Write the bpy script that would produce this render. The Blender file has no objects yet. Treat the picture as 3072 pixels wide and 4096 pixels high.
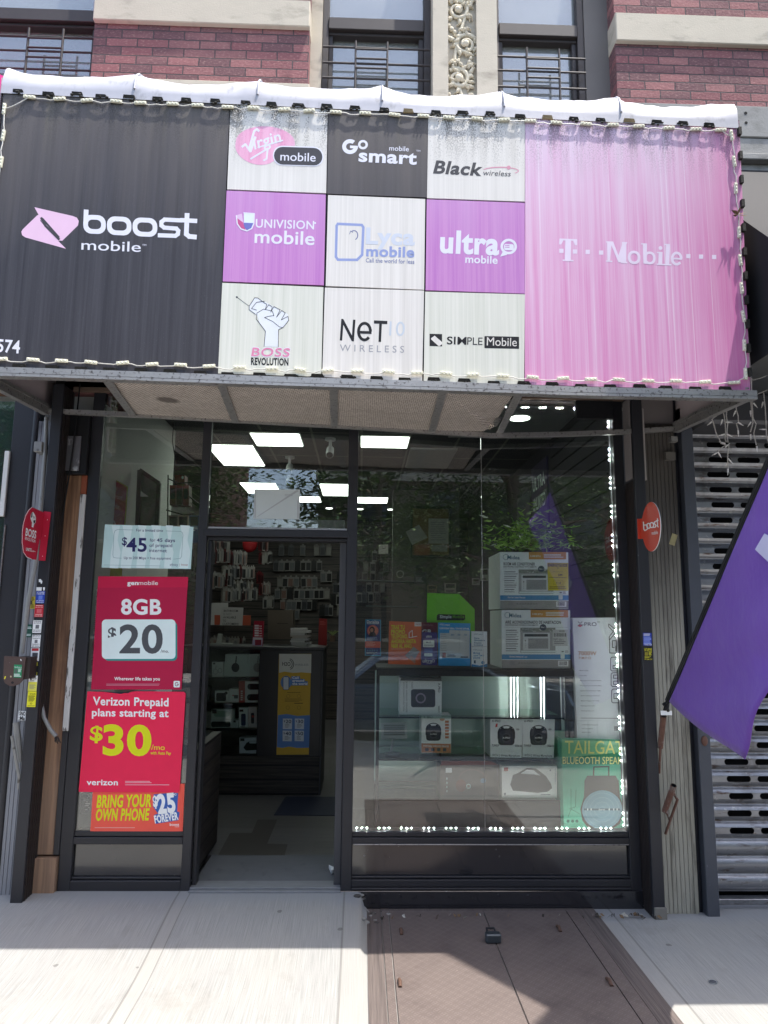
import bpy, bmesh, math, random
from mathutils import Vector, Matrix
random.seed(7)
S = bpy.context.scene
COL = S.collection
# ---------------------------------------------------------------- camera, sky, sun, exposure
FPX = 2840.0                     # focal length in pixels of the 3072 x 4096 photograph
PITCH, YAW, ROLL = math.radians(8.75), math.radians(-1.7), math.radians(0.6)
CAM = Vector((0, -4.4, 1.54))
cd = bpy.data.cameras.new('camera'); cam = bpy.data.objects.new('camera', cd); COL.objects.link(cam)
cd.sensor_fit = 'VERTICAL'; cd.sensor_height = 24; cd.sensor_width = 18
cd.lens = FPX / 4096 * 24; cd.clip_end = 500; cd.clip_start = .05
_f = Vector((-math.sin(YAW)*math.cos(PITCH), math.cos(YAW)*math.cos(PITCH), math.sin(PITCH)))
_r = Vector((math.cos(YAW), math.sin(YAW), 0)); _u = _r.cross(_f)
RX = math.cos(ROLL)*_r + math.sin(ROLL)*_u
UX_ = -math.sin(ROLL)*_r + math.cos(ROLL)*_u
m = Matrix((RX, UX_, -_f)).transposed().to_4x4(); m.translation = CAM
cam.matrix_world = m; S.camera = cam
SUN = Vector((.28, -.148, 1)).normalized()
EL = math.asin(SUN.z); AZ = math.atan2(SUN.x, SUN.y)
W = bpy.data.worlds.new('World'); S.world = W; W.use_nodes = True
wn = W.node_tree.nodes; sky = wn.new('ShaderNodeTexSky'); sky.sky_type = 'NISHITA'
sky.sun_disc = False; sky.sun_elevation = EL; sky.sun_rotation = AZ; sky.air_density = 1.0; sky.dust_density = 2.6; sky.ozone_density = .4
W.node_tree.links.new(sky.outputs[0], wn['Background'].inputs[0]); wn['Background'].inputs[1].default_value = .15
sl = bpy.data.lights.new('sun', 'SUN'); sl.energy = 2.6; sl.angle = math.radians(.5); sl.color = (1, .96, .9)
so = bpy.data.objects.new('sun', sl); COL.objects.link(so); so.rotation_euler = SUN.to_track_quat('Z', 'Y').to_euler()
S.view_settings.view_transform = 'Standard'; S.view_settings.look = 'None'; S.view_settings.gamma = 1
S.view_settings.use_curve_mapping = False; S.view_settings.exposure = 1.68
S.cycles.use_denoising = True
S.cycles.max_bounces = 10; S.cycles.transparent_max_bounces = 24; S.cycles.sample_clamp_indirect = 6
# ---------------------------------------------------------------- measuring helpers: a sight line met with a real plane
CR = dict(A1=(0,0,.9259),A2=(1536,0,.9259),A3=(0,300,.7836),A4=(850,400,.7836),A5=(1900,400,.7064),A6=(0,1400,.4822),A7=(700,1500,.7836),
 A8=(1900,1500,.7064),B1=(0,1900,.4822),B2=(0,2700,.4822),B3=(750,2050,.4219),B4=(750,2750,.4219),B5=(1400,2150,.4219),B6=(1400,2650,.6932),
 B7=(1950,2150,.3617),B8=(2450,1600,.4068),C1=(2450,2400,.4068),C2=(2400,3100,.4504),C3=(0,3400,.9259),C4=(1300,3400,.8439),
 C5=(0,2200,.3614),C6=(1700,2600,.4219),C7=(2200,2400,.452),C8=(2700,1500,.2713),F=(0,0,1))
def ray(k, x, y):
    a = CR[k]; x = a[0]+x*a[2]; y = a[1]+y*a[2]
    return _f + (x-1536)/FPX*RX + (2048-y)/FPX*UX_
def PY(k, x, y, Y):
    d = ray(k, x, y); return CAM + (Y-CAM.y)/d.y*d
def PX(k, x, y, X):
    d = ray(k, x, y); return CAM + (X-CAM.x)/d.x*d
def PZ(k, x, y, Z):
    d = ray(k, x, y); return CAM + (Z-CAM.z)/d.z*d
# ---------------------------------------------------------------- materials
def lin(h):
    if isinstance(h, str): h = [int(h[i:i+2], 16)/255 for i in (0, 2, 4)]
    else: h = [c/255 for c in h]
    return [c/12.92 if c <= .04045 else ((c+.055)/1.055)**2.4 for c in h]
class NT:
    def __init__(s, name):
        s.m = bpy.data.materials.new(name); s.m.use_nodes = True; s.t = s.m.node_tree
        s.b = s.t.nodes['Principled BSDF']; s.out = s.t.nodes['Material Output']
    def __call__(s, typ, ins=None, **props):
        n = s.t.nodes.new('ShaderNode'+typ)
        for k, v in props.items(): setattr(n, k, v)
        for k, v in (ins or {}).items(): s.set(n, k, v)
        return n
    def set(s, n, k, v):
        i = n.inputs[k]
        if isinstance(v, bpy.types.NodeSocket): s.t.links.new(v, i)
        else: i.default_value = v
    def P(s, **kw):
        for k, v in kw.items(): s.set(s.b, k.replace('_', ' '), v)
    def pos(s, sc=(1, 1, 1), obj=False):
        c = s('TexCoord').outputs['Object'] if obj else s('NewGeometry').outputs['Position']
        return s('Mapping', {'Vector': c, 'Scale': sc}).outputs[0]
    def noise(s, sc, scale=1, detail=4, rough=.6, obj=False):
        return s('TexNoise', {'Vector': s.pos(sc, obj), 'Scale': scale, 'Detail': detail, 'Roughness': rough}).outputs[0]
    def ramp(s, f, a, b):
        return s('MapRange', {0: f, 1: a, 2: b}).outputs[0]
    def mix(s, f, a, b, bt='MIX'):
        n = s('Mix', data_type='RGBA', blend_type=bt)
        s.set(n, 0, f); s.set(n, 6, tuple(a)+(1,) if isinstance(a, (list, tuple)) and len(a) == 3 else a)
        s.set(n, 7, tuple(b)+(1,) if isinstance(b, (list, tuple)) and len(b) == 3 else b)
        return n.outputs[2]
    def math(s, op, a, b=0., c=0.):
        return s('Math', {0: a, 1: b, 2: c}, operation=op).outputs[0]
    def bump(s, h, st=.3, d=.01):
        s.set(s.b, 'Normal', s('Bump', {'Height': h, 'Strength': st, 'Distance': d}).outputs[0])
_mc = {}
def mat(name, h, rough=.55, metal=0, var=.18, sc=(9, 9, 9), b=0, bs=(60, 60, 60), spec=.4, k=1.0, dirt=None, dsc=(30, 30, 12), dth=(.62, .7)):
    key = (name, str(h), rough, metal, var, sc, b, bs, k, str(dirt), dth)
    if key in _mc: return _mc[key]
    n = NT(name); c = [x*k for x in lin(h)]
    col = n.mix(n.noise(sc, obj=False), [x*(1-var) for x in c], [min(1, x*(1+var)) for x in c])
    if dirt: col = n.mix(n.ramp(n.noise(dsc, detail=6), *dth), col, lin(dirt))
    n.P(Base_Color=col, Metallic=metal, Specular_IOR_Level=spec)
    n.P(Roughness=n.ramp(n.noise([x*2.3 for x in sc]), -.6, 1.6) if False else rough)
    if b: n.bump(n.noise(bs), b, .004)
    _mc[key] = n.m; return n.m
def ink(h, k=1.0, rough=.5):
    key = ('ink', str(h), k, rough)
    if key not in _mc:
        n = NT('print_'+(h if isinstance(h, str) else '%02x%02x%02x' % tuple(h))); c = [x*k for x in lin(h)]
        n.P(Base_Color=n.mix(n.noise((14, 14, 14)), [x*.93 for x in c], [min(1, x*1.05) for x in c]), Roughness=rough, Specular_IOR_Level=.25)
        _mc[key] = n.m
    return _mc[key]
def glow(name, h, st):
    n = NT(name); c = lin(h); n.P(Base_Color=(.8, .8, .8, 1), Emission_Color=tuple(c)+(1,), Emission_Strength=st); return n.m
def glass(name, tint=(.86, .93, .9), ior=1.75, rough=0.0, dust_or_glare=.0):
    n = NT(name)
    tr = n('BsdfTransparent', {0: tuple(tint)+(1,)}); gl = n('BsdfGlossy', {0: (1, 1, 1, 1), 'Roughness': rough})
    fr = n('Fresnel', {'IOR': ior}); mx = n('MixShader', {0: fr.outputs[0], 1: tr.outputs[0], 2: gl.outputs[0]})
    o = mx.outputs[0]
    if dust_or_glare:
        df = n('BsdfDiffuse', {0: (.7, .72, .7, 1)})
        o = n('MixShader', {0: n.math('MULTIPLY', n.ramp(n.noise((2.5, 2.5, 6), detail=6), -.6, 1.1), dust_or_glare), 1: o, 2: df.outputs[0]}).outputs[0]
    n.t.links.new(o, n.out.inputs[0]); return n.m
# ---------------------------------------------------------------- mesh builder
class MB:
    def __init__(s): s.v = []; s.f = []; s.i = []; s.mats = []; s.sm = []
    def add(s, vs, fs, mt, smooth=False):
        if mt not in s.mats: s.mats.append(mt)
        k = s.mats.index(mt); o = len(s.v); s.v += [Vector(v) for v in vs]
        for f in fs: s.f.append([o+a for a in f]); s.i.append(k); s.sm.append(smooth)
    def hexa(s, c, mt):   # 8 corners: bottom 4 ccw, top 4 ccw
        s.add(c, [(3, 2, 1, 0), (4, 5, 6, 7), (0, 1, 5, 4), (1, 2, 6, 5), (2, 3, 7, 6), (3, 0, 4, 7)], mt)
    def box(s, x0, x1, y0, y1, z0, z1, mt):
        s.hexa([(x0,y0,z0),(x1,y0,z0),(x1,y1,z0),(x0,y1,z0),(x0,y0,z1),(x1,y0,z1),(x1,y1,z1),(x0,y1,z1)], mt)
    def prism(s, pts, vec, mt, back=None):
        n = len(pts); pts = [Vector(p) for p in pts]; q = [p+Vector(vec) for p in pts]
        s.add(pts, [list(range(n))], mt)
        s.add(pts+q, [list(range(2*n-1, n-1, -1))]+[(i, i+n, (i+1) % n+n, (i+1) % n) for i in range(n)], back or mt)
    def beam(s, a, b, w, h, mt, up=(0, 0, 1)):
        a, b = Vector(a), Vector(b); d = (b-a).normalized(); r = d.cross(Vector(up)).normalized(); u = r.cross(d)
        c = []
        for sz in (-1, 1):
            for p, sr in ((a, -1), (a, 1), (b, 1), (b, -1)): c.append(p+r*w/2*sr+u*h/2*sz)
        s.hexa(c, mt)
    def tube(s, pts, r, mt, seg=8, cap=True):
        pts = [Vector(p) for p in pts]; rs = r if isinstance(r, (list, tuple)) else [r]*len(pts)
        vs = []; ref = None
        for i, p in enumerate(pts):
            d = (pts[min(i+1, len(pts)-1)]-pts[max(i-1, 0)]).normalized()
            if ref is None or abs(d.dot(ref)) > .95: ref = Vector((0, 0, 1)) if abs(d.z) < .9 else Vector((1, 0, 0))
            a = d.cross(ref).normalized(); c = a.cross(d); ref = c
            for j in range(seg):
                t = 2*math.pi*j/seg; vs.append(p+(a*math.cos(t)+c*math.sin(t))*rs[i])
        fs = [(i*seg+j, i*seg+(j+1) % seg, (i+1)*seg+(j+1) % seg, (i+1)*seg+j) for i in range(len(pts)-1) for j in range(seg)]
        s.add(vs, fs, mt, True)
        if cap: s.add(vs[:seg], [list(range(seg))[::-1]], mt); s.add(vs[-seg:], [list(range(seg))], mt)
    def ball(s, c, r, mt, seg=6, ring=4):
        c = Vector(c); r = Vector(r) if not isinstance(r, (int, float)) else Vector((r, r, r)); vs = []
        for i in range(ring+1):
            t = math.pi*i/ring
            for j in range(seg):
                a = 2*math.pi*j/seg; vs.append(c+Vector((math.sin(t)*math.cos(a)*r.x, math.sin(t)*math.sin(a)*r.y, math.cos(t)*r.z)))
        s.add(vs, [(i*seg+j, (i+1)*seg+j, (i+1)*seg+(j+1) % seg, i*seg+(j+1) % seg) for i in range(ring) for j in range(seg)], mt, True)
    def build(s, name, parent=None, label=None, cat=None, group=None, kind=None, bev=0, loc=None):
        me = bpy.data.meshes.new(name); o = bpy.data.objects.new(name, me); COL.objects.link(o)
        if parent is not None:
            o.parent = parent; org = wloc(parent); s_loc = Vector((0, 0, 0))
        else:
            if loc is None:
                xs = [v.x for v in s.v]; ys = [v.y for v in s.v]; zs = [v.z for v in s.v]
                loc = Vector(((min(xs)+max(xs))/2, (min(ys)+max(ys))/2, min(zs)))
            org = Vector(loc); o.location = org
        me.from_pydata([v-org for v in s.v], [], s.f)
        for mt in s.mats: me.materials.append(mt)
        me.polygons.foreach_set('material_index', s.i); me.polygons.foreach_set('use_smooth', s.sm); me.update()
        if bev:
            md = o.modifiers.new('bevel', 'BEVEL'); md.width = bev; md.segments = 1; md.limit_method = 'ANGLE'
        tag(o, label, cat, group, kind); return o
def wloc(o):
    l = Vector((0, 0, 0))
    while o is not None: l = l+o.location; o = o.parent
    return l
def tag(o, label=None, cat=None, group=None, kind=None):
    if label: o['label'] = label
    if cat: o['category'] = cat
    if group: o['group'] = group
    if kind: o['kind'] = kind
def thing(name, label, cat, loc, group=None):
    o = bpy.data.objects.new(name, None); COL.objects.link(o); o.location = loc; o.empty_display_size = .1
    tag(o, label, cat, group); return o
# ---------------------------------------------------------------- lettering and flat prints
_gc = {}
def glyphs(txt, bold, sp=None):
    if (txt, bold, sp) not in _gc:
        cu = bpy.data.curves.new('t', 'FONT'); cu.body = txt; cu.resolution_u = 5 if len(txt) < 8 else 3; cu.offset = bold*.72; cu.fill_mode = 'FRONT'; cu.space_character = sp or 1+bold*1.5
        ob = bpy.data.objects.new('t', cu); me = ob.to_mesh()
        vs = [(v.co.x, v.co.y) for v in me.vertices]; fs = [list(p.vertices) for p in me.polygons]
        ob.to_mesh_clear(); bpy.data.objects.remove(ob); bpy.data.curves.remove(cu)
        _gc[(txt, bold, sp)] = (vs, fs)
    return _gc[(txt, bold, sp)]
CAP = max(v[1] for v in glyphs('H', 0)[0])
class G:
    """flat print: coordinates are those of a crop of the photograph, met with the plane the print lies on"""
    def __init__(s, k, Y=None, X=None, mb=None, f=None, st=.00018):
        s.k = k; s.Y = Y; s.X = X; s.mb = mb or MB(); s.fn = f; s.st = st
    def p(s, x, y, L=0):
        if s.fn: return s.fn(s.k, x, y, L)
        if s.Y is not None: return PY(s.k, x, y, s.Y-L*s.st)
        return PX(s.k, x, y, s.X-L*s.st*(1 if s.X > 0 else -1))
    def poly(s, pts, mt, L=1): s.mb.add([s.p(x, y, L) for x, y in pts], [list(range(len(pts)))], mt)
    def rect(s, x0, y0, x1, y1, mt, L=1): s.poly([(x0, y1), (x1, y1), (x1, y0), (x0, y0)], mt, L)
    def slab(s, pts, t, mt, back=None):
        s.mb.prism([s.p(x, y, 0) for x, y in pts], (0, t, 0) if s.X is None else (t, 0, 0), mt, back)
    def ell(s, cx, cy, rx, ry, mt, L=1, n=28, rot=0):
        c, d = math.cos(rot), math.sin(rot)
        s.poly([(cx+rx*math.cos(a)*c-ry*math.sin(a)*d, cy+rx*math.cos(a)*d+ry*math.sin(a)*c) for a in [-2*math.pi*i/n for i in range(n)]], mt, L)
    def ring(s, cx, cy, rx, ry, w, mt, L=1, n=32, a0=0, a1=2*math.pi):
        for i in range(n):
            a, b = a0+(a1-a0)*i/n, a0+(a1-a0)*(i+1)/n
            s.poly([(cx+rx*math.cos(a), cy+ry*math.sin(a)), (cx+rx*math.cos(b), cy+ry*math.sin(b)), (cx+(rx-w)*math.cos(b), cy+(ry-w)*math.sin(b)), (cx+(rx-w)*math.cos(a), cy+(ry-w)*math.sin(a))], mt, L)
    def rr(s, x0, y0, x1, y1, r, mt, L=1, sk=0, n=5):
        """rounded rectangle; sk slopes it down to the right by sk per unit"""
        pts = []
        for cx, cy, a in ((x1-r, y0+r, -90), (x1-r, y1-r, 0), (x0+r, y1-r, 90), (x0+r, y0+r, 180)):
            for i in range(n+1):
                t = math.radians(a+90*i/n); X = cx+r*math.cos(t); pts.append((X, cy+r*math.sin(t)+sk*(X-x0)))
        s.poly(pts[::-1], mt, L)
    def line(s, pts, w, mt, L=1, closed=False):
        if closed: pts = pts+[pts[0]]
        for i_, ((x0, y0), (x1, y1)) in enumerate(zip(pts, pts[1:])):
            d = math.hypot(x1-x0, y1-y0) or 1; ex, ey = (x1-x0)/d*w/2, (y1-y0)/d*w/2
            s.poly([(x0-ey-ex*.6, y0+ex-ey*.6), (x1-ey+ex*.6, y1+ex+ey*.6), (x1+ey+ex*.6, y1-ex+ey*.6), (x0+ey-ex*.6, y0-ex-ey*.6)], mt, L+.12*(i_ % 4))
    def text(s, t, bl, br, h, mt, L=2, bold=0, it=0, tl=None, sp=None):
        """t between bl and br (baseline ends), capital height h upward (or towards tl); it = slant"""
        vs, fs = glyphs(t, bold, sp); x0 = min(v[0] for v in vs); x1 = max(v[0] for v in vs)
        ax, ay = br[0]-bl[0], br[1]-bl[1]
        if tl: bx, by = tl[0]-bl[0], tl[1]-bl[1]
        else:
            d = math.hypot(ax, ay); bx, by = ay/d*h, -ax/d*h
            bx += ax/d*h*it; by += ay/d*h*it
        out = []
        for x, y in vs:
            a = (x-x0)/(x1-x0); b = y/CAP; out.append(s.p(bl[0]+ax*a+bx*b, bl[1]+ay*a+by*b, L))
        s.mb.add(out, fs, mt)
    def fine(s, x0, y0, x1, y1, n, mt, L=2, sk=0, fill=.45, rag=.35):
        """rows of print too small to read"""
        h = (y1-y0)/n
        for i in range(n):
            xe = x1-(x1-x0)*random.random()*rag; y = y0+i*h
            s.poly([(x0, y+h*fill), (xe, y+h*fill+sk*(xe-x0)), (xe, y+sk*(xe-x0)), (x0, y)], mt, L)
    def bars(s, x0, y0, x1, y1, mt, L=2, n=14):
        w = (x1-x0)/n
        for i in range(n): s.rect(x0+i*w, y0, x0+i*w+w*random.uniform(.3, .7), y1, mt, L)
WHITE = ink('f4f4f2'); BLACK = ink('1c1c20'); GREY = ink('8b8d90'); PALE = ink('e6f3ef')
# ---------------------------------------------------------------- ground
def sstep(a, b, x):
    t = min(1, max(0, (x-a)/(b-a))); return t*t*(3-2*t)
def zg(x, y):
    left = 1-sstep(.015, .05, x)
    return -.10+.012*min(0, y)+.095*left*(1-sstep(0, .95, -y))
def concrete():
    n = NT('broomed_concrete')
    p = n('NewGeometry').outputs['Position']; xyz = n('SeparateXYZ', {0: p})
    broom = n.noise((300, 4, 1), detail=4); broom2 = n.noise((110, 1.2, 1), detail=3); blot = n.noise((1.6, 1.6, 1), detail=5); sp = n.noise((260, 260, 1), detail=2)
    c = n.mix(n.ramp(broom, .25, .7), lin('7d7d7b'), lin('9d9c98'))
    c = n.mix(n.math('MULTIPLY', n.ramp(broom2, .6, .72), .15), c, lin('97958f'))
    c = n.mix(n.math('MULTIPLY', n.ramp(blot, .45, .75), .3), c, lin('a29d92'))
    c = n.mix(n.math('MULTIPLY', n.ramp(sp, .64, .68), .5), c, lin('7d7a74'))
    vo = n('TexVoronoi', {'Vector': n.pos((5, 5, 1)), 'Scale': 1.0}); vd = n.math('SUBTRACT', vo.outputs[0], n.math('MULTIPLY', n.noise((40, 40, 1)), .1))
    gum = n.math('MULTIPLY', n.math('LESS_THAN', vd, .02), n.math('GREATER_THAN', n('RGBToBW', {0: vo.outputs[1]}).outputs[0], .55))
    c = n.mix(n.math('MULTIPLY', gum, .6), c, lin('5b5955'))
    stn = n.ramp(n.noise((4, 2.5, 1), detail=7, rough=.7), .56, .75); c = n.mix(n.math('MULTIPLY', stn, .4), c, lin('6f6b64'))
    rub = n.ramp(n.noise((120, 120, 1), detail=2), .7, .73); c = n.mix(n.math('MULTIPLY', rub, .5), c, lin('45433f'))
    j = None
    for x in (-1.02, -.955, -.075, -2.62, 1.46, 3.1, -4.2, 5.0):
        d = n.math('LESS_THAN', n.math('ABSOLUTE', n.math('SUBTRACT', xyz.outputs[0], x)), .005 if x != -.955 else .003)
        j = d if j is None else n.math('MAXIMUM', j, d)
    for y in (-2.6, -4.3):
        j = n.math('MAXIMUM', j, n.math('LESS_THAN', n.math('ABSOLUTE', n.math('SUBTRACT', xyz.outputs[1], y)), .006))
    sm = None   # smooth trowelled margins beside the joints
    for x0, x1 in ((-1.02, -.955), (-.075, .05), (1.36, 1.46)):
        d = n.math('MULTIPLY', n.math('GREATER_THAN', xyz.outputs[0], x0), n.math('LESS_THAN', xyz.outputs[0], x1))
        sm = d if sm is None else n.math('MAXIMUM', sm, d)
    c = n.mix(n.math('MULTIPLY', sm, .5), c, lin('98958f'))
    wallpatch = n.ramp(n.math('ADD', xyz.outputs[1], n.math('MULTIPLY', n.noise((3, 3, 1)), .25)), -.07, .02)
    c = n.mix(n.math('MULTIPLY', wallpatch, .7), c, lin('8d8f90'))
    c = n.mix(n.math('MULTIPLY', j, .5), c, lin('5d5b56'))
    n.P(Base_Color=c, Roughness=.9, Specular_IOR_Level=.2)
    n.bump(n.math('SUBTRACT', n.math('ADD', broom, broom2), j), .2, .004); return n.m
CONC = concrete()
b = MB(); xs = [-12, -8, -5, -3.5]+[-2.6+.1*i for i in range(25)]+[-.1+.02*i for i in range(9)]+[.1+.1*i for i in range(1, 30)]+[4, 6, 9, 12]
ys = [-6, -5, -4, -3, -2.4, -2]+[-1.7+.1*i for i in range(18)]
b.add([(x, y, zg(x, y)) for y in ys for x in xs], [(j*len(xs)+i, j*len(xs)+i+1, (j+1)*len(xs)+i+1, (j+1)*len(xs)+i) for j in range(len(ys)-1) for i in range(len(xs)-1)], CONC, True)
b.build('pavement', kind='structure')
ASPH = mat('asphalt', '4a4b4e', .9, var=.3, sc=(40, 40, 40), b=.4)
b = MB(); b.box(-14, 14, -6.18, -6.0, -.5, -.165, mat('kerb_stone', '9a9a98', .85, var=.2, sc=(8, 8, 8), b=.2)); b.build('kerb', kind='structure')
b = MB(); b.add([(-200, -200, -.3), (200, -200, -.3), (200, 200, -.3), (-200, 200, -.3)], [(0, 1, 2, 3)], ASPH); b.build('road', kind='structure')
# cellar hatch in the pavement
HX0, HX1 = .055, 1.37
hatch_m = NT('brown_checker_plate'); n = hatch_m
xyz = n('SeparateXYZ', {0: n.pos((1, 1, 1))})
def dia(sx, sy):
    a = n.math('SINE', n.math('ADD', n.math('MULTIPLY', xyz.outputs[0], sx), n.math('MULTIPLY', xyz.outputs[1], sy)))
    c2 = n.math('SINE', n.math('ADD', n.math('MULTIPLY', xyz.outputs[0], -sy*.33), n.math('MULTIPLY', xyz.outputs[1], sx*.33)))
    return n.math('MULTIPLY', n.ramp(a, .55, .95), n.ramp(c2, .1, .6))
lug = n.math('MAXIMUM', dia(330, 330), dia(330, -330))
c = n.mix(n.noise((3, 3, 3), detail=6), lin('584e4a'), lin('70655f'))
c = n.mix(n.math('MULTIPLY', lug, .2), c, lin('9a8a84'))
c = n.mix(n.math('MULTIPLY', n.ramp(n.noise((5, 5, 4), detail=7, rough=.7), .5, .7), .5), c, lin('4a403d'))
c = n.mix(n.ramp(n.noise((60, 60, 4), detail=4), .7, .74), c, lin('95867f'))
n.P(Base_Color=c, Roughness=.55, Specular_IOR_Level=.4); n.bump(lug, .3, .003); PLATE = n.m
n = NT('corrugated_brown_concrete'); w = n.noise((70, 2, 1), detail=3)
n.P(Base_Color=n.mix(n.ramp(w, .2, .8), lin('463e3b'), lin('6d625c')), Roughness=.9); n.bump(w, .7, .012); CORR = n.m
hz = lambda x, y: -.10+.012*y
def hquad(mb, x0, x1, y0, y1, dz, mt, t=.03):
    c8 = [(x, y, hz(x, y)+dz-t) for x, y in ((x0, y0), (x1, y0), (x1, y1), (x0, y1))]
    mb.hexa(c8+[(x, y, z+t) for x, y, z in c8], mt)
hatch = thing('cellar_hatch', 'brown metal cellar hatch set into the pavement below the big shop window', 'hatch', (.71, -1.1, -.1))
b = MB(); hquad(b, HX0, .135, -2.6, -.02, .006, CORR); hquad(b, 1.27, HX1, -2.6, -.02, .006, CORR); hquad(b, .135, 1.27, -.05, -.02, .0065, CORR); hquad(b, .135, 1.27, -2.6, -2.5, .0065, CORR); b.build('frame', hatch)
b = MB(); hquad(b, .139, .175, -2.5, -.052, .009, PLATE); b.build('edge_strip', hatch)
for x0, x1 in ((.18, .716), (.721, 1.195)):
    b = MB(); hquad(b, x0, x1, -2.5, -.055, .01, PLATE); lf = b.build('leaf', hatch, bev=.002)
    hx = x0+.05 if x0 < .5 else x1-.03
b = MB(); hquad(b, 1.2, 1.266, -2.5, -.052, .009, PLATE); b.build('edge_strip', hatch)
DKMET = mat('dark_metal', '2a2a2c', .5, .3, b=.1)
for x, y in ((.2, -.86), (.235, -.33), (1.17, -.86), (1.09, -.3)):
    b = MB(); z = hz(x, y)+.011; b.tube([(x, y-.035, z), (x, y, z+.012), (x, y+.035, z)], .009, mat('rusty_steel', '5b4438', .8, var=.4, sc=(40, 40, 40)), 7)
    b.build('hinge', hatch)
lk = thing('padlock', 'small dark padlock box on the cellar hatch near the shop base', 'padlock', (.705, -.42, -.095))
b = MB(); b.box(.665, .745, -.475, -.425, -.093, -.05, mat('lock_grey', '4a5054', .45, .6)); b.build('body', lk, bev=.006)
b = MB(); b.tube([(.685, -.42, -.07), (.685, -.37, -.06), (.725, -.37, -.06), (.725, -.42, -.07)], .006, DKMET); b.build('shackle', lk)
# litter along the wall foot
LEAFD = mat('dry_leaf', '6b5640', .9, var=.4)
b = MB()
for _ in range(55):
    x = random.choice((random.uniform(.1, 1.65), random.uniform(1.35, 1.75))); y = -.13-abs(random.gauss(0, .03)); s = random.uniform(.006, .02); a = random.random()*3
    z = zg(x, y)+.02; c1, s1 = math.cos(a)*s, math.sin(a)*s*.5
    b.add([(x-c1, y-s1, z-.008), (x+s1, y-c1*.4, z+random.random()*.012), (x+c1, y+s1, z+random.random()*.01), (x-s1, y+c1*.4, z-.006)], [(0, 1, 2, 3)], random.choice((LEAFD, mat('pale_litter', 'a8a498', .9), mat('litter_dark', '3b352e', .9))))
RUB = mat('broken_concrete', '8b8983', .95, var=.25, sc=(30, 30, 30), b=.5)
for _ in range(22):
    t = random.random(); x = random.choice((random.uniform(.0, .2), random.uniform(-.02, .12))); y = -.02-.2*t*t-random.random()*.05; s = random.uniform(.005, .018)
    b.ball((x, y, zg(x, y)+s*.2), (s*1.4, s, s*.6), random.choice((RUB, RUB, mat('dark_rubble', '4c4844', .95))), 6, 4)
b.build('leaf_litter', label='dry leaf crumbs, dirt and rubble gathered along the foot of the shop front', cat='litter', kind='stuff')
cap_ = thing('bottle_cap', 'flattened silver bottle cap lying on the right hand pavement', 'bottle cap', (1.55, -.8, zg(1.55, -.8)))
q = PZ('C2', 1003, 1845, -.11)
cap_.location = (q.x, q.y, zg(q.x, q.y)); b = MB(); b.tube([(q.x, q.y, zg(q.x, q.y)), (q.x, q.y, zg(q.x, q.y)+.006)], .019, mat('tin', 'b9bcc0', .3, .9), 16)
b.tube([(q.x, q.y, zg(q.x, q.y)+.0062), (q.x, q.y, zg(q.x, q.y)+.0072)], .014, mat('cap_liner', '55575c', .6), 14); b.build('crown_top', cap_)
# ---------------------------------------------------------------- building
n = NT('red_brick'); p = n('NewGeometry').outputs['Position']; x_ = n('SeparateXYZ', {0: p})
wob = n.math('MULTIPLY', n.math('SUBTRACT', n.noise((20, 20, 20), detail=3), .5), .012)
v = n('CombineXYZ', {0: n.math('ADD', n.math('ADD', x_.outputs[0], x_.outputs[1]), wob), 1: n.math('ADD', n.math('ADD', x_.outputs[2], .021), wob)}).outputs[0]
br = n('TexBrick', {'Vector': v, 'Color1': (0, 0, 0, 1), 'Color2': (1, 1, 1, 1), 'Mortar': (.5, .5, .5, 1), 'Scale': 1, 'Mortar Size': .005, 'Mortar Smooth': .3, 'Bias': 0, 'Brick Width': .214, 'Row Height': .0665})
cell = n('RGBToBW', {0: br.outputs[0]}).outputs[0]
c = n.mix(cell, lin('7f5254'), lin('b27f79')); c = n.mix(n.ramp(n.math('ADD', cell, n.noise((1.4, 3, 5))), .75, 1.2), c, lin('6d4e50'))
c = n.mix(n.math('MULTIPLY', n.ramp(n.noise((45, 45, 90), detail=6), .52, .75), .45), c, lin('c49c92'))
c = n.mix(n.math('MULTIPLY', n.ramp(n.noise((6, 6, 3), detail=6), .58, .72), .5), c, lin('4c3034'))
c = n.mix(br.outputs[1], c, lin('54494a'))
n.P(Base_Color=c, Roughness=.85, Specular_IOR_Level=.25)
n.bump(n.math('SUBTRACT', n.math('MULTIPLY', n.noise((60, 60, 60), detail=5), .5), n.math('MULTIPLY', br.outputs[1], 1.2)), .8, .012); BRICK = n.m
STONE = mat('limestone', 'b9af9d', .85, var=.12, sc=(5, 5, 9), b=.35, bs=(90, 90, 90), dirt='8a8274', dsc=(4, 4, 9), dth=(.55, .8))
GSTONE = mat('grey_stone', '8f8d88', .9, var=.15, sc=(4, 4, 7), b=.4, bs=(80, 80, 80), dirt='6d6b66', dsc=(6, 6, 10), dth=(.5, .75))
WFR = mat('bronze_window_frame', '37312f', .55, var=.2, b=.05)
bld = thing('apartment_building', 'red brick apartment building with limestone bands above the shop awning', 'building', (0, .3, 0))
b = MB(); b.box(-1.905, -.425, 0, .45, 2.96, 7.2, BRICK); b.build('brick_wall', bld)
b = MB(); b.box(1.73, 4.6, 0, .45, 5.12, 7.2, BRICK); b.build('brick_wall', bld)
b = MB(); b.box(-3.9, -1.905, .3, .45, 6.95, 7.2, BRICK); b.box(-.425, 1.73, .3, .45, 6.95, 7.2, BRICK); b.box(-4.5, 4.6, .3, .45, 3.6, 4.55, GSTONE); b.build('back_wall', bld)
for x0, x1, z0, z1 in ((-1.908, -.422, 5.608, 5.815), (1.727, 4.6, 5.588, 5.81)):
    b = MB(); b.box(x0, x1, -.035, .2, z0, z1, STONE); b.build('stone_band', bld, bev=.006)
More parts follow.
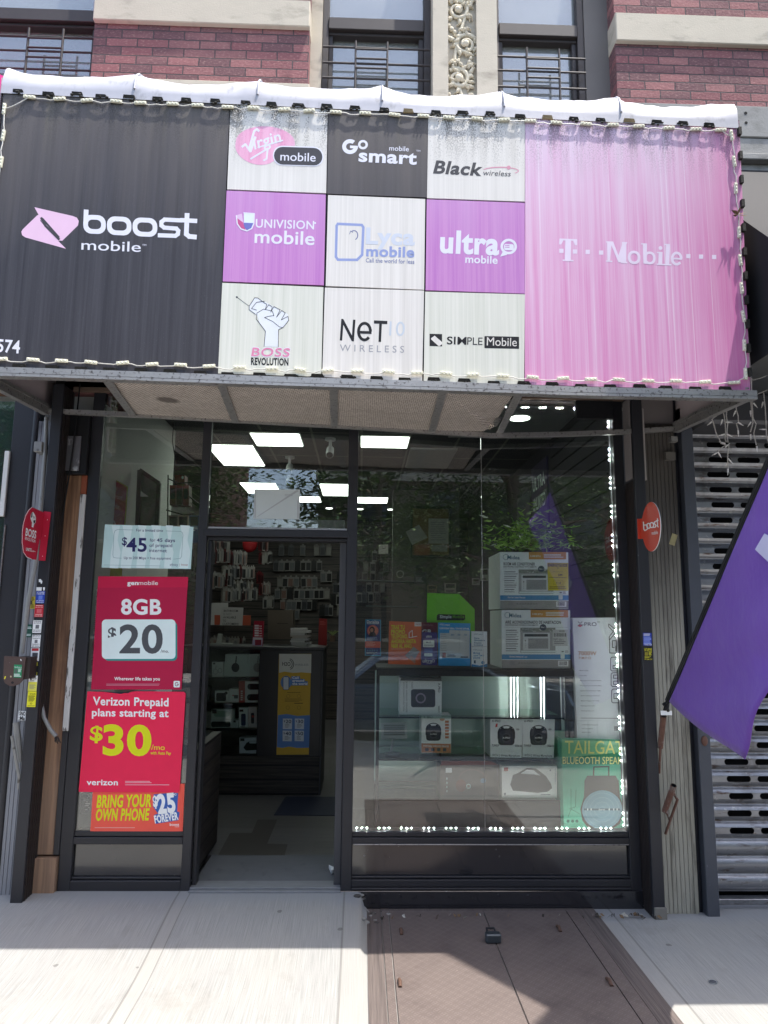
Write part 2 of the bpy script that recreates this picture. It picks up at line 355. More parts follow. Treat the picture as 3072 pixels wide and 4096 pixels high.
b = MB(); b.box(-1.94, -.41, -.045, .2, 4.98, 5.16, STONE); b.build('stone_ledge', bld, bev=.006)
b = MB()
for z0, z1, y in ((4.88, 5.118, -.02), (4.74, 4.876, -.012), (4.69, 4.736, -.05), (4.45, 4.686, -.0), (4.2, 4.44, .01), (2.96, 4.19, .0)): b.box(1.73, 4.6, y, .45, z0, z1, GSTONE)
b.build('stone_courses', bld, bev=.005)
for px_, py_ in ((1563, 488), (1565, 530)):
    q = PY('A2', px_, py_, -.022); b = MB(); b.tube([q, q+Vector((0, .02, 0))], .011, mat('hole', '0d0d0d', .9), 10); b.build('anchor_hole', bld)
b = MB(); b.box(1.556, 1.73, .13, .45, 4.4, 7.2, mat('dark_jamb', '6b6662', .8, var=.15, sc=(3, 3, 3))); b.build('window_jamb', bld)
b = MB(); b.box(-.425, -.345, .11, .45, 4.4, 7.2, STONE); b.build('window_jamb', bld)
# carved pilaster
b = MB(); b.box(.437, .889, .035, .45, 4.4, 7.2, STONE)
b.box(.437, .545, -.01, .035, 4.4, 7.2, STONE); b.box(.745, .889, -.01, .035, 4.4, 7.2, STONE); b.build('pilaster', bld)
b = MB(); rnd = random.Random(3); STONE_ = STONE; STONE = mat('carved_limestone', 'cdc3ad', .85, var=.12, sc=(9, 9, 9), b=.3, bs=(90, 90, 90))
def leaf3(c, ang, L, w):
    d = Vector((math.cos(ang), 0, math.sin(ang))); nrm = Vector((-d.z, 0, d.x))
    for k in range(5):
        t = k/4; r = w*(.55+.45*math.sin(math.pi*min(1, t+.25)))*(1-.35*t)
        b.ball(c+d*L*t+nrm*w*.9*math.sin(t*2.6)+Vector((0, -.012*math.sin(t*3), 0)), (r, .017, r), STONE, 8, 5)
for i in range(9):
    z0 = 4.75+i*.27; sd = 1 if i % 2 else -1; cx = .645+sd*.028
    sp = []
    for k in range(26):
        a = k*.42; r = .085*(1-k/29); sp.append((cx+sd*r*math.cos(a+.8), .047-.014*k/26, z0+r*math.sin(a+.8)))
    b.tube(sp, [.017-.00035*k for k in range(26)], STONE, 7)
    b.ball((cx, .03, z0), (.024, .02, .024), STONE, 8, 6)
    for a in range(7): leaf3(Vector((cx, .05, z0))+Vector((math.cos(a*.9+i)*.07, 0, math.sin(a*.9+i)*.075)), a*.9+i+.7*sd, .045, .016)
    b.tube([(.645+.05*math.sin(t*math.pi/.27*.5+i*1.57), .05, z0-.135+t) for t in [k*.03 for k in range(10)]], .014, STONE, 7)
    leaf3(Vector((.645-sd*.05, .05, z0+.1)), 1.57+sd*.5, .11, .02); leaf3(Vector((.645-sd*.06, .05, z0+.04)), 1.57+sd*.9, .06, .02)
b.v = [v+Vector((0, -.018, 0)) for v in b.v]
for i in range(70): z = 4.75+2.2*rnd.random(); leaf3(Vector((rnd.uniform(.565, .725), .026, z)), rnd.random()*6.3, .05, .013)
b.build('carved_scroll', bld); STONE = STONE_
UPG = glass('upper_window_glass', (.97, .99, 1), 2.7, .0, .38)  # white diffuse film paints pale sky reflection and blind brightness into the panes
n = NT('white_blind'); z_ = n('SeparateXYZ', {0: n.pos((1, 1, 1))}).outputs[2]
sl_ = n.math('FRACT', n.math('MULTIPLY', z_, 38)); n.P(Base_Color=n.mix(sl_, lin('c4ced8'), lin('f0f4f8')), Roughness=.6); n.bump(sl_, .5, .01); BLIND = n.m
def upper_window(x0, x1, zr, gz, gx, blind, low=4.4):
    fr = MB()
    for a, c in ((x0, x0+.045), (x1-.05, x1)): fr.box(a, c, .14, .26, low, 6.95, WFR)
    fr.box(x0+.045, x1-.05, .13, .24, zr-.05, zr+.045, WFR); fr.box(x0+.045, x1-.05, .16, .24, zr-.075, zr-.052, WFR)
    fr.box(x0+.045, x0+.075, .17, .24, low, zr-.076, WFR); fr.box(x1-.085, x1-.05, .17, .24, low, zr-.076, WFR)
    w = fr.build('window', bld, bev=.004)
    p = MB(); p.box(x0+.04, x1-.04, .215, .22, low, zr-.06, UPG); p.box(x0+.04, x1-.04, .195, .2, zr+.03, 6.95, UPG); p.build('pane', w)
    if blind: p = MB(); p.box(x0+.045, x1-.05, .224, .228, low, 6.95, BLIND); p.build('blind', w)
    else: p = MB(); p.box(x0-.2, x1+.2, .9, .92, low, 6.95, mat('room_dim', '6f7c86', .8)); p.build('room_back', w)
    g = MB()
    for z in gz: g.tube([(x0+.01, .1, z), (x1-.01, .1, z)], .0075, WFR, 6)
    for x, zt in gx: g.tube([(x, .092, low+.2), (x, .092, zt)], .0085, WFR, 6)
    for k in range(3): g.tube([(gx[0][0], .088, gz[0]-.02-.075*k), (gx[1][0], .088, gz[0]-.02-.075*k)], .007, WFR, 6)
    g.build('window_guard', w)
zz = lambda k, x, y: PY(k, x, y, .1).z
upper_window(.889, 1.556, zz('A2', 690, 112), [zz('A2', 690, y) for y in (250, 310, 380, 445)], [(PY('A2', 617, 250, .09).x, zz('A2', 617, 210)), (PY('A2', 757, 260, .09).x, zz('A2', 757, 217))], True)
upper_window(-.345, .437, zz('A1', 1560, 85), [zz('A1', 1560, y) for y in (207, 275, 340, 405)], [(PY('A1', 1537, 200, .09).x, zz('A1', 1537, 182)), (PY('A2', 15, 200, .09).x, zz('A2', 15, 187))], True)
upper_window(-3.0, -1.905, zz('A1', 200, 45), [zz('A1', 200, y) for y in (160, 222, 300, 380)], [(PY('A1', 123, 150, .09).x, zz('A1', 123, 125)), (PY('A1', 272, 160, .09).x, zz('A1', 272, 130))], True)
# ---------------------------------------------------------------- awning
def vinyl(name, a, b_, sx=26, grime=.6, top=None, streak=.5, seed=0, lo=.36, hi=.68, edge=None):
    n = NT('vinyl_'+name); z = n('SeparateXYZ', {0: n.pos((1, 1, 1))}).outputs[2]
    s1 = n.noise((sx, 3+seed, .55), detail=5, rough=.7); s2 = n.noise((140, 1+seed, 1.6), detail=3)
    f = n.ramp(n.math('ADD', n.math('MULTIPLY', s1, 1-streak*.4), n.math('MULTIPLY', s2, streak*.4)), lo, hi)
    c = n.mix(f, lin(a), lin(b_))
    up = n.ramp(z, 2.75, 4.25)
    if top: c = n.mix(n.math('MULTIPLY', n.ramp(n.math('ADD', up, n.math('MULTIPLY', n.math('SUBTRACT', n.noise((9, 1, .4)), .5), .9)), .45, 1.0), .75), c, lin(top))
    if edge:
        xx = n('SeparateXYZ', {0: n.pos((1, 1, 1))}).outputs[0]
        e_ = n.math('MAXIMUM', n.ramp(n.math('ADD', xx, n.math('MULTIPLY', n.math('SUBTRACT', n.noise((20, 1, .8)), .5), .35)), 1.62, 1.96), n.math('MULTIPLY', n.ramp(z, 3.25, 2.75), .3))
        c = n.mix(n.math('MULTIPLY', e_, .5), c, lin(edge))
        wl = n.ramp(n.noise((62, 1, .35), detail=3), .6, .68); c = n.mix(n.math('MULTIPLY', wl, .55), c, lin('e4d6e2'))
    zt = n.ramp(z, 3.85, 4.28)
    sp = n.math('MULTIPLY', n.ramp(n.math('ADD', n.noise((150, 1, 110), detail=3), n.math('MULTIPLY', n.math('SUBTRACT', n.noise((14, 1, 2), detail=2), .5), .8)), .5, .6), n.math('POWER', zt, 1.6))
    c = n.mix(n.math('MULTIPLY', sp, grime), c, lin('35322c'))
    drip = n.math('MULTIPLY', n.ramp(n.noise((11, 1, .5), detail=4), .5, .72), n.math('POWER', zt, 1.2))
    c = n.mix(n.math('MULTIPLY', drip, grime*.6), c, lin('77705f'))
    dust_or_glare = n.ramp(n.noise((330, 1, 330), detail=1), .72, .76); c = n.mix(n.math('MULTIPLY', dust_or_glare, .35), c, lin('b9b9bb'))
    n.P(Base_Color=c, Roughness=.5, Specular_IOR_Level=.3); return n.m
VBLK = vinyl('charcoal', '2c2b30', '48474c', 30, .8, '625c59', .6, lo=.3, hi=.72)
VWHT = vinyl('white', 'cdc9c2', 'e6e2dc', 60, 1.1, 'd2cfc8', .8, 1, .32, .66)
VGRN = vinyl('greenish_white', 'c6c8ba', 'dfded4', 60, .5, None, .8, 2, .32, .66)
VPUR = vinyl('violet', 'b06cb6', 'c890c4', 46, .4, 'c49cc8', .8, 3, .3, .7)
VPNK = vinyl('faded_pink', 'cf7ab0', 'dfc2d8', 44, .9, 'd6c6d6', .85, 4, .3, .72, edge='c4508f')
FY = -.95
aw = thing('shop_awning', 'big box awning printed with phone carrier logos over the shop front', 'awning', (0, -.5, 2.7))
FPL = PY('A4', 92, 40, FY)
def panel(pts, mt, name='logo_panel', t=.008):
    g = G('A4', Y=FY); g.slab([pts[3], pts[2], pts[1], pts[0]], t, mt); return g
def fin(g, name='logo_panel'): return g.mb.build(name, aw)
b = MB(); b.mb = None
c4 = [PY('F', -62, 1490, FY+.012), PY('F', 3001, 1575, FY+.012), PY('F', 2956, 480, FY+.012), PY('F', 14, 340, FY+.012)]
b.prism(c4, (0, .006, 0), BLACK); b.build('fascia_backing', aw)
def a4(k, x, y): # crop k to A4 coordinates
    a = CR[k]; return ((a[0]+x*a[2]-850)/.7836, (a[1]+y*a[2]-400)/.7836)
# left charcoal panel
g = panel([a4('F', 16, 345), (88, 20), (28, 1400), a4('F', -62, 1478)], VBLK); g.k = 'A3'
PKW = ink('e0bcd4'); WG = ink('dcdce6')
g.poly([(176, 675), (196, 712), (205, 735), (235, 786), (262, 826), (290, 852), (305, 845), (318, 846), (398, 768), (402, 745), (392, 728), (372, 720)][::-1], PKW, 1)
g.poly([(337, 887), (130, 829), (113, 818), (109, 800), (116, 788), (190, 716), (200, 713), (207, 722), (206, 745), (255, 806), (285, 835)], PKW, 2)
g.line([(211, 730), (232, 770), (301, 838)], 12, VBLK, 3); g.line([(218, 735), (300, 828)], 10, VBLK, 3)
def bo(g, x0, x1, y0, y1, w, sk, mt, L=2):  # wide rounded o
    r = (y1-y0)*.42; pts = []
    for cx, cy, a in ((x1-r, y0+r, -90), (x1-r, y1-r, 0), (x0+r, y1-r, 90), (x0+r, y0+r, 180)):
        for i in range(6):
            t = math.radians(a+90*i/5); X = cx+r*math.cos(t); pts.append((X, cy+r*math.sin(t)+sk*(X-x0)))
    cx, cy = (x0+x1)/2, (y0+y1)/2; fx, fy = 1-2*w/(x1-x0), 1-2*w/(y1-y0); n_ = len(pts)
    inn = [(cx+(x-cx)*fx, cy+sk*(cx-x0)+(y-sk*(x-x0)-cy)*fy+sk*(x-cx)*fx) for x, y in pts]
    for i in range(n_): j = (i+1) % n_; g.poly([pts[i], inn[i], inn[j], pts[j]], mt, L)
bo(g, 425, 540, 712, 808, 24, .045, WG); g.poly([(425, 770), (449, 771), (452, 688), (428, 686)], WG, 3)
bo(g, 546, 671, 720, 815, 24, .045, WG); bo(g, 677, 803, 726, 822, 24, .045, WG)
s_ = [(922, 742), (840, 738), (824, 750), (824, 768), (838, 779), (900, 784), (910, 795), (908, 812), (895, 821), (812, 818)]
g.line(s_, 21, WG, 2)
g.line([(955, 712), (951, 812), (966, 824), (997, 827)], 24, WG, 2); g.line([(925, 741), (1000, 745)], 22, WG, 3)
g.text('mobile', (415, 891), (718, 903), 50, WG, 2, .006); g.text('TM', (726, 872), (746, 873), 9, WG, 2)
g.text('3574', (-58, 1408), (100, 1420), 62, WG, 2, .03); fin(g)
# row 1
g = panel([(92, 20), (588, 45), (580, 475), (75, 455)], VWHT)
VP = vinyl('pink_print', 'db93b5', 'e8b9cf', 22, .3, None, .7, 6)
g.ell(270, 218, 152, 84, VP, 1, 32, .04); g.ell(225, 250, 112, 78, VP, 2, 28, .3)
g.line([(152, 238), (168, 226), (186, 252), (212, 160), (226, 148), (236, 158)], 11, WG, 3); g.line([(186, 252), (194, 262), (218, 190)], 12, WG, 3)
g.text('irgin', (214, 252), (352, 212), 58, WG, 3, .02, .1); g.line([(232, 242), (358, 206)], 7, WG, 4); g.line([(196, 300), (282, 248), (276, 300), (262, 308)], 9, WG, 4)
g.rr(308, 232, 566, 332, 48, WG, 4, .03); g.rr(314, 238, 561, 328, 44, ink('3d3d42'), 5, .03)
g.text('mobile', (346, 308), (526, 314), 42, WG, 6, .008); fin(g)
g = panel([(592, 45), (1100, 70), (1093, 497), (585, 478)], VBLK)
g.ring(702, 238, 40, 38, 20, WG, 2, 28, 0.05, 5.4); g.poly([(702, 232), (702, 246), (742, 248), (742, 234)], WG, 3); g.ring(768, 228, 25, 24, 12, WG, 2)
g.text('smart', (745, 312), (1042, 328), 62, WG, 3, .045); g.text('mobile', (902, 257), (1002, 262), 24, WG, 3, .01); g.text('TM', (1040, 264), (1060, 265), 9, WG, 3); fin(g)
g = panel([(1102, 70), (1595, 92), (1594, 518), (1095, 500)], VWHT); DG = ink('3a3b40')
g.text('Black', (1126, 372), (1372, 386), 62, DG, 2, .045, .2); g.text('wireless', (1378, 384), (1520, 390), 27, DG, 3, .0, .2)
SW = ink('d295a6'); g.ring(1470, 362, 94, 22, 6, SW, 2, 30, 3.5, 6.9); g.ell(1512, 345, 10, 10, SW, 3); fin(g)
# row 2
g = panel([(72, 462), (578, 483), (568, 945), (52, 925)], VPUR)
g.poly([(122, 588), (150, 580), (160, 650), (175, 666), (145, 655), (124, 625)][::-1], ink('d7b7d6'), 1); g.poly([(122, 600), (156, 625), (168, 662), (140, 652), (124, 625)][::-1], ink('c0558c'), 2)
g.poly([(160, 576), (213, 580), (212, 628), (160, 626)][::-1], ink('d8e2ec'), 2); g.poly([(160, 626), (212, 628), (205, 652), (180, 666), (160, 650)][::-1], ink('6d6fb5'), 2)
g.line([(160, 576), (213, 580), (211, 630), (200, 656), (176, 668), (145, 658), (126, 632), (122, 590)], 6, WG, 3)
g.text('UNIVISION', (220, 650), (518, 660), 42, WG, 2, .02, sp=1.06); g.ell(524, 628, 5, 5, WG, 2)
g.text('mobile', (214, 728), (520, 740), 66, WG, 2, .02); fin(g)
g = panel([(590, 485), (1086, 505), (1080, 968), (578, 948)], VWHT); LB = ink('8f9cc9')
g.line([(640, 632), (762, 638), (770, 650), (764, 790), (738, 816), (640, 815), (630, 800), (634, 642)], 13, LB, 1, True)
g.ring(722, 690, 22, 26, 5, ink('70769a'), 2, 20, -2.2, 1.2); g.line([(716, 676), (705, 668), (700, 684)], 3, ink('70769a'), 2)
g.text('Lyca', (782, 732), (1032, 740), 78, ink('c9cfda'), 2, .05); g.text('mobile', (784, 796), (1030, 802), 50, LB, 3, .045); g.text('Call the world for less', (782, 828), (1030, 836), 21, ink('7f86a8'), 2, .02); fin(g)
g = panel([(1094, 507), (1594, 525), (1594, 988), (1088, 970)], VPUR)
g.text('ultra', (1160, 776), (1462, 788), 108, WG, 2, .05); g.ring(1512, 748, 42, 40, 13, WG, 2); g.poly([(1468, 800), (1505, 790), (1484, 770)], WG, 3)
g.rr(1488, 735, 1538, 766, 9, WG, 2, .03); g.line([(1494, 742), (1515, 743)], 4, VPUR, 3); g.line([(1494, 751), (1515, 752)], 4, VPUR, 3)
g.text('mobile', (1290, 830), (1455, 836), 38, WG, 2, .03); fin(g)
# row 3
g = panel([(50, 933), (566, 955), (555, 1412), (28, 1395)], VGRN); g.k = 'A3'; LN = ink('3d4046'); FW = ink('dfe3e8')
g.ell(1209, 1134, 5, 5, LN, 2); g.line([(1209, 1134), (1272, 1180)], 2.5, LN, 2)
g.poly([(1270, 1180), (1298, 1138), (1312, 1136), (1470, 1222), (1473, 1250), (1445, 1290), (1432, 1292), (1275, 1205)], FW, 1)
g.poly([(1310, 1215), (1345, 1195), (1400, 1195), (1470, 1245), (1445, 1280), (1420, 1305), (1420, 1388), (1350, 1385), (1355, 1305), (1322, 1260)], FW, 2)
ph = [(1272, 1180), (1300, 1137), (1316, 1138), (1352, 1165), (1362, 1170), (1354, 1198), (1372, 1172), (1390, 1184), (1382, 1210), (1398, 1182), (1430, 1198), (1412, 1236), (1438, 1202), (1456, 1214), (1436, 1250), (1470, 1232), (1474, 1252), (1444, 1290), (1425, 1285), (1392, 1258), (1350, 1238)]
g.line(ph, 3, LN, 3); g.line([(1272, 1180), (1272, 1198), (1305, 1222)], 3, LN, 3); g.line([(1350, 1155), (1310, 1160), (1284, 1192), (1310, 1200)], 3, LN, 3)
g.line([(1345, 1195), (1312, 1215), (1308, 1245), (1355, 1308), (1348, 1386)], 3, LN, 3); g.line([(1420, 1388), (1422, 1300), (1446, 1288)], 3, LN, 3); g.line([(1345, 1195), (1390, 1205), (1398, 1228), (1370, 1232), (1350, 1238)], 3, LN, 3)
g.text('BOSS', (1280, 1436), (1478, 1440), 46, FW, 3, .06, .15, sp=1.1); g.text('BOSS', (1282, 1434), (1476, 1438), 42, ink('d887a8'), 4, .03, .15, sp=1.1); g.text('REVOLUTION', (1281, 1478), (1472, 1482), 34, BLACK, 3, .045); fin(g)
g = panel([(574, 957), (1080, 973), (1070, 1440), (560, 1412)], VWHT)
g.text('N', (650, 1226), (722, 1231), 108, BLACK, 2, .012); g.text('T', (820, 1232), (888, 1235), 106, BLACK, 2, .012)
g.ring(776, 1182, 38, 50, 15, BLACK, 2, 26, .75, 6.28); g.poly([(742, 1178), (742, 1192), (812, 1194), (812, 1180)], BLACK, 3)
g.text('10', (902, 1202), (980, 1205), 72, ink('c3cbd4'), 2); g.text('W I R E L E S S', (650, 1282), (978, 1290), 34, ink('9c9da2'), 2); fin(g)
g = panel([(1086, 978), (1595, 992), (1590, 1450), (1078, 1440)], VGRN)
g.poly([(1108, 1193), (1172, 1195), (1172, 1258), (1108, 1256)][::-1], BLACK, 1); g.poly([(1134, 1203), (1172, 1236), (1172, 1246), (1156, 1258), (1116, 1222), (1116, 1216)][::-1], VWHT, 2)
g.text('SIM', (1196, 1246), (1296, 1249), 38, BLACK, 2, .025); g.text('PLE', (1300, 1249), (1378, 1251), 38, BLACK, 2); g.rr(1388, 1205, 1565, 1267, 4, BLACK, 1, .02); g.text('Mobile', (1400, 1253), (1553, 1257), 42, VWHT, 3); fin(g)
# right pink panel
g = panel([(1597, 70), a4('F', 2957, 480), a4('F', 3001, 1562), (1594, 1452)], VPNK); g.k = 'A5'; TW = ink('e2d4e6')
_pn = [0]
def pl(*q): _pn[0] += 1; g.poly([(x, y) for x, y in q][::-1], TW, 2+.15*(_pn[0] % 7))
pl((478, 784), (578, 788), (578, 822), (566, 822), (556, 797), (500, 795), (488, 818), (476, 817)); pl((512, 790), (544, 791), (542, 912), (508, 910)); pl((496, 903), (558, 906), (558, 914), (496, 911))
for x, y in ((489, 854), (566, 858), (638, 860), (714, 864), (1208, 884), (1280, 887), (1354, 889)): g.rect(x-12, y-12, x+12, y+12, TW, 2)
pl((748, 800), (782, 801), (812, 880), (838, 804), (858, 805), (858, 812), (836, 920), (812, 919), (772, 822), (764, 912), (750, 912))
pl((832, 804), (856, 805), (856, 922), (832, 920)); pl((826, 915), (862, 917), (862, 925), (826, 923)); pl((742, 908), (778, 910), (778, 918), (742, 916)); pl((742, 800), (775, 801), (775, 808), (742, 807)); pl((838, 804), (862, 805), (862, 812), (838, 811))
bo(g, 866, 936, 852, 928, 15, .04, TW, 3.4); pl((950, 812), (974, 813), (972, 930), (954, 926)); pl((940, 811), (972, 812), (972, 819), (940, 818)); bo(g, 956, 1022, 856, 930, 14, .04, TW, 3.4)
pl((1040, 860), (1062, 861), (1060, 932), (1038, 931)); pl((1030, 926), (1070, 928), (1070, 936), (1030, 934)); pl((1030, 860), (1062, 861), (1062, 868), (1030, 867)); g.ell(1050, 838, 11, 11, TW, 2)
pl((1082, 815), (1104, 816), (1100, 934), (1078, 932)); pl((1070, 928), (1112, 930), (1112, 938), (1070, 936)); pl((1072, 814), (1104, 816), (1104, 822), (1072, 821))
g.ring(1142, 898, 33, 40, 15, TW, 2, 26, .7, 6.28); g.poly([(1112, 892), (1112, 902), (1172, 905), (1172, 895)], TW, 3); fin(g)
# cap
VCAP = mat('white_vinyl_cap', 'a9a9b0', .5, var=.1, sc=(14, 5, 5), b=.25, bs=(7, 14, 9), dirt='77777a', dsc=(16, 6, 9), dth=(.56, .8))
ztop = lambda x: 4.299-.0178*(x+1.94)
b = MB(); ribs = [PY('F', x, y, -.9).x for x, y in ((30, 330), (545, 330), (1030, 355), (1520, 385), (2000, 410), (2460, 430), (2935, 470))]
ribs[0] = -1.955; ribs[-1] = 2.015
prof = [(-.002, -.012, 0), (0, .03, .05), (0, .05, .1), (.006, .10, .7), (.025, .15, 1), (.06, .185, 1), (.1, .208, 1), (.2, .25, 1), (.5, .36, .8), (.95, .5, 0)]
N_ = 12; sec = []
for i in range(6):
    for j in range(N_): sec.append((ribs[i]+(ribs[i+1]-ribs[i])*j/N_, j/N_))
sec.append((ribs[6], 0)); vs = []
for x, t in sec:
    sag = math.sin(math.pi*t**.85)**.9*(1+.18*math.sin(x*5.3)) if 0 < t < 1 else 0
    rid = 1.015 if t == 0 else 1.0
    for q_, (dy, dz, w) in enumerate(prof): vs.append((x, FY-.003+dy+(.022*sag+.006*math.sin(x*31+q_*1.7)*(w > .4))*w, ztop(x)+dz*(1-.1*sag*w)*(1+(rid-1)*w)+.004*w*math.sin(x*23+q_*2.3)*math.sin(x*9)))
k = len(prof); b.add(vs, [(i*k+j, i*k+j+1, (i+1)*k+j+1, (i+1)*k+j) for i in range(len(sec)-1) for j in range(k-1)], VCAP, True)
for i in (0, len(sec)-1): b.add(vs[i*k:(i+1)*k]+[(vs[i*k][0], 0, vs[i*k][2])], [list(range(k+1))], VCAP)
b.build('roof_cap', aw)
for x in ribs[1:-1]:
    b = MB(); b.tube([(x+.012, FY-.006+dy, ztop(x)+dz*1.01) for dy, dz, w in prof[2:8]], .006, VCAP, 6); b.build('rib', aw)
# aluminium frame, ends, soffit
ALU = mat('weathered_aluminium', 'a9a6a2', .42, .7, var=.2, sc=(12, 12, 12), b=.15, dirt='5d5855', dsc=(60, 60, 60), dth=(.55, .68))
ENDM = mat('dusty_pink_vinyl_back', 'b5a7a6', .8, var=.06, sc=(3, 3, 3))
zb = lambda x: 2.762-.028*sstep(-2.2, .3, x)-.016*sstep(.1, 1.2, x)
xs_ = [-1.975+i*.331 for i in range(13)]
b = MB()
for i in range(12):
    x0, x1 = xs_[i], xs_[i+1]
    b.beam((x0, FY-.012, zb(x0)-.01), (x1, FY-.012, zb(x1)-.01), .034, .03, ALU); b.beam((x0, FY-.004, zb(x0)-.034), (x1, FY-.004, zb(x1)-.034), .05, .014, ALU)
b.build('front_rail', aw)
bar = [PY('F', x, y, -.12) for x, y in ((185, 1644), (620, 1664), (1100, 1690), (1560, 1716), (1963, 1743), (2240, 1738), (2500, 1728), (2704, 1715))]
b = MB()
for p0, p1 in zip(bar, bar[1:]): b.beam(p0, p1, .03, .028, ALU)
b.build('back_rail', aw)
fl, fr_ = Vector((-1.965, FY, 2.752)), Vector((1.975, FY, 2.708))
b = MB(); b.beam(fl, bar[0], .035, .05, ALU); b.beam(fl+Vector((.012, 0, .03)), bar[0]+Vector((.012, 0, .03)), .02, .02, ALU); b.build('side_rail', aw)
b = MB(); b.beam(fr_, bar[-1], .035, .05, ALU); b.beam(fr_+Vector((-.012, 0, .03)), bar[-1]+Vector((-.012, 0, .03)), .02, .02, ALU); b.build('side_rail', aw)
for x, z0 in ((-1.972, 2.77), (2.0, 2.725)):
    b = MB(); b.prism([(x, FY+.02, z0), (x, .0, z0+.03), (x, .0, 4.6), (x, FY+.02, ztop(x)+.1)], (.006 if x < 0 else -.006, 0, 0), ENDM); b.build('end_panel', aw)
for x in (-1.9, -.6, .7, 1.9): b = MB(); b.beam((x, -.9, 4.1), (x, -.02, 4.3), .03, .03, ALU); b.build('inner_strut', aw)
n = NT('expanded_metal_mesh'); x_ = n('SeparateXYZ', {0: n.pos((1, 1, 1))})
v = n('CombineXYZ', {0: x_.outputs[0], 1: x_.outputs[1]}).outputs[0]
br = n('TexBrick', {'Vector': v, 'Color1': tuple(lin('f2e6d8'))+(1,), 'Color2': tuple(lin('d8ccbe'))+(1,), 'Mortar': tuple(lin('5b534d'))+(1,), 'Scale': 1, 'Mortar Size': .0028, 'Mortar Smooth': .4, 'Brick Width': .021, 'Row Height': .0125})
c = n.mix(n.math('MULTIPLY', n.ramp(n.noise((4, 7, 1), detail=6), .45, .75), .35), br.outputs[0], lin('8a7d72'))
stn = n('VectorMath', {0: n.pos((1, 1, 0)), 1: tuple(PY('A6', 1390, 455, -.5))[:2]+(0,)}, operation='DISTANCE').outputs[1]
c = n.mix(n.math('MULTIPLY', n.ramp(n.math('ADD', stn, n.math('MULTIPLY', n.noise((50, 50, 1)), .03)), .09, .06), .8), c, lin('4a4039'))
n.P(Base_Color=c, Roughness=.6, Metallic=.25); n.bump(br.outputs[1], -.6, .006); MESHM = n.m
FS, BS = FY+.02, -.125
sl_pts = [(('A6', 890, 219), ('A6', 1128, 545)), (('A7', 227, 24), ('A7', 308, 240)), (('A7', 810, 58), ('A7', 813, 264)), (('A7', 1368, 82), ('A7', 1310, 292)), (('A8', 232, 97), ('A8', 120, 330))]
ed = [(PY(*a, FS), PY(*c_, BS)) for a, c_ in sl_pts]
for i in range(4):
    a, c_ = ed[i], ed[i+1]; b = MB()
    if i < 3: pts = [a[1], c_[1], c_[0], a[0]]
    else:
        t0, t1 = PY('A8', 48, 328, BS), PY('A8', 122, 275, -.26)
        pts = [a[1], t0, t0+Vector((.012, -.07, 0)), t0+Vector((.03, -.05, 0)), t0+Vector((.045, -.12, 0)), t1+Vector((-.03, .02, 0)), t1+Vector((-.01, -.05, 0)), c_[0], a[0]]
    b.prism([p+Vector((0, 0, .008)) for p in pts], (0, 0, .004), MESHM); b.build('soffit_mesh', aw)
for i, (p0, p1) in enumerate(ed):
    b = MB(); d = Vector((-.018, 0, 0)) if i == 0 else Vector((.02, 0, 0)) if i == 4 else Vector((0, 0, 0))
    b.beam(p0+d, p1+d, .046 if i == 0 else .042, .006, ALU); b.build('soffit_strip', aw)
b = MB(); q = PY('A8', 122, 262, -.3); b.box(q.x-.018, q.x+.018, -.36, -.2, q.z-.006, q.z+.01, ALU); b.build('bent_tab', aw)
# black clips
CLIPM = mat('mouldy_black_clip', '26241f', .8, var=.5, sc=(70, 70, 70), b=.6, bs=(150, 150, 150)); CLIPT = mat('tan_clip', '8d7b5a', .7, var=.3, sc=(60, 60, 60))
def clip(x, y, z, lw, lh, mt):
    b = MB(); b.hexa([(x-lw*.55, y-.004, z-lh), (x+lw*.55, y-.004, z-lh), (x+lw*.55, y+.012, z-lh), (x-lw*.55, y+.012, z-lh), (x-lw*.5, y-.009, z), (x+lw*.42, y-.007, z), (x+lw*.5, y+.012, z), (x-lw*.5, y+.012, z)], mt)
    for _ in range(4 if mt is CLIPM else 0): 
        s = random.uniform(.003, .008); b.ball((x+random.uniform(-lw*.6, lw*.6), y-.003, z-lh+random.uniform(-.012, .006)), (s*1.6, s, s), CLIPM, 5, 3)
    b.build('clip', aw)
for i in range(26):
    x = -1.86+.1485*i+random.uniform(-.012, .012); clip(x, FY-.004, ztop(x)+.008+random.uniform(-.005, .005), random.uniform(.048, .06), random.uniform(.013, .02), CLIPT if i in (14, 19, 22) else CLIPM)
for i in range(26):
    x = -1.87+.1485*i+random.uniform(-.01, .01); clip(x, FY-.004, zb(x)+.028+random.uniform(-.004, .004), .06, .014, CLIPM)
for i in range(11):
    q = PY('A5', 1490+5.6*i, 185+136*i, FY); b = MB(); b.box(q.x-.006, q.x+.01, FY-.02, FY+.004, q.z-.022, q.z+.022, CLIPM); b.build('clip', aw)
# string of LED modules round the edge of the fascia
LEDM = mat('cream_led_module', 'd9d6c0', .45, var=.06); LENS = mat('led_lens', 'f0eed8', .25); WIRE = mat('pale_wire', 'c9c6bd', .5)
led = thing('module_light_string', 'string of unlit cream light modules wired round the edge of the logo awning', 'light string', (0, FY, 2.72))
nodes = []
for i in range(26): x = -1.8+.1485*i+random.uniform(-.012, .012); nodes.append((Vector((x, FY-.008, ztop(x)-.03-.004*random.random())), 'h'))
nodes = [n_ for n_ in nodes if n_[0].x < 1.93]
for x, y in ((1452, 200), (1467, 348), (1476, 500), (1495, 750), (1502, 907), (1510, 1065), (1520, 1225), (1525, 1388), (1532, 1550)): nodes.append((PY('A5', x, y, FY-.008), 'v'))
for i in range(27): x = 1.88-.1475*i+random.uniform(-.012, .012); nodes.append((Vector((x, FY-.01, zb(x)+.05+.004*random.random())), 'h'))
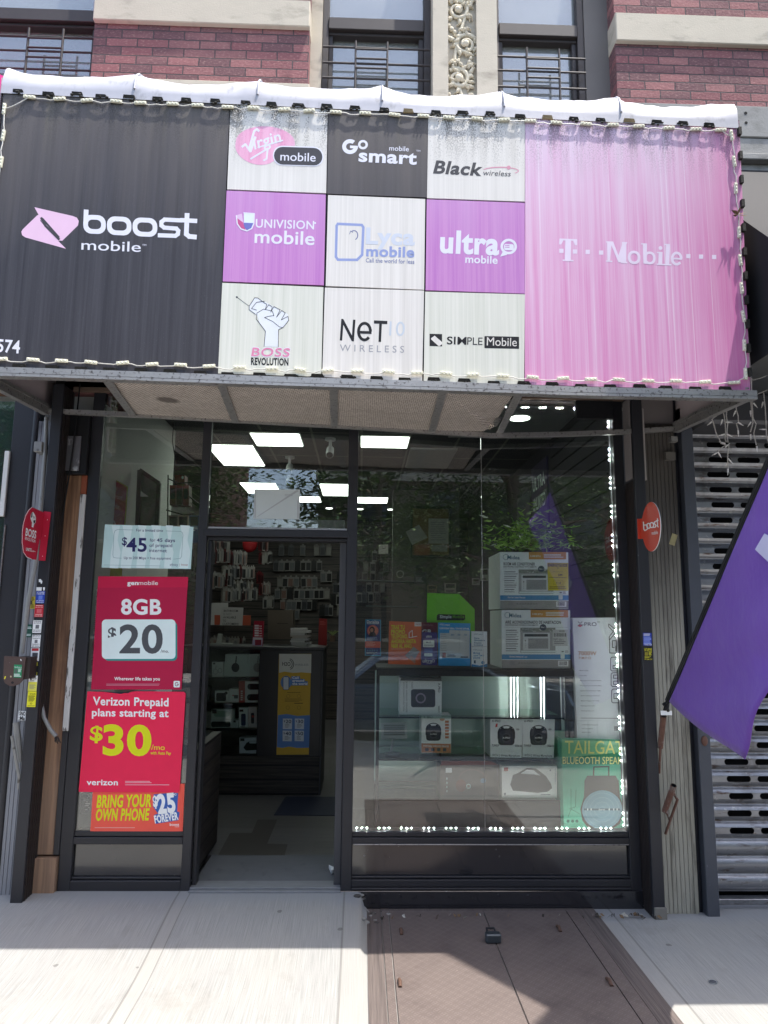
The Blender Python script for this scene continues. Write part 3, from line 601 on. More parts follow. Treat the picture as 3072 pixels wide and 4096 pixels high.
for x, y in ((5, 700), (14, 585), (18, 470)): nodes.append((PY('A1', x, y, FY-.008), 'v'))
path = []
for (p0, o0), (p1, o1) in zip(nodes, nodes[1:]+nodes[:1]):
    for t in (0, .3, .5, .7): q = p0.lerp(p1, t); q = q+Vector((random.uniform(-.006, .006) if t else 0, -.004*math.sin(t*3.1), -.012*math.sin(t*3.14)+(random.uniform(-.006, .006) if t else 0))); path.append(q)
b = MB(); b.tube(path+[path[0]], .0028, WIRE, 5); b.build('wire', led)
for p, o in nodes:
    b = MB(); hx, hz_ = (.031, .008) if o == 'h' else (.008, .031); t = random.uniform(-.12, .12)
    ax = Vector((math.cos(t), 0, math.sin(t))) if o == 'h' else Vector((math.sin(t), 0, math.cos(t))); ay = Vector((0, -1, 0)); az = ax.cross(ay)
    cc = [p+ax*sx*.031+az*sz*.008+ay*sy*.006 for sy in (-1, 1) for sx, sz in ((-1, -1), (1, -1), (1, 1), (-1, 1))]
    b.hexa(cc, LEDM)
    for q in (-.019, 0, .019): b.ball(p+ax*q+ay*.007, .0055, LENS, 6, 4)
    b.build('module', led, bev=.0015)
b = MB(); q = PY('A5', 1490, 648, FY-.03)
for i in range(6):
    a = i*1.1; b.add([q, q+Vector((math.cos(a)*.02, -.01, math.sin(a)*.02)), q+Vector((math.cos(a+.3)*.045, -.02*(i % 2), math.sin(a+.3)*.04)), q+Vector((math.cos(a+.6)*.02, .004, math.sin(a+.6)*.018))], [(0, 1, 2, 3)], LEAFD)
b.build('dry_leaf', label='curled dry leaf caught on the right edge of the logo awning', cat='leaf')
# ---------------------------------------------------------------- shop front
BLK = mat('black_painted_metal', '2b2b2f', .42, var=.15, sc=(5, 5, 5), b=.06, dirt='8f9090', dsc=(38, 38, 38), dth=(.73, .76))
BLKD = mat('black_matt', '141416', .6)
WGL = glass('shop_glass', (.97, .99, .98), 1.78, 0, .01); DGL = glass('display_glass', (.93, .98, .96), 1.45)
sf = thing('storefront', 'black framed glass shop front with an open doorway under the logo awning', 'shop front', (0, 0, 0))
def fr(name, *bx, mt=BLK, bev=.003, par=None):
    b = MB()
    for q in bx: b.box(*q, mt)
    return b.build(name, par or sf, bev=bev)
fr('fascia_board', (-1.98, 2.0, .0, .14, 2.97, 4.6), mt=mat('dark_brown_board', '2c2624', .7, var=.3, sc=(2, 2, 12)))
fr('header_trim', (-1.84, -1.2, -.03, -.001, 2.955, 2.985), (1.0, 1.72, -.03, -.001, 2.965, 2.99), mt=mat('brown_trim', '6d5a4c', .7, var=.3, sc=(3, 3, 30)))
fr('stile', (-1.72, -1.648, 0, .036, -.02, 2.97)); fr('stile', (-1.02, -.967, 0, .036, -.02, 2.97))
fr('mullion', (-.098, -.036, 0, .1, -.03, 2.97)); fr('stile', (1.603, 1.668, 0, .1, -.1, 2.97))
fr('bottom_rail', (-1.648, -1.02, .0, .1, .247, .286), (-1.648, -1.02, .012, .1, .288, .316)); fr('bottom_rail', (-.036, 1.603, 0, .1, .252, .286), (-.036, 1.603, .012, .1, .288, .316))
fr('foot_rail', (-1.648, -1.02, .0, .1, -.02, .05), (-1.648, -1.02, .014, .1, .052, .066)); fr('foot_rail', (-.036, 1.603, 0, .1, .015, .055), (-.036, 1.603, .012, .1, .058, .07), (-.036, 1.603, -.006, .1, -.0, .012))
KP = NT('kick_panel_gloss_black'); n = KP
n.P(Base_Color=n.mix(n.ramp(n.noise((40, 40, 40), detail=3), .72, .75), lin('232327'), lin('8d9090')), Roughness=n.math('MULTIPLY_ADD', n.noise((3, 3, 3)), .25, .03), Specular_IOR_Level=.9, Coat_Weight=.6, Coat_Roughness=.05); KP = KP.m
fr('kick_panel', (-1.648, -1.02, .03, .06, .066, .247), mt=KP); fr('kick_panel', (-.036, 1.603, .03, .06, .07, .252), mt=KP)
fr('base_plate', (-.1, 1.668, -.012, .1, -.13, -.002), mt=KP)
fr('chrome_line', (-.03, 1.6, -.004, .02, .246, .2515), mt=ALU)
fr('pane', (-1.648, -1.02, .02, .026, .316, 2.97), mt=WGL, bev=0); fr('pane', (-.036, .7485, .02, .026, .316, 2.97), mt=WGL, bev=0); fr('pane', (.7515, 1.603, .02, .026, .316, 2.97), mt=WGL, bev=0)
fr('pane', (-.967, -.098, .03, .036, 2.112, 2.97), mt=WGL, bev=0)
fr('glass_joint', (.7488, .7512, .019, .027, .316, 2.97), mt=ALU, bev=0)
fr('door_header', (-.985, -.08, -.006, .11, 2.052, 2.096), (-.967, -.098, .03, .11, 2.03, 2.05)); fr('transom_sill', (-.96, -.1, .0, .05, 2.0965, 2.11), mt=mat('pale_sill', '9a9da0', .5))
fr('door_jamb', (-.142, -.1, .06, .14, -.02, 2.03), mt=mat('grey_jamb', '47474a', .5, var=.1)); fr('door_jamb', (-.967, -.945, .05, .14, -.02, 2.03))
fr('threshold', (-.967, -.098, -.03, .14, -.03, .004), (-.967, -.098, .0, .05, .004, .012), mt=mat('worn_threshold', '7d7f82', .6, .3, var=.25, sc=(12, 40, 12), b=.2))
# wood pilaster at the left of the window
WOOD = NT('weathered_wood'); n = WOOD
gr = n.noise((45, 45, 1.6), detail=6); c = n.mix(n.ramp(gr, .32, .66), lin('5c3c2b'), lin('a88060')); c = n.mix(n.ramp(n.noise((9, 9, 1.2), detail=5), .5, .7), c, lin('4c3529'))
zz_ = n('SeparateXYZ', {0: n.pos((1, 1, 1))}).outputs[2]
c = n.mix(n.math('MULTIPLY', n.ramp(n.math('ADD', zz_, n.math('MULTIPLY', n.noise((20, 20, 1)), .8)), 1.5, .9), .55), c, lin('8f7a68'))
n.P(Base_Color=c, Roughness=.75); n.bump(gr, .4, .006); WOOD = WOOD.m
wp = thing('wood_pilaster', 'bare brown wooden pilaster board left of the poster window', 'pilaster', (-1.8, 0, 0))
fr('board', (-1.858, -1.757, .0, .05, .19, 2.42), mt=WOOD, par=wp); fr('plinth', (-1.862, -1.725, -.03, .05, -.04, .18), mt=WOOD, par=wp)
PEELW = mat('peeling_white_paint', 'c9c7c4', .7, var=.08, sc=(6, 6, 6), b=.3, dirt='6f6a66', dsc=(40, 40, 8), dth=(.58, .62))
fr('white_trim', (-1.756, -1.722, -.008, .05, .88, 2.3), mt=PEELW, par=wp); fr('orange_trim', (-1.756, -1.722, -.008, .05, 2.302, 2.42), mt=mat('rust_orange', '8d4c35', .8, var=.3, sc=(20, 20, 4)), par=wp)
fr('lower_trim', (-1.756, -1.722, -.004, .05, .19, .878), mt=BLK, par=wp)
fr('orange_edge', (-1.876, -1.861, -.02, .05, -.04, 2.42), mt=mat('rust_orange', '8d4c35', .8, var=.3, sc=(20, 20, 4), dirt='2c2422', dsc=(30, 30, 5), dth=(.5, .55)), par=wp)
GALV = mat('stained_galvanised_plate', '77757a', .5, .6, var=.3, sc=(9, 9, 9), dirt='c9c9c9', dsc=(16, 16, 9), dth=(.58, .68))
bxp = thing('junction_plate', 'stained metal junction plate above the wooden pilaster', 'cover plate', (-1.82, -.05, 2.45))
fr('plate', (-1.862, -1.76, -.05, -.04, 2.44, 2.66), mt=GALV, par=bxp); fr('box', (-1.9, -1.72, -.04, .05, 2.42, 2.8), mt=BLKD, par=bxp)
b = MB(); b.tube([(-1.79, -.055, 3.0), (-1.795, -.06, 2.7), (-1.81, -.06, 2.42), (-1.868, -.02, 1.9)], .005, BLKD); b.build('loose_cable', bxp)
# left black post with notices
DTRIM = mat('dark_fluted_trim', '2e2725', .6, var=.3, sc=(20, 20, 2))
po = thing('black_post', 'black metal post covered in repair stickers left of the shop window', 'post', (-1.88, -.1, 0))
fr('post', (-1.912, -1.846, -.15, .02, -.06, 2.96), par=po)
b = MB()
for i in range(5): b.box(-1.845+.0, -1.842, -.13+.026*i, -.114+.026*i, -.05, 2.95, DTRIM)
b.build('fluted_side', po)
FLU = NT('cream_fluted_panel'); n = FLU
n.P(Base_Color=n.mix(n.ramp(n.noise((18, 18, 2), detail=6), .55, .72), n.mix(n.noise((2, 2, 1.2)), lin('8d8a7c'), lin('aaa698')), lin('59554c')), Roughness=.6)
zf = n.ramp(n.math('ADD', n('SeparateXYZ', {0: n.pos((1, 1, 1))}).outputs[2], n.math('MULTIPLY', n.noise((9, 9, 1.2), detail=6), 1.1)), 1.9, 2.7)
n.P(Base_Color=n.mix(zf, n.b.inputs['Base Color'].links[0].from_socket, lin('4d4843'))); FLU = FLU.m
SOOT = mat('sooty_fluted_panel', '5f5b55', .7, var=.3, sc=(6, 6, 2))
def fluted(b, x0, x1, y, z0, z1, mt, nf):
    w = (x1-x0)/nf
    b.box(x0, x1, y+.006, y+.06, z0, z1, BLKD)
    for i in range(nf): b.box(x0+i*w+.0015, x0+(i+1)*w-.0015, y, y+.0055, z0, z1, mt)
pl_ = thing('fluted_pilaster', 'grey grooved pilaster behind the conduit beside the black sticker post', 'pilaster', (-1.96, -.05, 0))
b = MB(); fluted(b, -2.03, -1.914, -.05, -.05, 2.75, mat('grey_fluted_panel', '8a8b8f', .6, var=.15, sc=(4, 4, 2), dirt='55555a', dsc=(10, 10, 3), dth=(.55, .7)), 5); b.build('panel', pl_)
# right black post, trims and fluted pilaster
po2 = thing('black_post', 'black metal post carrying the round red carrier sign right of the display window', 'post', (1.7, -.1, 0))
fr('post', (1.672, 1.738, -.15, -.001, -.135, 2.97), par=po2); fr('foot', (1.674, 1.745, -.158, -.02, -.16, -.04), mt=mat('bare_scraped_paint', '77736b', .8, var=.2), par=po2)
b = MB()
for i in range(6): b.box(1.669, 1.6715, -.12+.022*i, -.106+.022*i, -.1, 2.42, DTRIM)
b.build('fluted_side', po2)
fr('grey_batten', (1.663, 1.6685, -.135, -.02, 2.43, 2.95), mt=mat('grey_batten', '7f7876', .7, var=.1), par=po2)
fr('pale_batten', (1.7395, 1.752, -.14, -.09, 2.42, 2.88), mt=mat('pale_batten', 'a79f9a', .7), par=po2)
pr = thing('fluted_pilaster', 'cream grooved pilaster with flag holders between the shop and the shutter', 'pilaster', (1.85, -.08, -.1))
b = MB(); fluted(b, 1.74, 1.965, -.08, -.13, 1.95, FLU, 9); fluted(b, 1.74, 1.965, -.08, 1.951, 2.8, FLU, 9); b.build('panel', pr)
fr('cap_board', (1.74, 1.965, -.085, -.02, 2.801, 2.97), mt=mat('grey_batten', '7f7876', .7, var=.1), par=pr)
fr('dark_reveal', (1.966, 1.992, -.06, .05, -.12, 2.97), mt=mat('blue_black_reveal', '24262c', .5), par=pr)
b = MB(); q = PY('B8', 560, 555, -.1); b.box(q.x-.03, q.x+.03, -.12, -.081, q.z-.025, q.z+.025, SOOT); b.build('bracket', pr)
b = MB(); q = PY('B8', 590, 400, -.13); b.box(q.x-.02, q.x+.02, -.16, -.12, q.z-.012, q.z+.02, ALU); b.build('bracket', pr)
# notes and stickers
def sticker(name, lab, k, pts, Y, mt, draw, cat='sticker', group=None):
    g = G(k, Y=Y); g.slab(pts, .0015, mt); draw(g); g.mb.build(name, label=lab, cat=cat, group=group)
RP = 'gate repair stickers on the black posts'
SY = -.1525
def st(lab, x0, y0, x1, y1, sk, mt, im, lines, sq=None):
    """slanted sticker: top left, bottom right, sk = drift of x per unit y; lines = (fraction of height, text or None, fraction height)"""
    dx = sk*(y1-y0); P_ = lambda u, v: (x0+(x1-x0)*u+dx*v, y0+(y1-y0)*v)
    def draw(g):
        for v, t, h in lines:
            if t: g.text(t, P_(.08, v), P_(.93, v), (y1-y0)*h, im, 2, .02)
            else: g.poly([P_(.1, v), P_(.9, v), P_(.9, v-h), P_(.1, v-h)], im, 2)
        if sq: g.poly([P_(sq[0], sq[3]), P_(sq[2], sq[3]), P_(sq[2], sq[1]), P_(sq[0], sq[1])], ink(sq[4]), 2)
    sticker('repair_sticker', lab, 'C5', [P_(0, 1), P_(1, 1), P_(1, 0), P_(0, 0)], SY, mt, draw, group=RP)
YL = ink('e4dc3c')
st('blue gate repair sticker topmost on the left black post', 403, 455, 500, 590, -.09, ink('2f4bb0'), WHITE, [(.14, 'NYC GATE REPAIR', .09), (.28, '718-830-3058', .1), (.82, '24/7 SERVICE', .08), (.97, '718-830-3058', .1)], (.3, .36, .75, .7, '6d86d6'))
st('red gate repair sticker below the blue one on the left black post', 388, 605, 484, 742, -.08, ink('c8323f'), ink('f0c9c4'), [(.1, None, .05), (.24, '646-420-2500', .08), (.8, None, .04), (.95, '646-420-2500', .08)], (.25, .35, .8, .66, 'd86a70'))
st('white gates repair sticker with dark square, above the BRONX sticker', 370, 778, 466, 918, -.1, WHITE, BLACK, [(.15, 'GATES REPAIR', .1), (.27, '347-798-8173', .08), (.8, 'FREE ESTIMATE', .06), (.92, '347-798-8173', .08)], (.32, .36, .72, .66, '77787c'))
st('white sticker headed BRONX on the left black post', 357, 938, 452, 1078, -.09, WHITE, BLACK, [(.14, 'BRONX', .11), (.33, '718-450-6715', .1), (.8, '718-450-6715', .09), (.95, '24/7 REPAIR', .09)], (.35, .4, .68, .66, '7c7d80'))
st('white sticker with red top band and dark square on the left black post', 344, 1086, 439, 1228, -.08, WHITE, ink('c93a40'), [(.22, None, .2), (.97, None, .05)], (.2, .36, .85, .8, '55565a'))
st('black gate repair sticker with yellow print on the left black post', 335, 1240, 428, 1385, -.07, BLACK, YL, [(.14, 'GATE REPAIRS', .1), (.27, '347-686-3324', .09), (.85, 'FREE ESTIMATE', .08), (.97, '347-686-3324', .09)], (.05, .35, .5, .68, '6d6a3c'))
def dr(g):
    g.poly([(305, 1560), (402, 1562), (410, 1460), (316, 1458)], ink('e6e25a'), 1); g.poly([(332, 1408), (350, 1402), (352, 1436), (334, 1440)][::-1], BLACK, 2); g.text('Gate Guard', (356, 1428), (404, 1430), 14, BLACK, 2, .02); g.fine(330, 1445, 400, 1455, 1, BLACK); g.fine(325, 1490, 395, 1545, 7, GREY); g.line([(372, 1402), (395, 1415)], 4, BLACK, 2)
sticker('repair_sticker', 'white to yellow gate repair sticker with house mark on the left black post', 'C5', [(305, 1560), (402, 1562), (418, 1390), (324, 1388)], SY, WHITE, dr, group=RP)
def dr(g): g.text('GATE SOLUTION', (330, 1600), (392, 1602), 14, BLACK, 2, .02); g.fine(315, 1612, 392, 1680, 7, BLACK); g.ring(345, 1700, 12, 10, 4, BLACK); g.fine(305, 1722, 385, 1732, 1, BLACK)
sticker('repair_sticker', 'bright yellow gate sticker lowest on the left black post', 'C5', [(293, 1737), (390, 1738), (404, 1566), (310, 1564)], SY, ink('e8e233'), dr, group=RP)
sticker('paper_scrap', 'torn white label remnants above the blue sticker', 'C5', [(402, 450), (458, 452), (462, 412), (404, 412)], SY, WHITE, lambda g: g.poly([(480, 450), (494, 446), (498, 412), (474, 414)], WHITE, 1), 'paper scrap')
sticker('paper_scrap', 'torn white flake of paper high on the left black post', 'C5', [(430, 356), (446, 354), (452, 372), (462, 374), (468, 345), (448, 320), (428, 325)], SY, WHITE, lambda g: None, 'paper scrap')
def dr(g): g.text('SNO', (214, 1828), (280, 1832), 40, BLACK, 2, .05); g.text(':Ma', (206, 1880), (274, 1884), 40, BLACK, 2, .05)
sticker('graffiti_sticker', 'white sticker hand lettered in black, partly behind the left black post', 'C5', [(196, 1885), (300, 1890), (306, 1785), (210, 1780)], -.057, WHITE, dr)
def dr(g): g.fine(345, 520, 385, 570, 4, BLACK); g.fine(335, 600, 380, 645, 4, BLACK); g.rect(335, 560, 358, 600, ink('4a4632'), 2)
sticker('repair_sticker', 'faded yellow gate sticker behind the grey conduit on the grey pilaster', 'C5', [(328, 648), (384, 650), (392, 516), (345, 514)], -.055, ink('bfae3c'), dr)
sticker('repair_sticker', 'dark green gate sticker behind the grey conduit on the grey pilaster', 'C5', [(284, 965), (352, 967), (360, 825), (300, 823)], -.055, ink('2f5a4c'), lambda g: (g.fine(300, 850, 352, 880, 2, PALE), g.fine(292, 930, 345, 958, 2, PALE)))
st2 = lambda g: (g.fine(306, 332, 380, 355, 2, WHITE), g.fine(306, 360, 382, 436, 6, ink('8fa2e6'), fill=.6, rag=.2), g.text('718-830-3058', (308, 444), (384, 446), 16, WHITE, 2))
sticker('repair_sticker', 'worn blue gate sticker on the right black post', 'C1', [(303, 448), (386, 450), (384, 324), (300, 322)], SY, ink('3443a0'), st2)
def dr(g): g.text('GATE REPAIRS', (312, 490), (386, 492), 16, YL, 2, .02); g.text('347-686-3324', (314, 504), (388, 506), 12, YL, 2); g.rect(318, 512, 350, 548, ink('8f8430'), 2); g.fine(356, 510, 388, 550, 3, YL); g.text('347-686-3324', (316, 588), (390, 590), 14, YL, 2); g.fine(316, 556, 388, 572, 2, YL)
sticker('repair_sticker', 'black gate sticker with yellow print on the right black post', 'C1', [(313, 592), (391, 594), (388, 472), (308, 470)], SY, BLACK, dr)
sticker('paper_scrap', 'peeling yellowed paper on the cream pilaster beside the round red sign', 'B8', [(556, 1415), (610, 1435), (641, 1328), (588, 1310)], -.083, mat('yellowed_tape', 'a89e74', .6, var=.3, sc=(40, 40, 40)), lambda g: None, 'paper scrap')
# lock box, conduits
LB_ = mat('brown_lock_box', '54433e', .55, .2, var=.2, sc=(8, 8, 8), b=.1, dirt='8a7f78', dsc=(40, 40, 40), dth=(.66, .7))
kb = thing('key_switch_box', 'brown metal key switch box with rounded bottom and green sticker', 'switch box', (-1.94, -.15, 1.16))
g = G('B1', Y=-.25); pts = [(35, 1502), (250, 1498), (245, 1620), (228, 1660)] ; pts = [(24, 1690), (40, 1725), (75, 1748), (110, 1752), (150, 1740), (185, 1705), (192, 1680), (215, 1510), (35, 1502)]
g.slab(pts, .012, LB_); g.ell(103, 1722, 12, 10, BLKD, 1); g.line([(38, 1690), (45, 1672)], 9, YL, 1); g.line([(172, 1528), (176, 1540), (170, 1532)], 5, WHITE, 1); g.ell(90, 1672, 6, 8, ink('bfae8c'), 1); g.mb.build('cover', kb, bev=.002)
g = G('B1', Y=-.236); g.slab([(182, 1700), (240, 1690), (255, 1510), (100, 1512)], .16, mat('dark_brown_box', '382e2b', .6)); g.mb.build('housing', kb)
sticker('repair_sticker', 'green gate sticker on the brown key switch box', 'B1', [(113, 1680), (176, 1682), (182, 1575), (117, 1573)], -.2525, ink('2e8c5e'), lambda g: (g.text('718-433-9113', (118, 1600), (178, 1602), 11, WHITE, 2), g.rect(120, 1610, 145, 1645, ink('59685f'), 2), g.fine(150, 1608, 178, 1640, 3, WHITE), g.fine(116, 1650, 176, 1676, 3, WHITE)))
PIPE = mat('grey_conduit', '8b8a87', .5, .35, var=.2, sc=(10, 10, 10), dirt='55504c', dsc=(20, 20, 20), dth=(.6, .7))
cn = thing('conduit', 'grey conduit running up from the key switch box', 'conduit', (-1.95, -.19, 1.3))
b = MB(); b.tube([PY('B1', 182, 1480, -.19), PY('B1', 235, 1050, -.19), PY('B1', 300, 700, -.19), PY('A6', 355, 1100, -.14), PY('A6', 375, 850, -.12), PY('A6', 385, 560, -.12)], .0125, PIPE, 10); b.build('tube', cn)
b = MB(); q = PY('A6', 338, 820, -.11); b.box(q.x-.03, q.x+.02, -.14, -.05, q.z-.025, q.z+.04, PIPE); b.build('fitting', cn, bev=.004)
cn = thing('cut_conduit', 'grey flexible conduit with frayed end hanging over the wooden pilaster', 'conduit', (-1.86, -.1, .9))
b = MB(); b.tube([PY('B1', 412, 1245, -.05), PY('C5', 500, 1150, -.06), PY('C5', 470, 1500, -.07), PY('C5', 455, 1700, -.08), PY('C5', 490, 1860, -.1), PY('C5', 560, 1990, -.1), PY('C5', 622, 2060, -.1)], .012, PIPE, 10); b.build('tube', cn)
b = MB()
for i in range(5): q = PY('C5', 622, 2062, -.1); b.tube([q+Vector((.004*(i-2), 0, 0)), q+Vector((.008*(i-2)+.012, -.004*(i % 2), -.03-.006*(i % 3)))], .003, DTRIM, 5)
b.build('frayed_end', cn)
cn = thing('capped_pipes', 'pair of cut grey pipe stubs low beside the black sticker post', 'pipe', (-1.97, -.12, 0))
b = MB(); b.tube([PY('B2', 132, 395, -.13), PY('B2', 150, 540, -.13), PY('B2', 170, 720, -.12)], [.018, .018, .016], PIPE, 12, False); b.build('stub', cn)
b = MB(); b.tube([PY('B2', 98, 505, -.17), PY('B2', 130, 690, -.16), PY('B2', 158, 840, -.15), PY('B2', 150, 950, -.15)], [.009, .009, .009, .004], PIPE, 8); b.build('stub', cn)
# neighbour on the left
nb = thing('neighbour_storefront', 'sliver of the dark neighbouring shop front at the left picture edge', 'shop front', (-2.2, 0, 0))
fr('frame', (-2.2, -2.06, -.02, .1, -.05, 2.97), (-2.9, -2.2, .0, .1, 2.2, 2.24), (-2.9, -2.2, 0, .1, 1.2, 1.9), par=nb)
b = MB(); b.tube([(-2.045, -.04, -.05), (-2.045, -.04, 2.9)], .022, BLK, 12); b.build('round_post', nb)
fr('pane', (-2.9, -2.2, .04, .046, -.05, 2.9), mt=glass('neighbour_glass', (.6, .75, .75), 1.8), par=nb, bev=0); fr('display_back', (-2.9, -2.2, .3, .32, -.05, 2.9), mt=mat('neighbour_display', '9a9c98', .8, var=.6, sc=(6, 6, 6)), par=nb)
fr('white_strip', (-2.225, -2.195, -.04, -.021, 2.15, 2.56), mt=mat('white_plastic', 'd7d6d2', .5), par=nb); fr('lintel', (-2.9, -2.06, -.03, .1, 2.95, 3.05), mt=WOOD, par=nb); fr('wall', (-4.5, -1.985, .02, .2, 3.06, 4.9), mt=GSTONE, par=nb)
fr('steel_strip', (-2.19, -2.183, -.03, -.02, -.05, 2.1), mt=ALU, par=nb)
pk = thing('pink_awning', 'bright pink awning corner peeping past the left end of the logo awning', 'awning', (-2.3, -.6, 4.1))
b = MB(); q = PY('A1', 8, 362, -.8); b.prism([(-2.06, -.8, q.z+.06), (-2.06, 0, q.z+.5), (-2.06, 0, q.z-.4), (-2.06, -.8, q.z-.1)], (-.9, 0, 0), ink('d8408c')); b.build('cover', pk)
# projecting signs
def plX(X): return lambda k, x, y, L: PX(k, x, y, X+(-1 if X > 0 else 1)*L*.0009)
RD = ink('c5243f'); bs_ = thing('projecting_sign', 'red half round metal sign with white fist emblem on the left black post', 'sign', (-1.9, -.16, 1.88))
g = G('B1', f=plX(-1.902)); leaf_ = [(365, 312), (320, 706), (262, 698), (222, 680), (196, 640), (184, 560), (186, 470), (196, 400), (214, 335), (238, 292), (266, 266)]
g.mb.prism([g.p(x, y) for x, y in leaf_], (-.003, 0, 0), RD); g.line([leaf_[i] for i in range(2, 11)], 4, WHITE, 1)
g.poly([(258, 322), (270, 305), (278, 310), (292, 335), (298, 352), (296, 392), (282, 410), (276, 436), (262, 430), (266, 396), (252, 360)], WHITE, 1); g.poly([(262, 318), (270, 308), (268, 350), (258, 355)], BLACK, 2); g.line([(278, 340), (280, 360)], 3, BLACK, 2); g.line([(288, 345), (290, 362)], 3, BLACK, 2); g.poly([(276, 378), (294, 372), (292, 395), (280, 404)], BLACK, 2)
g.text('BOSS', (210, 500), (297, 528), 56, WHITE, 2, .04, .1, (216, 440)); g.text('REVOLUTION', (206, 536), (292, 562), 26, WHITE, 2, .01, 0, (209, 512)); g.text('UNETE', (214, 626), (260, 636), 26, WHITE, 2, .03, 0, (216, 602)); g.fine(262, 628, 296, 640, 2, WHITE)
g.mb.build('sign_face', bs_)
g = G('B1', Y=-.156); g.slab([(318, 708), (375, 711), (423, 308), (364, 300)], .003, RD)
for x, y in ((393, 371), (374, 505), (353, 674)): g.ell(x, y, 3, 3, WHITE, 1)
g.mb.build('flange', bs_)
OR = ink('d04a35'); cs = thing('projecting_sign', 'round orange red sign with white carrier lettering on the right black post', 'sign', (1.69, -.3, 1.6))
g = G('B8', f=plX(1.692)); cx, cy = 380, 1246
pts = [(cx+92*math.cos(a), cy+243*math.sin(a)) for a in [math.radians(t) for t in range(205, 156+360, 9)]]
pts = [(290, 1166)]+[p for p in pts]+[(290, 1364)]
g.mb.prism([g.p(x, y) for x, y in [(272, 1364)]+pts[::-1]+[(272, 1168)]], (.004, 0, 0), OR, WHITE); 
g.line([(304, 1200), (308, 1270), (318, 1284), (340, 1272), (346, 1250), (338, 1228), (310, 1230)], 11, WHITE, 1)
g.ring(354, 1238, 24, 30, 11, WHITE, 1, 18); g.ring(386, 1230, 24, 30, 11, WHITE, 1, 18); g.line([(430, 1196), (414, 1198), (408, 1212), (420, 1224), (428, 1236), (420, 1250), (404, 1254)], 10, WHITE, 1); g.line([(442, 1166), (443, 1240), (450, 1250)], 10, WHITE, 1); g.line([(428, 1188), (450, 1184)], 9, WHITE, 2)
g.text('mobile', (388, 1326), (448, 1316), 34, WHITE, 2, .01); g.mb.build('sign_face', cs)
b = MB(); q0, q1 = PX('B8', 280, 1364, 1.692), PX('B8', 280, 1166, 1.692); b.box(1.675, 1.696, -.156, -.1505, q0.z, q1.z, OR); b.build('flange', cs)
# flag holders and flag
RUST = mat('rusty_flag_holder', '6e5044', .75, .2, var=.35, sc=(25, 25, 25), b=.3, dirt='8f8a84', dsc=(20, 20, 12), dth=(.55, .65))
def holder(lab, top, bot, br, Y0, Y1):
    h = thing('flag_holder', lab, 'flag holder', PY('C1', *bot, -.1), 'rusty flag holders on the cream pilaster')
    p0, p1 = PY('C1', *top, Y0), PY('C1', *bot, Y1); d = (p0-p1).normalized(); b = MB()
    b.tube([p1, p0], .0165, RUST, 14, False); b.tube([p0, p1], .013, BLKD, 12, False)
    b.build('socket', h); b = MB()
    for a, c_ in br: b.tube([PY('C1', *a, -.17), PY('C1', *c_, -.1)], .0075, RUST, 8)
    b.build('brace', h); return p0, p1
p0, p1 = holder('rusty flag holder tube carrying the purple flag pole', (502, 1140), (468, 1450), [((470, 1440), (460, 1700))], -.24, -.14)
holder('empty rusty flag holder tube low on the cream pilaster', (602, 1822), (512, 2080), [((600, 1900), (640, 1965)), ((640, 1960), (520, 2300)), ((530, 2080), (560, 2160))], -.24, -.15)
fg = thing('feather_flag', 'large purple cloth flag on an angled black pole in front of the steel shutter', 'flag', (1.74, -.3, 1.0))
b = MB(); pb = Vector((1.745, -.245, 1.05)); pd = Vector((0, -.717, .697)); b.tube([p1, p0, pb+pd*.05, pb+pd*2.6], .011, BLKD, 10); b.build('pole', fg)
PURP = NT('purple_flag_cloth'); n = PURP
n.P(Base_Color=n.mix(n.noise((4, 4, 4)), lin('7c4cb0'), lin('9062c2')), Roughness=.7, Sheen_Weight=.3); n.bump(n.math('ADD', n.noise((1.5, 3.2, 3.8), detail=4), n.math('MULTIPLY', n.noise((9, 11, 3), detail=3), .35)), .22, .06)
tl_ = n('BsdfTranslucent', {0: tuple(lin('8050cc'))+(1,)}); mx = n('MixShader', {0: .3, 1: n.b.outputs[0], 2: tl_.outputs[0]}); n.t.links.new(mx.outputs[0], n.out.inputs[0]); PURP = PURP.m
fb = Vector((1.74, -.30, 1.12)); wv = Vector((0, -.75, -.19)); NS, NT_ = 40, 16
def fpt(s, t): return fb+pd*(2.35*s)+wv*t+Vector((.03*t*math.sin(s*9+t*2.5)+.016*t*math.sin(s*23-t*5), 0, -.03*math.sin(math.pi*t)*(1-s)*.6))
b = MB(); vs = []; fs = []
for i in range(NS+1):
    for j in range(NT_+1): vs.append(fpt(i/NS, j/NT_))
fs = [(i*(NT_+1)+j, i*(NT_+1)+j+1, (i+1)*(NT_+1)+j+1, (i+1)*(NT_+1)+j) for i in range(NS) for j in range(NT_)]
b.add(vs, fs, PURP, True); o = b.build('cloth', fg); md = o.modifiers.new('thick', 'SOLIDIFY'); md.thickness = .002
b = MB(); b.prism([fb+Vector((-.004, .012, -.004)), fb+pd*2.35+Vector((-.004, .012, 0)), fb+pd*2.35+Vector((-.004, -.006, -.03)), fb+Vector((-.004, -.012, -.03))], (.008, 0, 0), BLKD); b.build('sleeve', fg)
g = G('B8', f=plX(1.722)); g.mb.prism([g.p(x, y) for x, y in [(1403, 1470), (1530, 1590), (1640, 1640), (1720, 1420), (1620, 1380), (1495, 1312)]], (-.001, 0, 0), ink('cfcbe6')); g.mb.build('printed_patch', fg)
b = MB(); q = PY('C1', 525, 1110, -.27); b.box(q.x-.03, q.x+.034, q.y-.004, q.y+.002, q.z-.012, q.z+.012, WHITE); b.build('paper_tag', fg)
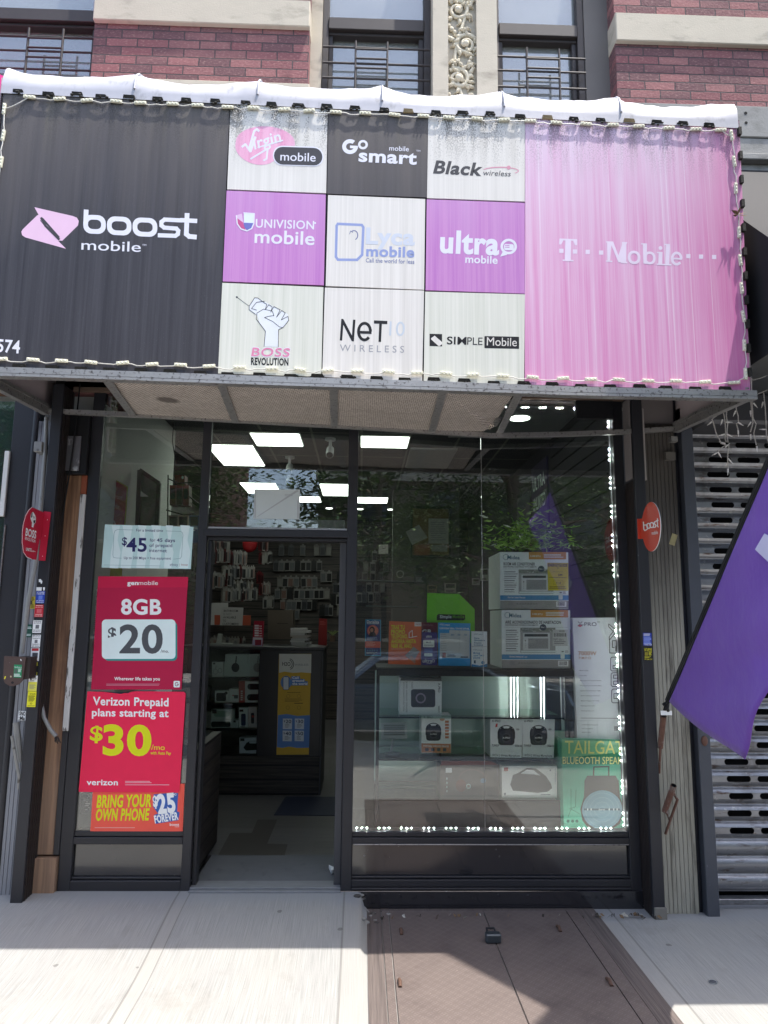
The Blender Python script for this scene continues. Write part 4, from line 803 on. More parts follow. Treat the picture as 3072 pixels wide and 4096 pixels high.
b = MB(); q = PY('C1', 530, 1010, -.28); b.tube([q+Vector((-.02, 0, -.012)), q, q+Vector((.012, 0, .012)), q+Vector((0, -.01, -.03)), q+Vector((.008, 0, -.045))], .009, BLKD, 8); b.build('tie_knot', fg)
# steel shutter of the neighbour on the right
STEEL = NT('galvanised_shutter'); n = STEEL
c = n.mix(n.noise((3, 3, 14), detail=6), lin('707176'), lin('a9abae')); c = n.mix(n.ramp(n.noise((9, 9, 40), detail=6), .56, .7), c, lin('5a4a42')); c = n.mix(n.math('MULTIPLY', n.ramp(n.noise((7, 7, 1.2), detail=6), .5, .72), .6), c, lin('4c4644')); c = n.mix(n.math('MULTIPLY', n.ramp(n.noise((30, 30, 30), detail=3), .62, .7), .4), c, lin('c9c6c0'))
n.P(Base_Color=c, Metallic=.75, Roughness=n.math('MULTIPLY_ADD', n.noise((20, 20, 20)), .25, .28)); n.bump(n.math('ADD', n.math('MULTIPLY', n.noise((50, 50, 50)), .15), n.noise((6, 6, 5), detail=2)), .25, .012); STEEL = STEEL.m
sh = thing('roller_shutter', 'closed galvanised roller shutter with slots right of the shop', 'shutter', (2.8, 0, -.1))
b = MB(); PIT = .0985; X0, X1 = 2.03, 3.7
zp = lambda t: t*PIT
yp = lambda t: .03-.024*(max(0, math.sin(math.pi*min(1, max(0, (t-.06)/.88))))**.55)
for r in range(-4, 29):
    zb0 = 2.297-.5*PIT+(r-21)*PIT
    if zb0 < -.06: continue
    slots = zb0 > .24
    bands = [0, .03, .07, .12, .2, .32] if slots else [0, .03, .07, .12, .2, .35, .5, .65, .8, .88, .93, .97, 1]
    def strip(bd):
        vs = []; 
        for t in bd: vs += [(X0, yp(t), zb0+zp(t)), (X1, yp(t), zb0+zp(t))]
        b.add(vs, [(2*i, 2*i+1, 2*i+3, 2*i+2) for i in range(len(bd)-1)], STEEL, True)
    strip(bands)
    if not slots: continue
    strip([.68, .8, .88, .93, .97, 1]); za, zc = zb0+zp(.32), zb0+zp(.68); yv = yp(.5); H = (zc-za)/2; xs = 2.213-.008*((r*7) % 3-1)+.0
    xx = X0; b.add([(xx, yv, za), (xs, yv, za), (xs, yv, zc), (xx, yv, zc)], [(0, 1, 2, 3)], STEEL)
    while xs < X1-.1:
        xe = xs+.148
        for cx_, sg in ((xs, 1), (xe, -1)):
            for sz in (-1, 1):
                cc = (cx_+sg*H, (za+zc)/2); arc = [(cc[0]-sg*H*math.cos(a*math.pi/10), yv, cc[1]+sz*H*math.sin(a*math.pi/10)) for a in range(6)]
                fv = [(cx_, yv, cc[1]+sz*H)]+arc; b.add(fv, [list(range(7)) if sg*sz < 0 else list(range(6, -1, -1))], STEEL)
        for z in (za, zc): b.add([(xs+H, yv, z), (xe-H, yv, z), (xe-H, yv+.006, z), (xs+H, yv+.006, z)], [(0, 1, 2, 3)], STEEL)
        nx = xe+.041; b.add([(xe, yv, za), (min(nx, X1), yv, za), (min(nx, X1), yv, zc), (xe, yv, zc)], [(0, 1, 2, 3)], STEEL); xs = nx
b.build('curtain', sh)
RAILM = mat('slate_grey_rail', '50535a', .5, .3, var=.12, sc=(4, 4, 4), dirt='8f9296', dsc=(60, 60, 9), dth=(.7, .73))
fr('guide_rail', (1.994, 2.066, -.12, .03, -.14, 2.9), mt=RAILM, par=sh); fr('bottom_bar', (2.067, 3.7, -.02, .045, -.075, -.045), mt=STEEL, par=sh)
fr('coil_housing', (2.07, 3.7, -.26, .05, 2.76, 2.96), mt=mat('housing_grey', '4c4c4e', .5, .4, var=.2), par=sh, bev=.02)
fr('dark_interior', (2.07, 3.7, .16, .18, -.1, 2.76), mt=mat('interior_black', '08080a', .9), par=sh)
b = MB(); q = PY('C1', 905, 1385, -.122); b.ball(q, (.02, .008, .03), RUST, 10, 6); b.build('dent', sh)
nbw = thing('black_awning', 'plain black sloping awning over the neighbouring steel shutter', 'awning', (3, -.8, 2.9))
AWB = mat('black_awning_cloth', '17171a', .8, var=.1)
b = MB(); b.prism([(2.06, 0, 2.915), (2.06, -1.47, 2.915), (2.06, -1.47, 3.09), (2.06, 0, 4.64)], (.006, 0, 0), AWB); b.build('end_panel', nbw)
b = MB(); b.prism([(2.06, -1.47, 3.09), (4.6, -1.47, 3.09), (4.6, 0, 4.64), (2.06, 0, 4.64)], (0, -.004, -.004), AWB); b.build('top_sheet', nbw)
b = MB(); b.box(2.06, 4.6, -1.478, -1.47, 2.915, 3.09, AWB); b.build('valance', nbw)
# icicle lights
ic = thing('icicle_lights', 'white icicle string lights dangling in front of the steel shutter', 'string lights', PY('C8', 900, 440, -.6))
ICW = mat('white_twisted_wire', 'bdb9b2', .5); ICB = mat('frosted_bulb', 'dcd9d4', .3)
IY = -.55
strands = [[(1110, 40), (1150, 75), (1260, 45), (1371, 0)], [(1128, 70), (1125, 160), (1135, 240), (1180, 300), (1290, 250), (1371, 215)], [(545, 650), (570, 720), (605, 860), (650, 940), (680, 1010), (760, 1030)], [(895, 420), (905, 520), (930, 600), (935, 690), (905, 720), (925, 790), (932, 850)],
 [(705, 530), (725, 600), (735, 680), (748, 860), (735, 930), (760, 1000)], [(765, 510), (755, 600), (775, 720), (765, 860), (780, 1000)], [(760, 1030), (700, 1060), (650, 1110), (630, 1140)], [(795, 1030), (780, 1150), (775, 1250), (780, 1340), (785, 1400)],
 [(1110, 340), (1125, 480), (1135, 600), (1150, 700), (1110, 850)], [(1130, 340), (1140, 470), (1150, 640), (1195, 720), (1160, 860), (1200, 1040)], [(1305, 260), (1330, 500), (1340, 700), (1350, 900), (1390, 1060)], [(545, 650), (720, 530), (900, 420), (1110, 330), (1180, 300)]]
b = MB()
for s_ in strands:
    pts = []
    for a, c_ in zip(s_, s_[1:]):
        n_ = max(2, int(math.hypot(a[0]-c_[0], a[1]-c_[1])/9))
        for i in range(n_): pts.append(PY('C8', a[0]+(c_[0]-a[0])*i/n_, a[1]+(c_[1]-a[1])*i/n_, IY))
    for ph_ in (0, math.pi):
        b.tube([p+Vector((math.cos(i*1.1+ph_)*.0022, math.sin(i*1.1+ph_)*.0022, 0)) for i, p in enumerate(pts)], .0017, ICW, 4)
b.build('wire', ic)
for x, y, dx, dy in [(880, 560, -.5, 1), (960, 715, 1, .7), (932, 850, 0, 1), (690, 690, -.4, 1), (700, 880, -1, .3), (790, 695, 1, 0), (795, 885, 1, .5), (515, 710, -1, .8), (590, 1160, -1, .6), (655, 1170, .5, 1), (810, 1260, .8, 1), (780, 1420, -.1, 1), (1100, 720, -.7, 1), (1115, 910, 0, 1), (1115, 560, 0, 1), (1180, 440, .8, 1), (1207, 1080, 0, 1), (1290, 430, -.3, 1), (1300, 800, -1, 0), (705, 1000, -1, -.3), (770, 1040, .6, -.5)]:
    d = Vector((dx, 0, -dy)).normalized(); p = PY('C8', x, y, IY); b = MB(); b.tube([p-d*.014, p+d*.006], .0042, ICB, 7); b.tube([p+d*.006, p+d*.024], [.003, .0008], ICB, 6); b.build('bulb', ic)
# ---------------------------------------------------------------- window posters
def poster(lab, k, pts, Y, mt, draw, cat='poster', name='poster', t=.002, group=None):
    g = G(k, Y=Y); g.slab(pts[::-1] if False else pts, t, mt); draw(g); return g.mb.build(name, label=lab, cat=cat, group=group)
NAVY = ink('2c2c63'); MINT = ink('c6e2df'); LMINT = ink('e2f3f1')
def dr(g):
    for x, w in ((930, 60), (1020, 75), (1150, 60), (1260, 70), (1380, 50), (1500, 70)): g.poly([(x-20, 772), (x+w-10, 774), (x+w+10, 640), (x+w-15, 540), (x+w+5, 420), (x-5, 416), (x+15, 520), (x-10, 640)], LMINT, 1)
    TL = ink('7fa3a6')
    g.line([(1105, 456), (975, 452), (955, 462), (946, 486), (936, 664), (942, 684), (960, 688), (1008, 690)], 3, TL, 2); g.line([(1375, 464), (1500, 468), (1514, 480), (1518, 500), (1506, 676), (1496, 692), (1440, 698)], 3, TL, 2)
    g.text('For a limited time', (1130, 468), (1352, 472), 22, NAVY, 3, .006); g.text('$', (1010, 580), (1052, 582), 64, NAVY, 3, .02); g.text('45', (1048, 632), (1216, 634), 108, NAVY, 3, .03)
    g.text('for', (1243, 552), (1288, 553), 26, NAVY, 3, .006); g.text('45 days', (1300, 553), (1452, 556), 27, NAVY, 3, .022); g.text('of prepaid', (1239, 596), (1428, 598), 27, NAVY, 3, .006); g.text('internet', (1237, 638), (1384, 641), 27, NAVY, 3, .006)
    g.text('Up to 200 Mbps + free equipment', (1028, 697), (1418, 702), 21, NAVY, 3, .004); g.text('xfinity', (1408, 752), (1476, 754), 18, NAVY, 3); g.line([(1490, 736), (1489, 758)], 2, GREY, 3); g.text('boost', (1504, 750), (1558, 752), 14, ink('a0524a'), 3); g.line([(862, 746), (1330, 754)], 3, ink('9db5b5'), 2)
poster('pale mint landscape poster offering 45 dollars for 45 days of internet', 'B1', [(842, 768), (1582, 780), (1605, 430), (870, 410)], .012, MINT, dr)
CRIM = ink('b81c46'); CRD = ink('8f1a38')
def dr(g):
    g.poly([(811, 936), (1557, 932), (1561, 845), (815, 840)], ink('c91e48'), 1)
    g.text('gen', (1055, 912), (1146, 912), 34, WHITE, 2, .045); g.text('mobile', (1148, 912), (1310, 912), 34, WHITE, 2, .0); g.text('8GB', (1004, 1152), (1338, 1154), 118, WHITE, 2, .045)
    g.rr(866, 1218, 1470, 1542, 34, ink('2f8f88'), 2); g.rr(845, 1198, 1456, 1526, 34, PALE, 3)
    DK = ink('55575a'); g.text('$', (895, 1358), (965, 1358), 90, DK, 4, .035); g.text('20', (990, 1472), (1350, 1472), 222, DK, 4, .035); g.text('/mo.', (1332, 1472), (1400, 1474), 24, DK, 4, .02)
    g.text('Wherever life takes you', (948, 1702), (1326, 1704), 26, WHITE, 2, .03); g.fine(882, 1732, 1388, 1752, 2, ink('cf8a9a'), 2); g.rr(1440, 1708, 1492, 1762, 9, PALE, 2); g.ring(1466, 1735, 16, 17, 5, CRD, 3, 20, .1, 5.6); g.rect(1466, 1733, 1482, 1738, CRD, 3)
poster('dark red window poster reading 8GB with white $20 box', 'B1', [(755, 1780), (1505, 1780), (1560, 845), (815, 840)], .012, CRIM, dr)
VRED = ink('ee2a52'); VY = ink('dfe01e')
def dr(g):
    g.text('Verizon Prepaid', (770, 248), (1398, 258), 66, WHITE, 2, .035); g.text('plans starting at', (762, 340), (1398, 348), 60, WHITE, 2, .035)
    g.text('$', (745, 540), (850, 545), 116, VY, 2, .03); g.text('30', (852, 655), (1255, 660), 232, VY, 2, .05); g.text('/mo', (1254, 620), (1366, 622), 42, VY, 2, .004); g.text('with Auto Pay', (1248, 658), (1418, 661), 24, VY, 2, .02)
    g.text('verizon', (718, 912), (978, 914), 46, WHITE, 2, .03); g.fine(1038, 880, 1330, 902, 2, ink('f0b5bf'), 2); g.fine(1038, 908, 1420, 922, 1, ink('e9a0ae'), 2, rag=.05)
poster('bright red window poster with torn top edge and yellow $30 price', 'B2', [(652, 970), (1480, 974), (1490, 960), (1540, 155), (1525, 140), (1130, 134), (1085, 140), (1060, 152), (1030, 150), (1005, 158), (860, 140), (725, 136)], .0125-.003, VRED, dr, t=.003)
OBO = ink('f4604f'); BBL = ink('3c63ae')
def dr(g):
    g.text('BRING YOUR', (800, 1098), (1254, 1090), 96, VY, 2, .05, .12); g.text('OWN PHONE', (790, 1206), (1232, 1202), 92, VY, 2, .05, .12)
    g.poly([(1275, 990), (1440, 975), (1478, 980), (1470, 1130), (1490, 1140), (1480, 1205), (1290, 1235), (1280, 1160), (1310, 1150), (1268, 1090)][::-1], BBL, 2)
    g.text('$', (1272, 1092), (1310, 1088), 84, WHITE, 3, .06); g.text('25', (1312, 1146), (1460, 1130), 146, WHITE, 3, .07); g.text('MO', (1438, 1000), (1464, 1000), 18, WHITE, 3, .02); g.text('FOREVER', (1285, 1228), (1482, 1196), 58, WHITE, 3, .06)
    g.text('boost', (1408, 1250), (1486, 1250), 20, WHITE, 2, .02); g.text('mobile', (1450, 1262), (1486, 1262), 8, WHITE, 2); g.fine(785, 1264, 1200, 1276, 1, ink('f0b0a8'), 2)
poster('orange red bring your own phone poster at the foot of the left window', 'B2', [(748, 1308), (1516, 1296), (1532, 902), (772, 918)], .0145, OBO, dr, t=.002)
# ---------------------------------------------------------------- shop interior shell
INW = mat('interior_grey_wall', 'c2c4be', .85, var=.06, sc=(2, 2, 2)); DKW = mat('interior_dark_wall', '3f3d42', .8, var=.1)
SLAT = NT('slat_board'); n = SLAT; z_ = n('SeparateXYZ', {0: n.pos((1, 1, 1))}).outputs[2]
ln = n.math('LESS_THAN', n.math('FRACT', n.math('MULTIPLY', z_, 8.2)), .14); wn_ = n.noise((3, 3, 60), detail=4)
n.P(Base_Color=n.mix(ln, n.mix(n.ramp(wn_, .35, .65), lin('211c1a'), lin('453d39')), lin('070707')), Roughness=.6); SLAT = SLAT.m
def struct(name, *bx, mt):
    b = MB()
    for q in bx: b.box(*q, mt)
    return b.build(name, kind='structure')
FLO = NT('vinyl_plank_floor'); n = FLO; xz = n('SeparateXYZ', {0: n.pos((1, 1, 1))})
br = n('TexBrick', {'Vector': n('CombineXYZ', {0: xz.outputs[0], 1: xz.outputs[1]}).outputs[0], 'Color1': tuple(lin('48474b'))+(1,), 'Color2': tuple(lin('333236'))+(1,), 'Mortar': tuple(lin('39342f'))+(1,), 'Scale': 1, 'Mortar Size': .001, 'Brick Width': .62, 'Row Height': .31})
n.P(Base_Color=n.mix(n.math('MULTIPLY', n.noise((3, 30, 3)), .3), br.outputs[0], lin('8a837a')), Roughness=.45); FLO = FLO.m
struct('shop_floor', (-2.6, 2.0, .62, 7.3, -.06, -.002), mt=FLO)
struct('entrance_floor', (-.967, -.098, .14, .62, -.06, .001), mt=mat('worn_entry_stone', '606266', .7, var=.22, sc=(5, 9, 5), b=.2, dirt='55565a', dsc=(12, 5, 9), dth=(.55, .72)))
struct('shop_ceiling', (-2.6, 2.0, .14, 7.3, 3.25, 3.32), mt=NT('ceiling_tile').m)
n = NT('ceiling_tiles'); xz = n('SeparateXYZ', {0: n.pos((1, 1, 1))})
gx = n.math('LESS_THAN', n.math('FRACT', n.math('MULTIPLY_ADD', xz.outputs[0], 1/.46, .08)), .05); gy = n.math('LESS_THAN', n.math('FRACT', n.math('MULTIPLY_ADD', xz.outputs[1], 1/.94, -.08)), .025)
n.P(Base_Color=n.mix(n.math('MAXIMUM', gx, gy), lin('4a4a4a'), lin('77776f')), Roughness=.9); bpy.data.objects['shop_ceiling'].data.materials[0] = n.m
struct('shop_wall_left', (-2.62, -2.55, 2.0, 7.3, -.06, 3.25), (-2.55, -1.72, .1, .13, -.06, 3.25), mt=INW)
struct('shop_wall_side', (-1.80, -1.735, .13, 2.0, -.06, 3.25), (-2.6, -1.80, 1.95, 2.0, -.06, 3.25), mt=INW)
struct('shop_wall_right', (1.74, 1.8, .1, 7.3, -.06, 3.25), mt=DKW)
struct('shop_wall_back', (-2.6, 2.0, 7.2, 7.3, -.06, 3.25), mt=SLAT)
struct('display_plinth', (-.04, 1.66, .11, .7, -.06, .27), mt=mat('plinth_grey', '4a4845', .6))
LEDP = glow('led_panel_light', 'e6f2e6', 2.4); PFR = mat('panel_frame', 'bcbcb8', .5)
def clight(lab, x0, x1, y0, y1, on=True):
    t = thing('ceiling_light', lab, 'ceiling light', ((x0+x1)/2, (y0+y1)/2, 3.25), 'square light panels in the shop ceiling')
    b = MB(); b.box(x0, x1, y0, y1, 3.236, 3.249, PFR); b.build('frame', t); b = MB(); b.box(x0+.012, x1-.012, y0+.012, y1-.012, 3.230, 3.2355, LEDP if on else mat('unlit_panel', 'a9aeac', .4)); b.build('diffuser', t)
clight('lit ceiling panel nearest the door, seen above the transom', -1.06, -.59, 1.96, 2.44); clight('lit ceiling panel at the left above the transom, wide and bright', -1.56, -1.09, 2.43, 3.37)
clight('lit ceiling panel just right of the door mullion', -.04, .43, 2.0, 2.43); clight('unlit pale ceiling panel right of the lit one beside the mullion', .46, .93, 2.46, 3.34, False)
clight('lit ceiling panel partly hidden behind the taped white sheet', -1.56, -1.1, 4.38, 5.1); clight('lit ceiling panel behind the door, right end of its row', -.56, -.09, 4.37, 5.2)
clight('lit ceiling panel showing just right of the taped white sheet', -1.05, -.6, 5.32, 5.78); clight('lit ceiling panel deep in the shop right of the mullion', -.1, .35, 5.3, 5.77)
for i, (x, y, r, lab) in enumerate(((-.52, 6.33, .05, 'small round ceiling spot near the back wall above the door'), (-.05, 6.36, .05, 'small round ceiling spot at the back by the mullion'), (.42, 6.36, .045, 'small round ceiling spot at the back near the grey partition'), (1.3, 1.33, .085, 'round recessed ceiling light over the right display window'))):
    t = thing('ceiling_spot', lab, 'ceiling light', (x, y, 3.25), 'round recessed ceiling lights'); b = MB(); b.tube([(x, y, 3.249), (x, y, 3.238)], r*1.28, PFR, 20); b.build('rim', t); b = MB(); b.tube([(x, y, 3.2375), (x, y, 3.232)], r, LEDP, 20); b.build('lamp', t)
b = MB(); b.box(.78, 1.74, .15, 2.0, 3.236, 3.248, mat('front_ceiling', '9a9c9c', .8)); b.build('ceiling_board', kind='structure')
CAMW = mat('white_camera', 'c3c5c6', .4)
for x, y, lab in ((793, 350, 'white bullet security camera hanging from the ceiling right of centre'), (586, 440, 'white bullet security camera left of the other one'), (586, 500, 'lower white bullet security camera above the taped sheet')):
    q = PZ('A7', x, y, 3.2); t = thing('security_camera', lab, 'security camera', q, 'cameras on the shop ceiling'); b = MB(); b.tube([q+Vector((0, 0, .05)), q+Vector((0, 0, .03))], .05, CAMW, 12); b.tube([q+Vector((0, 0, .03)), q+Vector((0, 0, -.05))], .015, CAMW, 8); b.build('mount', t); b = MB(); b.tube([q+Vector((0, .02, -.05)), q+Vector((0, -.08, -.13))], .036, CAMW, 12); b.tube([q+Vector((0, -.08, -.13)), q+Vector((0, -.085, -.134))], .03, BLKD, 12); b.build('housing', t)
# taped sheet on the transom
def dr(g):
    TP = ink('a9adb0'); g.poly([(415, 725), (425, 722), (632, 592), (622, 586)], TP, 1); g.rect(406, 585, 412, 730, TP, 1); g.rect(624, 640, 632, 733, TP, 1); g.fine(560, 608, 606, 622, 2, TP, 2)
poster('white sheet taped inside the glass above the door', 'A7', [(400, 734), (635, 737), (638, 585), (406, 582)], .0285, ink('c5cdcd'), dr, 'paper sheet', 'paper_sheet', .001)
b = MB(); q = PY('A7', 510, 780, .3), PY('A7', 866, 790, .3), PY('A7', 866, 742, .3), PY('A7', 510, 735, .3); b.prism(q, (0, .16, 0), mat('door_closer_grey', '6d7374', .5)); b.build('air_curtain', label='grey box shaped air curtain mounted inside over the doorway', cat='air curtain')
# display counter
CB = mat('counter_black', '1e1e21', .35, var=.1); CY = 2.27
ct = thing('display_counter', 'tall black display counter with lit shelves facing the doorway', 'counter', (-.9, 2.5, 0))
fr('base', (-1.5, -.36, CY, 2.9, 0, .33), mt=SLAT, par=ct); fr('body', (-.93, -.36, CY, 2.9, .331, 1.27), mt=CB, par=ct); fr('end_post', (-.36, -.345, CY-.006, 2.9, 0, 1.27), mt=mat('grey_jamb', '47474a', .5, var=.1), par=ct)
fr('top', (-1.7, -.33, CY-.02, 2.95, 1.271, 1.3), mt=CB, par=ct); fr('back_board', (-1.7, -.93, 2.75, 2.8, .331, 1.27), mt=BLKD, par=ct)
sz = [PY('B3', 400, 1563, CY+.03).z, PY('B3', 400, 1806, CY+.03).z, PY('B4', 400, 386, CY+.03).z, PY('B4', 600, 628, CY+.03).z]
for z in sz: fr('shelf', (-1.7, -.931, CY+.01, 2.74, z-.014, z-.002), mt=CB, par=ct)
fr('pane', (-1.7, -.931, CY, CY+.004, .331, 1.27), mt=glass('counter_glass', (.9, .93, .92), 1.4), par=ct, bev=0)
def carton(lab, k, pts, Y, d, mt, draw=None, cat='box', name='carton', group=None, side=None):
    g = G(k, Y=Y); g.slab(pts, d, mt, side)
    if draw: draw(g)
    return g.mb.build(name, label=lab, cat=cat, group=group)
def q4(x0, y0, x1, y1): return [(x0, y1), (x1, y1), (x1, y0), (x0, y0)]
CYB = CY+.05; BG = 'boxed goods on the counter shelves'; OW = ink('b9c4bf'); OWW = ink('d3d8d4')
for x0, x1, c_, w_ in ((345, 572, 'dark', '33343a'), (564, 768, 'pale', '8f938f')):
    carton('white rounded headphone box with a %s ear cup on the top counter shelf' % c_, 'B3', [(x0+10, 1556), (x1-12, 1556), (x1-2, 1535), (x1, 1345), (x0+14, 1345), (x0, 1535)], CYB, .14, OW, lambda g: (g.ell((x0+x1)/2-4, 1470, 38, 44, ink(w_), 1, 24), g.poly([((x0+x1)/2-8, 1425), ((x0+x1)/2+6, 1425), ((x0+x1)/2+12, 1362), ((x0+x1)/2, 1360)], ink(w_), 1)), group=BG)
carton('small white earphone box left of the headphone boxes', 'B3', q4(232, 1418, 338, 1560), CYB, .08, OWW, lambda g: (g.ring(265, 1510, 22, 26, 4, GREY), g.ring(308, 1500, 20, 24, 4, GREY), g.line([(265, 1480), (275, 1455)], 5, GREY), g.rect(243, 1424, 262, 1440, BLACK)), group=BG)
carton('white box showing a boxy black speaker on the second counter shelf', 'B3', q4(260, 1690, 390, 1802), CYB, .1, OWW, lambda g: (g.rr(272, 1710, 365, 1788, 14, BLACK), g.ell(366, 1712, 16, 14, BLACK)), group=BG)
carton('white box with tiny black speaker picture beside the red spined carton', 'B3', q4(394, 1672, 486, 1800), CYB, .1, OWW, lambda g: (g.rr(440, 1730, 480, 1764, 6, BLACK), g.rect(425, 1728, 440, 1740, ink('b03540'))), group=BG)
carton('white carton with red spine and two black pill speakers', 'B3', q4(486, 1598, 738, 1802), CYB, .12, ink('c8c9c4'), lambda g: (g.rect(486, 1598, 545, 1802, ink('a33a30'), 1), g.rr(568, 1622, 710, 1680, 26, BLACK, 2), g.rr(564, 1722, 706, 1782, 28, BLACK, 2), g.fine(505, 1690, 525, 1790, 5, PALE, 2)), group=BG)
carton('long white carton showing a pale green pill speaker', 'B4', q4(226, 205, 436, 304), CYB, .1, ink('bcc8bf'), lambda g: (g.rr(250, 222, 400, 278, 22, ink('8fa894')), g.rect(234, 208, 276, 246, ink('33302c'), 2)), group=BG)
carton('long white carton showing a dark pill speaker, lowest of its pair', 'B4', q4(222, 306, 482, 382), CYB, .1, ink('c3cbc6'), lambda g: (g.rr(224, 322, 408, 376, 18, ink('2b332e')), g.rect(434, 312, 458, 332, BLACK)), group=BG)
carton('upright white carton with a blue cylinder speaker', 'B4', q4(488, 188, 572, 380), CYB, .1, OWW, lambda g: (g.rr(508, 248, 552, 362, 12, ink('2e3c58')), g.rect(492, 208, 530, 230, BLACK), g.fine(495, 366, 555, 378, 1, BLACK)), group=BG)
carton('upright white carton with a black and red cylinder speaker', 'B4', q4(576, 181, 656, 381), CYB, .1, ink('c9bdb6'), lambda g: (g.rr(602, 240, 632, 342, 10, ink('2b3138')), g.rect(608, 264, 634, 284, ink('b34a44'), 2)), group=BG)
carton('wide white carton with a black handled boombox on the lowest counter shelf', 'B4', q4(492, 474, 726, 624), CYB, .12, ink('c3c8cc'), lambda g: (g.poly([(530, 570), (555, 598), (660, 592), (688, 555), (678, 515), (640, 506), (590, 508), (560, 525)], BLACK, 1), g.rr(585, 510, 655, 530, 8, ink('c3c8cc'), 2), g.rect(500, 482, 540, 508, BLACK, 2)), group=BG)
carton('tall dark carton at the left end of the second counter shelf', 'B3', q4(130, 1655, 205, 1790), CYB, .1, ink('33383c'), lambda g: g.rect(140, 1665, 190, 1720, ink('6d7678')), group=BG)
carton('glossy grey carton stood on its side at the left of the lower shelves', 'B4', q4(120, 230, 225, 640), CYB+.02, .1, ink('8d8c86'), lambda g: (g.rect(112, 340, 134, 610, ink('8a7b2f'), 2), g.fine(150, 260, 210, 330, 4, GREY)), group=BG)
YEL = ink('c9a23a'); HBL = ink('5f84bd')
def dr(g):
    c_ = lambda x, y: (x, y+1659.2)  # B4 rows in B3 rows
    g.poly([(868, 1520), (920, 1508), (1000, 1520), (1080, 1515), (1172, 1522), (1175, 1342), (870, 1340)], ink('cfcfc8'), 1)
    g.text('H2O', (898, 1452), (976, 1454), 34, BLACK, 2, .02); 
    for r in (34, 48): g.ring(962, 1438, r, r+6, 6, BLACK, 2, 20, -1.4, 1.3)
    g.text('WIRELESS', (1016, 1452), (1146, 1452), 17, GREY, 2, .01)
    g.ell(935, 1610, 52, 62, HBL, 2); g.poly([(985, 1640), (1142, 1638), (1140, 1600), (1112, 1598), (1112, 1580), (1066, 1578), (1066, 1552), (985, 1552)], HBL, 2); g.rr(905, 1556, 962, 1682, 10, BLACK, 3); g.rr(909, 1560, 958, 1678, 8, ink('c9ced2'), 4)
    for t, y in (('Call', 1578), ('around', 1605), ('the world', 1634)): g.text(t, (994, y), (994+{'Call': 60, 'around': 112, 'the world': 142}[t], y), 22, WHITE, 3, .04)
    g.fine(945, 1704, 1080, 1716, 1, ink('7a6222')); 
    for x, y in ((955, 1742), (1056, 1742), (950, 1850), (1056, 1850)): g.ring(x, y, 18, 18, 3, ink('93782d'), 2, 14)
    g.fine(922, 1765, 1100, 1800, 3, ink('93782d')); g.fine(1012, 1806, 1100, 1820, 1, ink('4a3d1c'))
    g.poly([c_(848, 565), c_(900, 572), c_(960, 560), c_(1040, 572), c_(1152, 570), c_(1162, 262), c_(1040, 270), c_(940, 252), c_(857, 262)], HBL, 1)
    for x, y, t in ((904, 294, '20'), (1018, 294, '30'), (902, 408, '40'), (1016, 408, '50')):
        g.poly([c_(x, y+100), c_(x+86, y+102), c_(x+88, y+2), c_(x, y)], ink('cdd2d8'), 2); g.text(t, c_(x+26, y+44), c_(x+80, y+44), 32, ink('4a4f66'), 3, .03); g.text('$', c_(x+8, y+34), c_(x+22, y+34), 18, ink('4a4f66'), 3); g.fine(x+20, y+1659+55, x+70, y+1659+92, 3, GREY, 3)
poster('tall white, yellow and blue calling plan banner on the counter front', 'B3', [(843, 638+1659), (1150, 636+1659), (1173, 1340), (868, 1340)], CY-.008, YEL, dr, 'banner', 'banner')
# things on the counter
def dr(g):
    for i, t in enumerate(('BATHROOM', 'IS NOT', 'AVAILABLE', 'TO', 'CUSTOMERS!')):
        y = 942+i*31; w = {'BATHROOM': 134, 'IS NOT': 78, 'AVAILABLE': 122, 'TO': 30, 'CUSTOMERS!': 154}[t]; g.text(t, (344-i*3, y), (344-i*3+w, y+1), 20, BLACK if t != 'IS NOT' else GREY, 2, .008)
poster('white paper notice about the bathroom above the counter', 'B3', [(306, 1068), (520, 1072), (530, 902), (326, 896)], 2.5, ink('b9b7b4'), dr, 'notice', 'notice')
poster('white and orange card standing behind the bathroom notice', 'B3', [(165, 1066), (598, 1070), (600, 975), (385, 970), (385, 856), (170, 858)], 2.53, ink('bfbdbb'), lambda g: (g.rect(255, 972, 310, 1066, ink('b0563c'), 1), g.poly([(500, 1068), (598, 1070), (600, 975), (500, 975)], ink('b0563c'), 1)), 'card', 'card')
def dr(g):
    for i, t in enumerate(('10', '20', '30', '40', '50')): g.rect(636, 1066+i*23, 676, 1082+i*23, ink('d8cfd2'), 1); g.text('$'+t, (682, 1082+i*23), (704, 1083+i*23), 11, WHITE, 1, .02)
    g.poly([(612, 1262), (708, 1266), (714, 1190), (700, 1185), (622, 1182)], ink('a9a3bd'), 1); g.rect(640, 1205, 700, 1258, ink('8a2a3c'), 2); g.rect(622, 1186, 702, 1206, ink('c9c4c4'), 2)
poster('red top up card holder listing five prices on the counter edge', 'B3', [(612, 1265), (708, 1268), (722, 1030), (632, 1028)], CY+.03, ink('a41f37'), dr, 'card holder', 'card_holder', .05)
b = MB(); q = PY('B3', 295, 1245, 2.5); b.prism([PY('B3', x, y, 2.5) for x, y in ((215, 1250), (420, 1252), (420, 1240), (312, 1236), (325, 1152), (290, 1150), (272, 1238), (215, 1240))], (0, .05, 0), ink('a9aca6')); b.build('tablet_stand', label='pale angular tablet stand on the counter', cat='stand')
r7 = random.Random(5); z = 1.302
